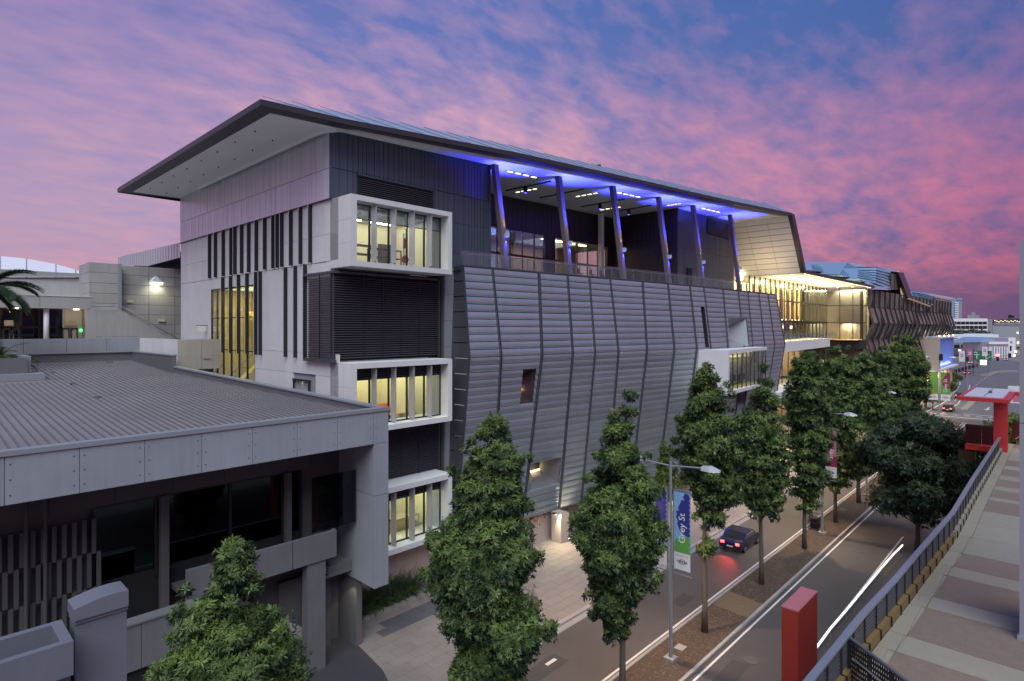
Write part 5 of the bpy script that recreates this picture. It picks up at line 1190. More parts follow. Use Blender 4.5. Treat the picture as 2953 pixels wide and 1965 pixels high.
# ---- planter and palms on the ribbed roof
pl = thing('roof_planter', 'concrete planter box with ferny palms on the ribbed roof', 'planter', (5, 55, 14))
bx('base', -6, 7.1, 50.6, 60, 14.5, 14.95, 'capping', pl); bx('front_wall', -6, 6.3, 51.6, 51.85, 14.96, 16.0, 'rooftrim', pl); bx('side_wall', 6.1, 6.5, 51.86, 59, 14.96, 16.1, 'capping', pl); bx('soil', -6, 6.1, 51.9, 59, 14.96, 15.6, 'soil', pl)
def frond(v, f, tone, base, az, elv, length, droop, leaflets=26, lw=.05, ll=.55, tn=.5):
    d = Vector((math.cos(az), math.sin(az), 0)); pts = []; p = Vector(base); ang = elv
    for k in range(leaflets + 1):
        pts.append(p.copy()); stp = length / leaflets; p = p + (d * math.cos(ang) + Vector((0, 0, 1)) * math.sin(ang)) * stp; ang -= droop / leaflets
    sdv = Vector((-d.y, d.x, 0))
    for k in range(2, leaflets):
        t = k / leaflets; l = ll * math.sin(math.pi * min(1, .15 + t * .85)) ** .6; tan = (pts[k + 1] - pts[k]).normalized()
        for s_ in (-1, 1):
            for dz in (-.15, .25):
                tip = pts[k] + (sdv * s_ * .8 + tan * .55 + Vector((0, 0, dz - .25 * random.random()))).normalized() * l
                n = len(v); w = tan * lw; v += [tuple(pts[k] - w * .5), tuple(pts[k] + w * .5), tuple(tip)]; f.append((n, n + 1, n + 2)); tone.append(tn + random.uniform(-.2, .3))
    for a, b in zip(pts, pts[1:]):
        n = len(v); w = sdv * .025; v += [tuple(a - w), tuple(a + w), tuple(b + w), tuple(b - w)]; f.append((n, n + 1, n + 2, n + 3)); tone.append(.5)
def mesh_tone(name, v, f, tone, m, parent=None):
    me = bpy.data.meshes.new(name); o0 = ploc(parent); me.from_pydata([tuple(Vector(p) - o0) for p in v], [], f); me.materials.append(M[m])
    at = me.attributes.new('tone', 'FLOAT', 'FACE'); at.data.foreach_set('value', np.array(tone, dtype=np.float32)); me.update(); return link(bpy.data.objects.new(name, me), parent)
random.seed(21)
for (cx, cy, cz, n, L_, lab, ev) in ((5.2, 55.6, 15.7, 30, 2.6, 'bushy fern palm filling the planter on the ribbed roof', (.3, 1.4)), (5.75, 53.2, 15.6, 14, 1.7, 'small fern palm at the corner of the roof planter', (.2, 1.1))):
    t = thing('fern_palm', lab, 'palm', (cx, cy, cz)); v, f, tn = [], [], []
    for k in range(n): frond(v, f, tn, (cx, cy, cz), k * 2.4, random.uniform(*ev), L_ * random.uniform(.8, 1.1), 1.5, 22, .06, .42, .45)
    mesh_tone('frond', v, f, tn, 'frond', t); MB().tube([(cx, cy, cz - .2), (cx, cy, cz + .3)], .12, 8).build('trunk', 'bark', t)
t = thing('foxtail_palm', 'tall palm with plume fronds reaching in from the frame edge', 'palm', (0, 58, 15)); v, f, tn = [], [], []
q = pY(-42, 840, 58); 
for k, (az, e_) in enumerate(((-.35, .75), (-.75, .25), (-.1, .05), (.4, .7), (1.2, .6), (2.2, .5), (3.2, .3), (4.0, .5), (-.5, -.25), (-1.2, .5), (-.55, 1.15))):
    frond(v, f, tn, tuple(q), az, e_, 3.9, 1.5, 60, .10, .66, .15); frond(v, f, tn, tuple(q), az - .04, e_ - .05, 3.9, 1.5, 60, .10, .5, .15)
    frond(v, f, tn, tuple(q), az + .03, e_ + .04, 3.8, 1.5, 34, .07, .5, .1)
mesh_tone('frond', v, f, tn, 'frond', t); MB().tube([(q.x, q.y, 15), (q.x, q.y, q.z)], [.2, .12], 10).build('trunk', 'bark', t)

# ============================================================ NEAR PILLAR AND TROUGH (lower left)
nb = thing('curved_cap_pillar', 'smooth grey pillar with a gently curved cap in the lower left', 'pillar', (2.2, 9.2, 8))
x0, x1 = 1.9, 2.62
bx('shaft', x0 + .02, x1 - .01, 11.12, 11.5, 6, 13.42, 'near', nb)
cp = MB(); n = 10
arc = [(x0 - .0 + (x1 - x0) * k / n, 13.68 + .12 * math.sin(math.pi * (k / n) * .55 + .3) - .035) for k in range(n + 1)]
cp.prism([(a, 11.05, b) for a, b in arc] + [(x1, 11.05, 13.5), (x0, 11.05, 13.5)], (0, .5, 0)); cp.build('cap', 'near', nb); bx('cap_band', x0 + .01, x1 + .0, 11.09, 11.52, 13.43, 13.49, 'near', nb)
tg = thing('wall_trough', 'empty rectangular concrete trough beside the curved cap pillar', 'planter', (0, 11, 12.9))
bx('front_wall', -1, 1.82, 10.62, 10.74, 12.9, 13.4, 'near', tg); bx('back_wall', -1, 1.82, 11.42, 11.54, 12.9, 13.4, 'near', tg); bx('end_wall', 1.68, 1.821, 10.741, 11.419, 12.9, 13.4, 'near', tg); bx('bottom', -1, 1.68, 10.74, 11.42, 12.9, 12.98, 'black', tg)
bx('trough_wall', -1, 1.85, 11.0, 11.6, 7, 12.89, 'near', nb)

# ============================================================ PLANTER BED AND SHRUBS
pb = thing('planter_bed', 'long kerbed gravel planting bed against the building base', 'planter', (21, 32, 0))
for k in range(7): bx('kerb', 18.35 + k * .92, 18.35 + (k + 1) * .92 - .015, 31.05, 31.25, .1, .36, 'kerb', pb)
bx('kerb', 18.35, 18.55, 31.26, 33.2, .1, .36, 'kerb', pb); bx('kerb', 24.6, 24.8, 31.26, 33.2, .1, .36, 'kerb', pb); bx('gravel_fill', 18.55, 24.6, 31.25, 33.2, .1, .28, 'gravel', pb)
def blade_plant(name, lab, grp, x, y, z, n, L_, w, m, tone0, upr=.9):
    t = thing(name, lab, 'plant', (x, y, z), grp); v, f, tn = [], [], []
    for k in range(n):
        az = random.uniform(0, 6.28); e_ = random.uniform(.5, 1.45) * upr; l = L_ * random.uniform(.6, 1.1); d = Vector((math.cos(az), math.sin(az), 0)); s_ = Vector((-d.y, d.x, 0)) * w
        p = Vector((x, y, z)) + d * random.uniform(0, .12); ang = e_; prev = None; segs = 4; tt = tone0 + random.uniform(-.15, .3)
        for j in range(segs + 1):
            ww = s_ * (1 - j / segs) if w < .04 else s_ * math.sin(math.pi * (.12 + .85 * j / segs)); cur = (tuple(p - ww), tuple(p + ww))
            if prev: q_ = len(v); v += [prev[0], prev[1], cur[1], cur[0]]; f.append((q_, q_ + 1, q_ + 2, q_ + 3)); tn.append(tt)
            prev = cur; p = p + (d * math.cos(ang) + Vector((0, 0, math.sin(ang)))) * l / segs; ang -= .42
    mesh_tone('leaf', v, f, tn, m, t)
random.seed(31)
locs = ['at the near left corner of the planting bed', 'second from the left in the planting bed', 'behind the left end of the planting bed', 'left of middle in the planting bed', 'in the middle of the planting bed', 'right of middle in the planting bed', 'near the right end against the wall', 'at the far right end of the planting bed', 'beneath the hanging concrete corner', 'in front of the tallest clump']
for k in range(10):
    x = 18.9 + k * .58; blade_plant('strap_leaf_plant', 'dark strap leaved plant ' + locs[k], 'strap leaved plants in the bed', x, 32.4 + .35 * math.sin(k * 2), .28, 130, 1.9 if k < 4 else 2.6, .026, 'leaf_dark', .25)
loc2 = ['front left of the bed', 'front middle of the bed', 'front of the bed beside the kerb grate', 'front right of the bed', 'beside the tall clump on the right']
for k in range(5): blade_plant('broad_leaf_plant', 'light green broad leaved plant at the ' + loc2[k], 'broad leaved plants in the bed', 19.3 + k * 1.05, 31.75, .28, 34, .95, .08, 'leaf_yellow', .3)

# ============================================================ TREES
def crown_mesh(name, lobes, per, leaf, seed, m, whorl=7, darkin=True, fill=.5, aspect=.27):
    g = np.random.default_rng(seed); V = []; T_ = []
    for (cx, cy, cz, rr, rh) in lobes:
        n = int(per * rr * rr * 1.0) + 6
        d = g.normal(size=(n, 3)); d /= np.linalg.norm(d, axis=1)[:, None]
        rad = np.where(g.random(n) < fill, g.uniform(.35, .95, n), g.uniform(.86, 1.08, n))
        bump = 1 + .24 * np.sin(d[:, 0] * 5 + seed) * np.cos(d[:, 1] * 6 + cx) + .1 * np.sin(d[:, 2] * 9 + cz)
        c = np.stack([cx + d[:, 0] * rr * rad * bump, cy + d[:, 1] * rr * rad * bump, cz + d[:, 2] * rh * rad * bump], 1)
        tone = .16 + .48 * d[:, 2] + g.normal(0, .13, n) - .25 * (1 - rad)  # painted light: clump tops brighter, undersides and insides darker
        for k in range(whorl):
            up = d + np.array([0, 0, .25]) + g.normal(0, .18, (n, 3)); up /= np.linalg.norm(up, axis=1)[:, None]
            a = np.cross(up, g.normal(size=(n, 3))); a /= np.linalg.norm(a, axis=1)[:, None]
            b = a * .85 + up * g.uniform(.05, .7, n)[:, None] + np.array([0, 0, -.22]); b /= np.linalg.norm(b, axis=1)[:, None]
            s_ = np.cross(up, b); s_ /= np.linalg.norm(s_, axis=1)[:, None]
            l = leaf * g.uniform(.65, 1.2, n)[:, None]; w = l * aspect * .5
            p0 = c; p1 = c + b * l * .5 + s_ * w; p2 = c + b * l; p3 = c + b * l * .5 - s_ * w
            V.append(np.stack([p0, p1, p2, p3], 1)); T_.append(tone + g.normal(0, .05, n))
    V = np.concatenate(V); T_ = np.concatenate(T_); n = len(V)
    me = bpy.data.meshes.new(name); me.vertices.add(n * 4); me.vertices.foreach_set('co', V.reshape(-1).astype(np.float32))
    me.loops.add(n * 4); me.loops.foreach_set('vertex_index', np.arange(n * 4, dtype=np.int32)); me.polygons.add(n)
    me.polygons.foreach_set('loop_start', np.arange(0, n * 4, 4, dtype=np.int32)); me.polygons.foreach_set('loop_total', np.full(n, 4, dtype=np.int32))
    at = me.attributes.new('tone', 'FLOAT', 'FACE'); at.data.foreach_set('value', T_.astype(np.float32)); me.materials.append(M[m]); me.update(calc_edges=True); return me
def columnar_lobes(seed, h0, h1, rmax):
    r_ = random.Random(seed); lobes = []; n = 15
    for k in range(n):
        t = k / (n - 1); z = h0 + (h1 - h0) * t; env = rmax * (math.sin(math.pi * min(1, .22 + .80 * (1 - t) ** .8)) ** .7 if t > .0 else .6)
        env = rmax * (.55 + .5 * math.sin(math.pi * (t ** .75))) * (1 - .62 * t ** 2.2)
        if t > .93: lobes.append((r_.uniform(-.1, .1), r_.uniform(-.1, .1), z - .3, .55, .75)); continue
        m_ = 3 if env > 1.1 else 2
        for j in range(m_):
            a = r_.uniform(0, 6.28); off = env * r_.uniform(.35, .62); rr = env * r_.uniform(.38, .56)
            lobes.append((math.cos(a) * off, math.sin(a) * off, z + r_.uniform(-.4, .4), rr, rr * r_.uniform(.8, 1.1)))
        lobes.append((0, 0, z, env * .42, .7))
    return lobes
def trunk_mesh(mb, lobes, h0, h1, r0, seed, lean=0):
    r_ = random.Random(seed); pts = [(0, 0, -.05)]; n = 9
    for k in range(1, n + 1): pts.append((r_.uniform(-.06, .06) + lean * k / n, r_.uniform(-.06, .06), h1 * .93 * k / n))
    mb.tube(pts, [r0 * (1.18 if k == 0 else 1) * (1 - .8 * k / n) for k in range(n + 1)], 9)
    for (cx, cy, cz, rr, rh) in lobes:
        if rr < .35 or abs(cx) + abs(cy) < .05: continue
        zb_ = max(h0 * .8, cz - math.hypot(cx, cy) * .9 - .4); mb.tube([(lean * zb_ / h1, 0, zb_), (cx * .5, cy * .5, (zb_ + cz) / 2 - .1), (cx, cy, cz)], [r0 * .3, r0 * .2, r0 * .08], 5)
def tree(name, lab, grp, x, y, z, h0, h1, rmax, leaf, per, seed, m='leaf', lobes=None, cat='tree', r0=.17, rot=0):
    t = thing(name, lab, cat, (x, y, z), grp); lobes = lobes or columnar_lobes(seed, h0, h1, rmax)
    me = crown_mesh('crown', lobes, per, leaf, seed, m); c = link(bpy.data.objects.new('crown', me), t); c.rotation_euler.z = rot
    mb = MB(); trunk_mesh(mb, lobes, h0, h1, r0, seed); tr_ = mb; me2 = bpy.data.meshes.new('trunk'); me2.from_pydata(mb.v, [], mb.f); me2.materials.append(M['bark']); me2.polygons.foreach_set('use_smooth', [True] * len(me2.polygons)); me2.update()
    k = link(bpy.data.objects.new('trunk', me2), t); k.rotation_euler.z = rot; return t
GR = 'columnar trees along the median'
def lob(cam_list):  # lobes given in camera-right metres, height, radius, vertical radius, depth jitter
    return [(SA * a + CA * d, -CA * a + SA * d, z, r_, rv) for (a, z, r_, rv, d) in cam_list]
def prof(rows, seed, dens=1.0):
    """rows: (height, left extent, right extent) in metres as seen from the street; fills with clumps"""
    r_ = random.Random(seed); L_ = []
    for (z, l, rgt) in rows:
        c = (l + rgt) / 2; l = c + (l - c) * .90; rgt = c + (rgt - c) * .90; w = rgt - l; dep = w / 2
        k = max(1, int(w * 1.3 * dens + r_.random())); rr0 = min(.78, max(.32, w * .19))
        for j in range(k):
            f_ = (j + .5) / k if k > 1 else .5; rr = rr0 * r_.uniform(.6, 1.25)
            a = l + rr * .85 + (w - 1.7 * rr) * f_; e_ = math.sqrt(max(0, 1 - ((a - c) / (w / 2 + .01)) ** 2))
            for s_ in ((-1, 1) if e_ * dep > .7 else (0,)): L_.append((a, z + r_.uniform(-.55, .55), rr, rr * r_.uniform(.7, 1.0), s_ * e_ * dep * r_.uniform(.35, .7)))
        for j in range(1 if w > 1.6 else 0):
            a = r_.choice((l - .05, rgt + .05)) + r_.uniform(-.25, .25); L_.append((a, z + r_.uniform(-.5, .5), rr0 * r_.uniform(.3, .5), rr0 * r_.uniform(.25, .45), r_.uniform(-.4, .4) * dep))
    return lob(L_)
# lower-left tree: (height above ground, left, right)
def zz(py, d): return 18 - (py - 948) * d / 1688
def xx_(px, x0, d): return (px - x0) * d / 1688
def rows_from(px0, d, pts):
    mid = []
    for a, b in zip(pts, pts[1:]): mid += [a, tuple((p + q) / 2 for p, q in zip(a, b))]
    pts = mid + [pts[-1]]
    return [(zz(py, d), xx_(l, px0, d), xx_(r_, px0, d)) for (py, l, r_) in pts]
TR = [
 (6.0, 690, 14.95, [(1552, 664, 714), (1590, 640, 735), (1640, 615, 755), (1700, 560, 775), (1755, 545, 790), (1810, 560, 800), (1860, 510, 800), (1910, 470, 840), (1960, 450, 880), (2020, 440, 900), (2090, 450, 900), (2160, 480, 880)], 'columnar tree at the lower left before the shaded recess'),
 (15.0, 1418, 21.5, [(1228, 1400, 1470), (1262, 1370, 1490), (1300, 1350, 1515), (1345, 1335, 1535), (1395, 1318, 1530), (1440, 1310, 1545), (1490, 1320, 1545), (1535, 1330, 1540), (1570, 1250, 1590), (1625, 1235, 1560), (1680, 1240, 1540), (1735, 1270, 1535), (1790, 1290, 1600), (1850, 1300, 1590), (1900, 1300, 1540), (1960, 1290, 1530), (2010, 1310, 1500)], 'big leafy columnar tree left of the fanned pavement, tallest in front'),
 (24.0, 1815, 28.1, [(1172, 1798, 1868), (1215, 1785, 1880), (1260, 1750, 1850), (1310, 1745, 1885), (1365, 1735, 1900), (1420, 1715, 1930), (1480, 1700, 1930), (1540, 1640, 1935), (1600, 1690, 1930), (1650, 1700, 1915), (1710, 1710, 1885), (1770, 1720, 1870), (1830, 1760, 1850)], 'columnar tree just left of the first banner lamp post'),
 (32.9, 2018, 34.5, [(1062, 2000, 2032), (1100, 1978, 2065), (1150, 1965, 2085), (1200, 1950, 2080), (1250, 1935, 2110), (1310, 1935, 2125), (1370, 1950, 2120), (1430, 1985, 2130), (1490, 1990, 2085), (1560, 2000, 2060), (1610, 1985, 2050)], 'thin columnar tree just right of the first banner lamp post'),
 (41.8, 2200, 41.0, [(1080, 2188, 2225), (1130, 2175, 2250), (1180, 2160, 2255), (1240, 2115, 2270), (1300, 2110, 2280), (1360, 2125, 2290), (1420, 2130, 2270), (1470, 2140, 2250)], 'columnar tree behind the twin red tail lamps'),
 (51.0, 2322, 47.7, [(1015, 2305, 2352), (1060, 2285, 2375), (1110, 2270, 2395), (1170, 2270, 2400), (1230, 2275, 2400), (1290, 2280, 2400), (1350, 2280, 2395), (1410, 2290, 2380), (1450, 2300, 2370)], 'columnar tree with its crown over the second lamp post'),
 (59.8, 2410, 54, [(1018, 2390, 2440), (1060, 2370, 2465), (1110, 2360, 2475), (1170, 2355, 2480), (1230, 2360, 2480), (1290, 2370, 2480), (1350, 2375, 2470), (1400, 2385, 2450)], 'columnar tree with the round tree grate beside it'),
 (68.2, 2483, 60, [(1025, 2475, 2510), (1070, 2455, 2535), (1130, 2440, 2560), (1190, 2430, 2560), (1250, 2430, 2560), (1310, 2440, 2550), (1360, 2455, 2530)], 'columnar tree left of the round crowned tree'),
 (78.0, 2548, 68, [(1010, 2535, 2570), (1050, 2515, 2590), (1110, 2500, 2600), (1170, 2500, 2610), (1230, 2505, 2600), (1290, 2520, 2590)], 'columnar tree before the glass wing, lower than its neighbour'),
 (90.5, 2607, 76.5, [(962, 2592, 2622), (1000, 2575, 2640), (1050, 2550, 2672), (1100, 2545, 2675), (1150, 2550, 2660), (1205, 2560, 2660), (1250, 2575, 2650)], 'tallest dark tree rising against the bronze glass wing'),
 (99.0, 2655, 83.5, [(1000, 2645, 2670), (1040, 2635, 2675), (1100, 2625, 2672), (1150, 2620, 2665)], 'last median tree beyond the tallest dark tree'),
]
for k, (X_, px0, d, rws_, lab) in enumerate(TR):
    if k >= 6: rws_ = [(a, b - (px0 - b) * .12, c + (c - px0) * .12) for a, b, c in rws_]
    lobes = prof(rows_from(px0, d, rws_), 40 + k)
    h1 = max(l[2] for l in lobes); h0 = min(l[2] for l in lobes)
    leaf = .30 if d < 30 else (.30 if d < 45 else .36); per = {0: 850, 1: 560, 2: 420, 3: 320}.get(k, 250 if d < 50 else 170)
    leaf = {0: .155, 1: .19, 2: .22, 3: .25}.get(k, leaf * .88)
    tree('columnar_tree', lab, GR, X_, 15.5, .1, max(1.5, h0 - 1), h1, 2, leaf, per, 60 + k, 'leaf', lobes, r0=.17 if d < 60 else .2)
# round tree beside the footbridge
def round_lobes(seed, z0, z1, rad, n):
    r_ = random.Random(seed); L_ = []
    for k in range(n):
        a = r_.uniform(0, 6.28); t = r_.random(); z = z0 + (z1 - z0) * t; e_ = rad * math.sqrt(max(.04, 1 - abs(2 * t - .95) ** 2.2)); o = e_ * r_.uniform(.45, .86); rr = rad * r_.uniform(.20, .30)
        L_.append((math.cos(a) * o, math.sin(a) * o, z, rr, rr * .75))
    L_.append((0, 0, (z0 + z1) / 2, rad * .55, (z1 - z0) * .34)); return L_
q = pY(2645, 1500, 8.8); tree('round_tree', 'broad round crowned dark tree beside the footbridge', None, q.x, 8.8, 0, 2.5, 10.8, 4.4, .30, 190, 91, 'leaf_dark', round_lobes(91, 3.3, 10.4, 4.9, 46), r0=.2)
q = pZ(2850, 1420, 0); 
tree('round_tree', 'green street tree behind the red gateway post', None, 70, 4.0, 0, 2.5, 9, 4, .34, 130, 92, 'leaf_yellow', round_lobes(92, 4.0, 9.3, 4.6, 34), r0=.2)
tree('round_tree', 'green tree beyond the gateway canopy at the frame edge', None, 77, -.8, 0, 2.5, 9, 4, .34, 110, 93, 'leaf', round_lobes(93, 4.5, 9.8, 4.4, 30), r0=.2)
for k, (px, py, d, r_, lab) in enumerate(((2722, 1122, 150, 3.0, 'small street tree glowing yellow beside the shopfront'), (2740, 1092, 175, 3.2, 'taller of the two yellow lit trees by the blue screen'), (2690, 1165, 130, 2.6, 'small tree on the far pavement near the lit shopfront'))):
    x = (px - CX) / F * d; X_, Y_ = SA * x + CA * d, -CA * x + SA * d; zc = 18 - (py - 948) * d / 1688
    tree('street_tree', lab, 'small trees on the far pavement', X_, Y_, .1, 1.5, zc + r_, r_, .6, 46, 100 + k, 'leaf_yellow', round_lobes(100 + k, max(2, zc - r_), zc + r_ * .8, r_, 14), r0=.1)
for k, (x, y) in enumerate(((40.5, 27.6), (49.5, 27.2), (58.5, 26.9))):
    tree('pavement_tree', ['slim tree by the wall column lit from below', 'slim uplit tree behind the first banner lamp post', 'slim uplit tree near the projecting concrete room'][k], 'uplit trees beside the zinc front', x, y, .1, 1.6, 7.2, 1.3, .3, 150, 120 + k, 'leaf_yellow', columnar_lobes(120 + k, 2, 7, 1.3), r0=.07)
    if k: spot('tree_uplight', (x + .5, y - .6, .3), (x, y, 5), 700, (1, .82, .42), 75, .7, .05)
# far wood and shrubs
me = crown_mesh('wood', [(x, y, 9 + 3 * math.sin(x), 16, 8) for x, y in ((520, 80), (545, 70), (575, 62), (600, 58), (640, 60))], 2.2, 2.4, 5, 'leaf_dark'); o = bpy.data.objects.new('distant_wood', me); COL.objects.link(o); tag(o, 'dark wooded mass behind the white buildings at the horizon', 'trees', kind='stuff')
# ============================================================ STREET FURNITURE
def lamp_post(x, y, h, lab, banners, double=True, grp='banner lamp posts on the median', col=('blue',)):
    t = thing('lamp_post', lab, 'lamp post', (x, y, .1), grp)
    MB().tube([(x, y, .1), (x, y, h + .25)], [.11, .075], 10).build('pole', 'galv', t); MB().box(x - .28, x + .28, y - .28, y + .28, .08, .3).build('base', 'kerb', t)
    ax = Vector((SA * .0 + .0, -1, 0)); dirs = [Vector((.10, -1, 0)).normalized()] + ([Vector((-.10, 1, 0)).normalized()] if double else [])
    for dv in dirs:
        a = Vector((x, y, h)); b = a + dv * 1.75 + Vector((0, 0, .12)); MB().tube([a, b], .045, 8).build('arm', 'galv', t)
        s_ = Vector((-dv.y, dv.x, 0)); hd = MB(); c = b - dv * .05
        P0 = [c + s_ * .14 + Vector((0, 0, .10)), c - s_ * .14 + Vector((0, 0, .10)), c - s_ * .17 - Vector((0, 0, .10)), c + s_ * .17 - Vector((0, 0, .10))]
        m_ = c + dv * .45; P1 = [m_ + s_ * .17 + Vector((0, 0, .16)), m_ - s_ * .17 + Vector((0, 0, .16)), m_ - s_ * .24 - Vector((0, 0, .12)), m_ + s_ * .24 - Vector((0, 0, .12))]
        e = c + dv * .95; P2 = [e + s_ * .10 + Vector((0, 0, .0)), e - s_ * .10 + Vector((0, 0, .0)), e - s_ * .12 - Vector((0, 0, .10)), e + s_ * .12 - Vector((0, 0, .10))]
        for A_, B__ in ((P0, P1), (P1, P2)):
            for k in range(4): hd.quad(A_[k], A_[(k + 1) % 4], B__[(k + 1) % 4], B__[k])
        hd.quad(*P0); hd.quad(*P2[::-1]); ho = hd.build('lamp_head', 'lampgrey', t)
        MB().quad(m_ - s_ * .15 - Vector((0, 0, .125)) - dv * .2, m_ + s_ * .15 - Vector((0, 0, .125)) - dv * .2, m_ + s_ * .15 - Vector((0, 0, .125)) + dv * .25, m_ - s_ * .15 - Vector((0, 0, .125)) + dv * .25).build('lens', 'e_soft', ho); spot('street_light', m_ - Vector((0, 0, .3)), m_ + dv * .8 - Vector((0, 0, 8)), 5200 if dv.y > 0 else 1000, (1.0, .68, .42), 125, .9, .15)
    return t
def banner(post, x, y, z0, z1, side, w, cols, word, grp, lab):
    """banner held by a frame on one side of the pole, facing along -X (towards the camera)"""
    b = thing('street_banner', lab, 'banner', (x, y, z0), grp)
    y0, y1 = (y - .22, y - .22 - w) if side < 0 else (y + .22 + w, y + .22)
    ym, yM = min(y0, y1), max(y0, y1); s = y - .18 if side < 0 else y + .18
    MB().bar((x, s, z0 - .25), (x, s, z1 + .05), .06, .06).bar((x, s, z0 - .25), (x, s + side * (w + .1), z0 - .25), .05, .05).bar((x, s, z1 + .02), (x, s + side * (w + .1), z1 + .02), .06, .08).bar((x, y, z0 + .3), (x, s, z0 + .3), .05, .05).bar((x, y, z1 - .9), (x, s, z1 - .9), .05, .05).build('bracket_frame', 'galv', b)
    zw = z0 + (z1 - z0) * .22; X_ = x - .015
    MB().quad((X_, yM, zw), (X_, ym, zw), (X_, ym, z1 - .05), (X_, yM, z1 - .05)).quad((X_ + .03, yM, z0), (X_ + .03, ym, z0), (X_ + .03, ym, z1), (X_ + .03, yM, z1)).build('cloth', cols[0], b)
    MB().quad((X_, yM, z0), (X_, ym, z0), (X_, ym, zw), (X_, yM, zw)).build('white_foot', 'white', b)
    mbs = [MB() for _ in cols[1:]]; nr_ = 26; ra = w * .085; hh = z1 - .1 - zw
    for r_i in range(nr_):
        for c_i in range(7):
            u = (c_i + .5 * (r_i % 2)) / 6.6; t = (r_i + .5) / nr_
            edge = .62 - 1.1 * t + .12 * math.sin(t * 21) if t < .32 else (.12 + .05 * math.sin(t * 17) if t < .5 else (t - .5) * 2.6 + .1)
            if t < .68 and u > edge: idx = 0
            elif t > .80 - .1 * u: idx = 1
            else: continue
            if idx >= len(mbs): continue
            yy = yM - ra - (w - 2 * ra) * min(u, 1); z = z1 - .12 - hh * t
            mbs[idx].quad(*[(X_ - .004 - .0005 * ((r_i * 7 + c_i) % 9), min(max(yy + ra * 1.15 * math.cos(a * .6283), ym), yM), max(zw, min(z + ra * 1.25 * math.sin(a * .6283), z1 - .05))) for a in range(10)])
    for mb_, c in zip(mbs, cols[1:]):
        if mb_.v: mb_.build('dot_print', c, b)
    # lettering runs up the banner
    ang = (R(90), R(-90), R(-90))
    if word: text('lettering', word, w * .56, 'white', b, (X_ - .012, (ym + yM) / 2, zw + (z1 - zw) * .40), Matrix(((0, 0, -1), (0, 1, 0), (1, 0, 0))).to_euler(), .003)
    text('small_print', 'Proudly Supported by', w * .085, 'frame', b, (X_ - .012, (ym + yM) / 2, zw - .16), (R(90), 0, R(-90)), .001)
    text('logo_lettering', 'NRMA', w * .24, 'frame', b, (X_ - .012, (ym + yM) / 2, z0 + (zw - z0) * .48), (R(90), 0, R(-90)), .002)
    rg = MB()
    for k in range(20):
        a0, a1 = 6.2832 * k / 20, 6.2832 * (k + 1) / 20; cy, cz = (ym + yM) / 2, z0 + (zw - z0) * .48
        rg.quad(*[(X_ - .008, cy + q * math.cos(a), cz + q * .75 * math.sin(a)) for q, a in ((w * .2, a0), (w * .2, a1), (w * .17, a1), (w * .17, a0))])
    rg.build('logo_ring', 'frame', b); return b
bl_l = mat('banner_light_blue', (.20, .38, .62), .6); bl_n = mat('banner_navy', (.030, .030, .22), .6); bl_g = mat('banner_green', (.10, .30, .06), .6); bn_m = mat('banner_maroon', (.20, .02, .06), .6); bn_p = mat('banner_pink', (.42, .14, .24), .6); bn_o = mat('banner_olive', (.16, .24, .04), .6)
lp1 = pZ(1934, 1905, .1); zt = 18 - (1352 - 948) * lp1.dot(Vector((CA, SA, 0))) / 1688
lamp_post(lp1.x, lp1.y, 10.6, 'grey street lamp with blue banners, nearest on the median', None)
banner(None, lp1.x, lp1.y, 5.15, 9.35, -1, .92, (bl_l, bl_n, bl_g), 'Grey St', 'street banners', 'blue dotted Grey St banner on the right of the nearest lamp post')
bb = banner(None, lp1.x, lp1.y, 5.15, 9.35, 1, .92, (bl_l, bl_n), '', 'street banners', 'blue south bank banner half hidden by leaves on the nearest lamp post')
text('lettering', 'south bank', .2, 'white', bb, (lp1.x - .04, lp1.y + .68, 6.25), (R(90), 0, R(-90)), .002)
lp2 = pZ(2371, 1541, .1); lamp_post(lp2.x, lp2.y, 10.6, 'grey street lamp with maroon banners, second on the median', None)
banner(None, lp2.x, lp2.y, 5.15, 9.35, -1, .92, (bn_m, bn_p), 'Grey St', 'street banners', 'maroon Grey St banner on the second lamp post among leaves'); banner(None, lp2.x, lp2.y, 5.15, 9.35, 1, .92, (bn_m, bn_p), '', 'street banners', 'plain maroon banner on the far side of the second lamp post')
lamp_post(71.5, 15.5, 11.2, 'grey street lamp whose head shows between trees, third on the median', None)
lp4 = pZ(2709, 1205, .1); lamp_post(lp4.x, lp4.y, 12.2, 'grey street lamp with green banners and signal at the crossing', None)
banner(None, lp4.x, lp4.y, 3.6, 9.2, -1, 1.55, (bl_g, bn_m), 'Grey St', 'street banners', 'green and maroon Grey St banner at the crossing'); banner(None, lp4.x, lp4.y, 3.6, 9.2, 1, 1.55, (bn_o, bl_g), '', 'street banners', 'plain green banner left of the crossing lamp post')
def signal(x, y, z, lab, lit, pole=True):
    t = thing('traffic_signal', lab, 'traffic light', (x, y, 0), 'traffic signals'); bx('housing', x - .2, x + .2, y - .3, y + .3, z, z + 1.3, 'black', t)
    if pole: MB().tube([(x + .3, y, 0), (x + .3, y, z + 1.3)], .08, 8).build('pole', 'galv', t)
    for k in range(3):
        m_ = {0: 'frame', 1: 'frame', 2: 'frame'}[k]
        if lit == k: m_ = 'e_red' if k == 2 else 'e_green'
        MB().tube([(x - .21, y, z + .22 + k * .42), (x - .25, y, z + .22 + k * .42)], .15, 10).build('lens', m_, t)
signal(lp4.x - .5, lp4.y - .3, 11.6, 'black signal head high on the banner post at the crossing', 9, False)
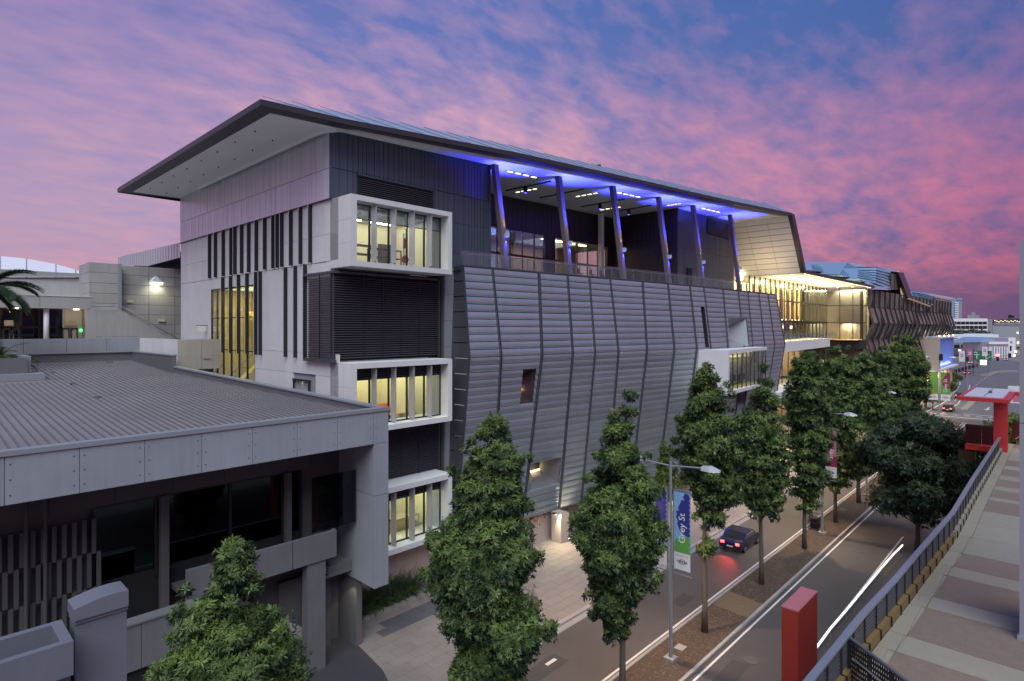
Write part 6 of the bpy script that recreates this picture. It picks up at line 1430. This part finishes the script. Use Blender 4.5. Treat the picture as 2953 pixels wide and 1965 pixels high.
# signal gantry far off with the red light and the lit sign, green direction sign
def at(px, py, d): x = (px - CX) / F * d; return Vector((SA * x + CA * d, -CA * x + SA * d, 18 - (py - 948) * d / 1688))
g = thing('signal_gantry', 'tall signal pole with a curved arm on the far traffic island', 'signal pole', tuple(at(2847, 1083, 220)))
b_ = at(2847, 1082, 222); tpz = at(2847, 1035, 222); e_ = at(2915, 1024, 222)
MB().tube([(b_.x, b_.y, .1), (b_.x, b_.y, tpz.z), tuple(at(2853, 1030, 222)), tuple(e_)], .14, 8).build('pole', 'galv', g)
q = at(2877, 1026, 220); rs = thing('traffic_signal', 'far signal showing a bright red light', 'traffic light', tuple(q), 'traffic signals'); bx('housing', q.x - .2, q.x + .2, q.y - .45, q.y + .45, q.z - 2.0, q.z + .9, 'black', rs); MB().tube([(q.x - .25, q.y, q.z + .2), (q.x - .3, q.y, q.z + .2)], .6, 12).build('lens', emis('stop_lens', (1, .03, .03), 14), rs); point('stop_glow', (q.x - 1.2, q.y, q.z), 60, (1, .05, .05), .3)
q = at(2912, 1026, 221); rs = thing('traffic_signal', 'dark signal head at the end of the far gantry arm', 'traffic light', tuple(q), 'traffic signals'); bx('housing', q.x - .2, q.x + .2, q.y - .4, q.y + .4, q.z - .9, q.z + .9, 'black', rs); bx('visor', q.x - .5, q.x - .2, q.y - .3, q.y + .3, q.z + .5, q.z + .56, 'black', rs)
q = at(2836, 1046, 215); ls = thing('lit_street_sign', 'square lit yellow green sign box on a pole at the far island', 'sign', tuple(q)); bx('box', q.x - .3, q.x + .3, q.y - 1.0, q.y + 1.0, q.z - .95, q.z + 1.0, 'white', ls); bx('face', q.x - .34, q.x - .301, q.y - .85, q.y + .85, q.z - .8, q.z + .85, 'e_sign', ls); bx('pole', q.x - .05, q.x + .05, q.y + .4, q.y + .5, 0, q.z - .95, 'galv', ls)
q = at(2830, 1026, 262); gs = thing('direction_sign', 'large green road direction sign with white route lines', 'sign', tuple(q)); bx('board', q.x, q.x + .2, q.y - 3.6, q.y + 3.6, q.z - 2.2, q.z + 2.2, 'green_sign', gs); bx('pole', q.x + .2, q.x + .4, q.y - 2, q.y - 1.8, 0, q.z + 2, 'galv', gs); bx('pole', q.x + .2, q.x + .4, q.y + 1.8, q.y + 2, 0, q.z + 2, 'galv', gs)
for (y0, y1, z0, z1) in ((-1.8, -1.5, -1.6, 1.6), (1.4, 1.7, -1.6, 1.0), (-2.8, -.6, .3, .6), (.6, 2.6, .2, .5), (1.4, 2.8, 1.3, 1.6)): bx('route_line', q.x - .05, q.x - .01, q.y + y0, q.y + y1, q.z + z0, q.z + z1, 'white', gs)
for k, (px, py, c_) in enumerate(((2774, 1028, 'white'), (2797, 1022, 'bn'), (2840, 1014, 'white'))):
    q = at(px, py, 210 + k * 12); t = thing('tall_banner', ['white banner with pink sign on the far footpath', 'pink banner with white sign on the far footpath', 'small white banner above the far island'][k], 'banner', tuple(q), 'small banners on far poles')
    bx('cloth', q.x, q.x + .05, q.y - .85, q.y + .85, q.z - 1.9, q.z + 1.9, bn_p if c_ == 'bn' else 'white', t); bx('emblem', q.x - .03, q.x, q.y - .4, q.y + .4, q.z - .2, q.z + .9, 'white' if c_ == 'bn' else bn_p, t); bx('emblem_gap', q.x - .05, q.x - .031, q.y - .18, q.y + .22, q.z + .1, q.z + .6, bn_p if c_ == 'bn' else 'white', t); MB().tube([(q.x + .1, q.y - 1.0, .1), (q.x + .1, q.y - 1.0, q.z + 2.2)], .1, 6).build('pole', 'frame', t)
signal(at(2790, 1150, 160).x, at(2790, 1150, 160).y, 9.0, 'slim signal pole beyond the gateway canopy', 9)
# bin cage on the median
q = pZ(2405, 1505, .1); q = Vector((56.2, 16.0, .1)); bn = thing('litter_bin', 'dark wire cage litter bin on the median by the second lamp post', 'bin', tuple(q)); cg = MB()
for k in range(9):
    u = k / 8 * 1.5
    cg.bar((q.x + u, q.y, .12), (q.x + u, q.y, 1.2), .03).bar((q.x + u, q.y + .8, .12), (q.x + u, q.y + .8, 1.2), .03)
for z in (.15, .7, 1.2): cg.bar((q.x, q.y, z), (q.x + 1.5, q.y, z), .04).bar((q.x, q.y + .8, z), (q.x + 1.5, q.y + .8, z), .04).bar((q.x, q.y, z), (q.x, q.y + .8, z), .04).bar((q.x + 1.5, q.y, z), (q.x + 1.5, q.y + .8, z), .04)
cg.build('cage', 'frame', bn); bx('bin_body', q.x + .3, q.x + 1.1, q.y + .15, q.y + .65, .12, 1.0, 'black', bn)
# white light trail built as a glowing strip with added rail and posts
st = thing('light_trail_strip', 'glowing white dashed strip standing in for a light trail by the cycle lane', 'light trail', (20, 10.3, 0))
S = [(2362, 1862), (2395, 1812), (2440, 1760), (2490, 1700), (2540, 1640), (2575, 1600), (2604, 1571)]
P = [pZ(px, py, .5) for px, py in S]; P[0] = pZ(2330, 1900, .5)
acc = []; 
for a, b in zip(P, P[1:]):
    n = max(1, int((b - a).length / .26)); acc += [(a.lerp(b, k / n), a.lerp(b, (k + .62) / n)) for k in range(n)]
for a, b in acc: MB().bar(a, b, .085, .085).build('lamp', 'e_trail', st)  # each glowing dash is a piece of the light trail, not a fitting
rl_ = MB(); pst = MB()
for a, b in zip(P, P[1:]): rl_.bar(a - Vector((0, 0, .05)), b - Vector((0, 0, .05)), .12, .02)
for a in P: pst.bar((a.x, a.y, 0), (a.x, a.y, a.z - .06), .04)
rl_.build('rail', 'white', st); pst.build('post', 'galv', st)  # rail and posts added for the light trail strip
# drains, patches and cracks on the road
for k, (x, y, w, d_) in enumerate(((22, 19.5, 3.2, 1.1), (35, 18.0, 2.0, .9), (27, 12.2, 4.5, 1.0), (41, 12.6, 1.6, 1.6))):
    o = sheet('asphalt_patch', [(x, y), (x + w, y + .05), (x + w - .1, y + d_), (x + .05, y + d_ - .06)], .0045, 'patch')
for k, x in enumerate((25.5, 46.5)):
    dg = thing('gutter_drain', 'dark slotted gutter drain at the kerb, ' + ('nearer one' if k == 0 else 'further one'), 'drain', (x, 22, 0)); bx('pit', x, x + 1.1, 21.75, 22.15, .003, .012, 'black', dg)
    for j in range(8): bx('bar', x + .06 + j * .13, x + .1 + j * .13, 21.76, 22.14, .0121, .02, 'kerb', dg)
# ---- cars
def car(x, y, col, lab, rev=False, lights='e_red', sc=1.0):
    c_m = mat('car_paint', col, .25, .4, var=.03); t = thing('car', lab, 'car', (x, y, 0), 'cars on the street'); s = -1 if rev else 1
    def X(u): return x + s * u * sc
    prof_ = [(-2.2, .35), (-2.2, .85), (-2.05, 1.0), (-1.6, 1.05), (-1.0, 1.45), (.35, 1.47), (1.15, 1.0), (2.0, .85), (2.2, .6), (2.2, .32)]
    MB().prism([(X(a), y - .86, b) for a, b in prof_], (0, 1.72, 0)).build('body', c_m, t)
    for yy in (y - .875, y + .865): MB().prism([(X(-1.4), yy, 1.04), (X(-.95), yy, 1.39), (X(.3), yy, 1.40), (X(.95), yy, 1.02)], (0, .01, 0)).build('side_window', 'glass_dark', t)
    MB().quad((X(-1.61), y - .7, 1.08), (X(-1.61), y + .7, 1.08), (X(-1.04), y + .62, 1.42), (X(-1.04), y - .62, 1.42)).build('rear_window', 'black', t); MB().quad((X(.42), y - .62, 1.45), (X(.42), y + .62, 1.45), (X(1.13), y + .7, 1.04), (X(1.13), y - .7, 1.04)).build('windscreen', 'black', t)
    for a in (-1.35, 1.35):
        for yy in (y - .9, y + .7):
            w = MB().tube([(X(a), yy, .32), (X(a), yy + .2, .32)], .32, 14).build('wheel', 'tyre', t); MB().tube([(X(a), yy - .005, .32), (X(a), yy + .205, .32)], .18, 10).build('rim', 'steel', w)
    for yy in (y - .75, y + .47): bx('tail_lamp', X(-2.23), X(-2.19), yy, yy + .28, .72, .9, lights, t); bx('headlight', X(2.18), X(2.22), yy, yy + .28, .58, .74, 'white' if not rev else 'e_white', t)
    bx('number_plate', X(-2.215), X(-2.205), y - .25, y + .25, .5, .62, 'white', t); return t
car(48.3, 19.6, (.035, .035, .075), 'dark blue car with lit red tail lamps on the left carriageway'); spot('tail_glow', (45.9, 19.6, .8), (42, 19.6, 0), 260, (1, .05, .04), 100, .9, .1)
car(190, 20.0, (.05, .05, .06), 'small dark car with lit tail lamps past the crossing'); car(158, 18.6, (.04, .04, .05), 'dark car at the crossing beneath the green banners')
for k, (px, py, d, c_) in enumerate(((2800, 1060, 300, (.3, .3, .32)), (2825, 1056, 320, (.15, .02, .02)), (2790, 1088, 230, (.04, .04, .05)), (2902, 1052, 330, (.2, .2, .22)))):
    q = at(px, py, d); car(q.x, q.y, c_, ['grey car queueing at the far junction', 'red car at the far junction below the pink banner', 'dark car on the curve past the far footpath', 'pale car at the far right of the junction'][k])

# ============================================================ RED SIGN PYLON
py_ = thing('red_pylon', 'tall blank red sign pylon in front of the footbridge', 'pylon', (24, 7.5, 0))
a = pY(2302, 1759, 7.5); b = pY(2357, 1701, 7.5); W_ = .62
MB().prism([(a.x, 7.5, 0), (b.x, 7.5, 0), (b.x, 7.5 + W_, 0), (a.x, 7.5 + W_, 0)], (0, 0, 7.06)).build('body', 'red', py_); MB().prism([(a.x - .01, 7.49, 7.06), (b.x + .01, 7.49, 7.06), (b.x + .01, 7.51 + W_, 7.06), (a.x - .01, 7.51 + W_, 7.06)], (0, 0, .05)).build('top_cap', 'redtop', py_)

# ============================================================ FOOTBRIDGE
FB = thing('footbridge', 'elevated pedestrian bridge deck with aggregate panels and concrete bands', 'bridge', (30, 2, 9)); ZD = 9.3
ye = [(8, 4.1), (13.7, 4.05), (16.3, 3.98), (17.5, 3.97), (21, 3.78), (24.4, 3.66), (30.2, 3.42), (37.5, 3.45), (45, 3.42), (52.8, 3.4), (58, 3.4)]
YE = lambda x: float(np.interp(x, [p[0] for p in ye], [p[1] for p in ye]))
mb = MB()
for (a, b), (c, d) in zip(ye, ye[1:]): mb.prism([(a, -9, ZD - .5), (c, -9, ZD - .5), (c, d - .12, ZD - .5), (a, b - .12, ZD - .5)], (0, 0, .46))
mb.build('deck_slab', 'deck_light', FB)
# surface pieces
Z7 = lambda x, y: (2200 + .5517 * x, 1100 + .5517 * y)
cuts = [Z7(660, 1490), Z7(690, 1410), Z7(750, 1330), Z7(830, 1175), Z7(865, 1120), Z7(925, 1005), Z7(955, 960), Z7(980, 885), Z7(1065, 700), Z7(1110, 640), Z7(1148, 615), Z7(1160, 572), Z7(1190, 543), Z7(1200, 508), Z7(1218, 488), Z7(1228, 455), Z7(1240, 437), Z7(1247, 408)]
xsx = [pZ(*c, ZD).x for c in cuts]
edges = [(8, xsx[0] - 3.4, 1), (xsx[0] - 3.4, xsx[0], 1)]
rows_ = []
prev = 8.0
pairs = [(xsx[0] - 3.1, xsx[1] - 1.2 if False else xsx[0]), (xsx[1], xsx[1] + 0)]
seg = [(xsx[k], xsx[k + 1], k % 2) for k in range(len(xsx) - 1)]
brown = [(xsx[1] - 2.3, xsx[1]), (xsx[2], xsx[3]), (xsx[4], xsx[5]), (xsx[6], xsx[7]), (xsx[9] if False else xsx[8] + .0, xsx[9] + .0)]
br = [(11.2, xsx[1]), (xsx[2], xsx[3]), (xsx[4], xsx[5]), (xsx[6], xsx[7]), (xsx[9] - 1.2, xsx[10]), (xsx[10] + .7, xsx[11] + .6), (xsx[12], xsx[13]), (xsx[14], xsx[15]), (xsx[16], xsx[17])]
br = sorted([(min(a, b), max(a, b)) for a, b in br if abs(b - a) > .3])
x = 8.0; edgew = .42
def deckpiece(x0, x1, y0f, y1, m, par=FB):
    MB().prism([(x0 + .01, y1, ZD - .04), (x1 - .01, y1, ZD - .04), (x1 - .01, y0f(x1), ZD - .04), (x0 + .01, y0f(x0), ZD - .04)], (0, 0, .04 + random.uniform(0, .002))).build('deck_panel', m, par)
for a, b in br + [(56, 58)]:
    a = max(a, x)
    if a - x > .2:
        n = max(1, round((a - x) / 2.6))
        for k in range(n): u0, u1 = x + (a - x) * k / n, x + (a - x) * (k + 1) / n; deckpiece(u0, u1, lambda q: YE(q) - .14, YE(u0) - .14 - edgew, 'deck_light'); deckpiece(u0, u1, lambda q: YE(q) - .16 - edgew, -9, 'deck_light')
    if b > a: deckpiece(a, b, lambda q: YE(q) - .14, YE(a) - .14 - edgew, 'deck_light'); deckpiece(a, b, lambda q: YE(q) - .16 - edgew, -9, 'deck_brown')
    x = max(x, b)
# kerb upstand
for (a, b), (c, d) in zip(ye, ye[1:]):
    MB().prism([(a, b - .12, ZD - .5), (c, d - .12, ZD - .5), (c, d + .12, ZD - .5), (a, b + .12, ZD - .5)], (0, 0, .78)).build('kerb_upstand', 'ochre' if a < 30 else 'deck_light', FB)
# perforated balustrade: shared lattice panel
def lattice(w, h, nx, nz, bar=.035):
    mb = MB()
    for k in range(nx + 1): x = w * k / nx; mb.box(x - bar / 2, x + bar / 2, -.006, .006, 0, h)
    for k in range(nz + 1): z = h * k / nz; mb.box(0, w, -.0055, .0055, z - bar / 2, z + bar / 2)
    return mb
LP = lattice(1.0, .74, 9, 7); lm = bpy.data.meshes.new('perforated_panel'); lm.from_pydata(LP.v, [], LP.f); lm.materials.append(M['perf']); lm.update()
bl = thing('perforated_balustrade', 'perforated steel balustrade with flat rail along the footbridge edge', 'balustrade', (20, 3.8, ZD))
acc = []; x = 9.6
while x < 52.5: x1 = x + 1.04; acc.append((Vector((x, YE(x), 0)), Vector((x1, YE(x1), 0)))); x = x1
for a, b in acc:
    o = bpy.data.objects.new('perforated_panel', lm); link(o, bl); o.location = Vector((a.x + .03, a.y, ZD + .26)) - ploc(bl); d = b - a; o.rotation_euler = (0, 0, math.atan2(d.y, d.x)); o.scale = ((d.length - .06), 1, 1)
    MB().bar((a.x, a.y, ZD + .05), (a.x, a.y, ZD + 1.05), .05, .08).prism([(a.x - .03, a.y - .02, ZD + .28), (a.x - .03, a.y - .16, ZD + .28), (a.x - .03, a.y - .16, ZD + .02), (a.x - .03, a.y - .02, ZD + .02)], (.06, 0, 0)).build('post', 'perf_black', bl)
    MB().bar((a.x, a.y, ZD + 1.06), (b.x - .008, b.y, ZD + 1.06), .17, .05).build('rail_section', 'rail', bl)
# stair balustrade coming towards the camera
sb = thing('stair_balustrade', 'black perforated stair balustrade joining at the lower right corner', 'balustrade', (17, 3, ZD))
a0 = pZ(2448, 1838, ZD + 1.05); a1 = pZ(2640, 1985, ZD + .85); LB2 = lattice(1, 1, 9, 8, .055); l2 = bpy.data.meshes.new('perforated_panel'); l2.from_pydata(LB2.v, [], LB2.f); l2.materials.append(M['perf_black']); l2.update()
d = (a1 - a0); n = 3
for k in range(n + 2):
    p = a0 + d * (k / n) * 1.0; q = a0 + d * ((k + 1) / n); o = bpy.data.objects.new('perforated_panel', l2); link(o, sb); o.location = Vector((p.x, p.y, p.z - 1.05)) - ploc(sb); o.rotation_euler = (0, 0, math.atan2(d.y, d.x)); o.scale = (math.hypot(d.x, d.y) / n - .05, 1, .98)
    MB().bar((p.x, p.y, p.z - 1.1), (p.x, p.y, p.z), .06, .06).build('post', 'perf_black', sb); MB().bar(p, q, .08, .05).build('top_rail', 'perf', sb)
MB().tube([a0 + Vector((-.15, -.12, -.42)), a1 + d * .7 + Vector((-.15, -.12, -.42))], .025, 8).build('handrail', 'steel', sb)
# red gateway
gw = thing('red_gateway', 'red gateway with post and flat canopy at the end of the footbridge', 'gateway', (54, 3.5, ZD))
MB().prism([(53.6, 3.0, ZD), (54.5, 3.0, ZD), (54.5, 3.75, ZD), (53.6, 3.75, ZD)], (0, 0, 3.6)).build('post', 'red2', gw)
can = [(50.9, 5.5), (59.6, 5.5), (59.6, -3), (57.2, -3), (57.2, 2.75), (50.9, 2.75)]
MB().prism([(*c, 13.02) for c in can], (0, 0, .24)).build('canopy', 'red2', gw); MB().prism([(51.5, 3.1, 13.271), (59.2, 3.1, 13.271), (59.2, 5.2, 13.271), (51.5, 5.2, 13.271)], (0, 0, .05)).build('canopy_top', 'lampgrey', gw); MB().prism([(57.5, -3, 13.271), (59.2, -3, 13.271), (59.2, 3.09, 13.271), (57.5, 3.09, 13.271)], (0, 0, .05)).build('canopy_top', 'lampgrey', gw)
bx('canopy_seam', 51.5, 59.2, 4.1, 4.15, 13.322, 13.33, 'perf', gw); bx('vent', 54.5, 54.8, 3.9, 4.1, 13.33, 13.5, 'perf', gw); bx('lamp', 52.6, 53.3, 4.6, 5.0, 12.85, 13.015, 'red2', gw)
rg = thing('red_glass_screen', 'dark red glass screen and red floor edge beyond the gateway', 'screen', (56, 6, ZD))
for k in range(2): MB().prism([(55.5, 3.6 + k * .97, 9.4), (55.5, 4.55 + k * .97, 9.4), (55.5, 4.55 + k * .97, 10.75), (55.5, 3.6 + k * .97, 10.75)], (.04, 0, 0)).build('glass_panel', 'redglass', rg)
bx('top_rail', 55.48, 55.58, 3.5, 5.55, 10.76, 10.82, 'frame', rg); bx('floor_edge', 55.0, 62, 3.5, 5.5, 9.0, 9.35, mat('orange_red_paint', (.75, .05, .02), .5), rg); bx('support', 56, 57, 5, 6, 0, 8.7, 'ochre', rg)
MB().prism([(58.5, 3.0, 9.5), (58.5, -6, 9.5), (58.5, -6, 10.9), (58.5, 3.0, 10.9)], (.04, 0, 0)).build('glass_panel', 'redglass', rg)
MB().tube([(54.5, 2.6, 10.2), (57.3, 1.6, 10.85), (57.6, -5, 10.85)], .04, 6).build('handrail', 'steel', rg)
for y in (1.6, -1, -3.5): MB().tube([(57.4, y, 9.3), (57.4, y, 10.85)], .03, 6).build('post', 'steel', rg)
bs_ = thing('bus_shelter_poster', 'white and pink poster panel behind the gateway', 'poster', (66, 2, 6)); q = at(2942, 1142, 75); bx('panel', q.x, q.x + .1, q.y - 1.2, q.y + 1.2, q.z - 1, q.z + 1.2, 'white', bs_); bx('pink_print', q.x - .02, q.x, q.y - .6, q.y + .7, q.z - .8, q.z + .6, bn_p, bs_)
# pale column and wall edge on the far right
rc = thing('pale_wall_edge', 'pale grey lavender column closing the right edge of the view', 'column', (20.5, .5, ZD))
p0 = pY(2940, 948, .95); bx('column_section', p0.x, p0.x + 1.2, -1.5, .95, ZD + .05, 15.35, 'pillar', rc); bx('column_section', p0.x, p0.x + 1.2, -1.5, .95, 15.37, 20.45, 'pillar', rc); bx('base_plate', p0.x - .04, p0.x + 1.2, -1.5, 1.0, ZD - .0, ZD + .12, 'pillar', rc)
spot('bridge_wall_light', (16.5, .4, 11.2), (17.5, 2.2, ZD), 70, (1, .86, .45), 110, .9, .1); spot('bridge_wall_light', (24.6, .6, 11.2), (25.4, 2.2, ZD), 50, (1, .9, .55), 110, .9, .1)
spot('bridge_wall_light', (56.5, 1.5, 12.7), (57, 1.5, ZD), 160, (1, .8, .42), 130, .9, .1)
for pp in piers if (piers := [(20, -1), (38, -1), (52, 0)]) else []: bx('pier', pp[0], pp[0] + 1, pp[1], pp[1] + 1.2, 0, ZD - .5, 'deck_light', FB)

# ============================================================ FAR BUILDINGS
def far(name, lab, px0, px1, py0, d, depth, m, wins=None, zb=0, cat='building'):
    a, b = at(px0, py0, d), at(px1, py0, d); t = thing(name, lab, cat, (a.x, a.y, 0)); dv = Vector((CA, SA, 0)) * depth
    MB().prism([(a.x, a.y, zb), (b.x, b.y, zb), (b.x + dv.x, b.y + dv.y, zb), (a.x + dv.x, a.y + dv.y, zb)], (0, 0, a.z - zb)).build('wall', m, t)
    return t, a, b
n_ = Vector((-CA, -SA, 0))
def band(t, px0, px1, py0, py1, d, m, name='window', out=.15):
    a, b = at(px0, py0, d), at(px1, py0, d); c = at(px0, py1, d)
    MB().prism([(a.x, a.y, c.z), (b.x, b.y, c.z), (b.x, b.y, a.z), (a.x, a.y, a.z)], n_ * out).build(name, m, t)
t, a, b = far('office_block', 'white office block with dark ribbon windows at the horizon', 2746, 2848, 919, 520, 30, 'white')
for y0, y1 in ((928, 936), (940, 949), (954, 962)):
    for k in range(8): band(t, 2746 + k * 12.6, 2757.5 + k * 12.6, y0, y1, 520, 'frame')
bandp = t; t2, a, b = far('office_block_wing', 'pale rounded end wing of the white office block', 2848.5, 2862, 921, 521, 30, 'capping')
band(t, 2790, 2825, 909, 919, 540, 'capping', 'plant_room', .1); band(t, 2802, 2812, 901, 909, 540, 'capping', 'plant_room', .1)
t, a, b = far('apartment_tower', 'pale blue apartment tower rising behind the glass wing', 2745, 2774, 866, 700, 25, 'roofblue')
for k in range(10): band(t, 2752, 2762, 872 + k * 5.2, 875 + k * 5.2, 700, 'white', 'balcony', 1.5)
band(t, 2764, 2772, 872, 925, 700, 'capping', 'glazed_strip', .5); band(t, 2758, 2773, 860, 866, 700, 'roofblue', 'roof_fin', 1)
t, a, b = far('long_white_shed', 'long white shed with low roof in front of the office block', 2746, 2880, 965, 430, 25, 'white'); band(t, 2778, 2800, 988, 996, 430, 'frame'); band(t, 2746, 2775, 975, 977, 430, 'capping', 'gutter', .3)
t, a, b = far('yellow_lit_shop', 'low shop building with yellow lit windows', 2748, 2835, 988, 390, 20, 'conc_grey')
for k in range(5): band(t, 2764 + k * 15, 2771 + k * 15, 1009, 1013, 390, 'e_soft')
band(t, 2746, 2860, 1018, 1023, 389, 'white', 'awning', 1); band(t, 2746, 2860, 1030, 1040, 389, 'black', 'shopfront', .4)
for k in range(3): band(t, 2752 + k * 20, 2766 + k * 20, 995, 1003, 390, 'frame')
t = thing('gabled_hall', 'white classical corner building with columns and gabled roof', 'building', tuple(at(2870, 1045, 360)))
a, b = at(2848, 990, 360), at(2905, 990, 360); dv = Vector((CA, SA, 0)) * 20
MB().prism([(a.x, a.y, 0), (b.x, b.y, 0), (b.x + dv.x, b.y + dv.y, 0), (a.x + dv.x, a.y + dv.y, 0)], (0, 0, a.z)).build('wall', 'concrete', t)
for k in range(6): band(t, 2862 + k * 7.2, 2865.5 + k * 7.2, 1000, 1044, 360, 'white', 'column', 1.2)
for k in range(4): band(t, 2867.5 + k * 10, 2871.5 + k * 10, 1003, 1036, 360, 'frame', 'window', .3)
band(t, 2846, 2907, 986, 993, 360, 'white', 'cornice', 1.5)
g0, g1, g2 = at(2812, 988, 365), at(2850, 973, 365), at(2880, 987, 365); MB().prism([g0, g1, g2], n_ * -20).build('roof', 'roofblue', t)
t = thing('white_gable_roof', 'white gabled roof behind the columned corner building', 'roof', tuple(at(2870, 980, 400))); MB().prism([at(2838, 982, 400), at(2862, 963, 400), at(2900, 985, 400)], n_ * -25).build('roof', 'white', t)
t, a, b = far('white_terrace_house', 'plain white house right of the columned corner building', 2908, 2929, 974, 370, 20, 'white'); band(t, 2912, 2917, 998, 1012, 370, 'frame'); band(t, 2912, 2919, 984, 990, 370, 'roofblue')
t, a, b = far('brown_shop', 'brown building at the far right edge with lit windows', 2930, 2952, 975, 400, 20, 'ground_wall'); band(t, 2933, 2938, 986, 992, 400, 'e_soft'); band(t, 2932, 2950, 1000, 1004, 400, 'frame', 'awning', 1)
t, a, b = far('far_warehouse', 'long grey warehouse roofs along the right horizon', 2863, 2945, 938, 760, 40, 'conc_grey'); band(t, 2865, 2945, 932, 937, 760, 'capping', 'roof', 1)
t, a, b = far('horizon_block', 'low dark blocks with small lamps on the horizon', 2866, 2950, 925, 1500, 60, 'conc_dark')
for k in range(14): band(t, 2868 + k * 5.8, 2869.5 + k * 5.8, 924 + (k * 7 % 5), 925.5 + (k * 7 % 5), 1498, 'e_soft', 'lamp', 1)
t = thing('rooftop_sign', 'dark billboard frame on the right horizon', 'sign', tuple(at(2915, 915, 1400))); band(t, 2907, 2917, 909, 918, 1400, 'frame', 'board', 1); band(t, 2918, 2924, 911, 917, 1400, 'frame', 'board', 1)
for k, (px, py, d) in enumerate(((2935, 961, 390), (2929, 1016, 300), (2950, 1070, 240), (2925, 1027, 340))):
    q = at(px, py, d); t = thing('far_street_lamp', ['orange lamp over the far wood', 'white lamp left of the brown shop', 'lamp by the right frame edge past the island', 'warm lamp beside the far right signal'][k], 'lamp', tuple(q), 'small lit lamps far down the street'); MB().tube([(q.x, q.y, 0), (q.x, q.y, q.z)], .1, 6).build('pole', 'galv', t); bx('lens', q.x - .4, q.x + .4, q.y - .4, q.y + .4, q.z, q.z + .5, 'e_warm', t)
# railing on the far footpath
fr = thing('footpath_railing', 'dark railing panels along the far footpath', 'railing', tuple(at(2775, 1060, 250)))
for k in range(7): a, b = at(2752 + k * 10, 1056 - k * .8 + (6 - k), 235 + k * 6), at(2760 + k * 10, 1055 - k * .8 + (6 - k), 236 + k * 6); MB().prism([(a.x, a.y, .1), (b.x, b.y, .1), (b.x, b.y, 1.6), (a.x, a.y, 1.6)], (.1, 0, 0)).build('railing_panel', 'frame', fr)
# far ground tone: hills
hl = MB(); rr = random.Random(3)
for k in range(26):
    px = 2600 + k * 22; z0 = 925 - 6 * math.sin(k * .5) - rr.random() * 3; a = at(px, z0, 2300); b = at(px + 22, 925 - 6 * math.sin((k + 1) * .5), 2300); hl.quad((a.x, a.y, -1), (b.x, b.y, -1), tuple(b), tuple(a))
o = hl.build('hills', 'hedge'); struct(o)
MB()
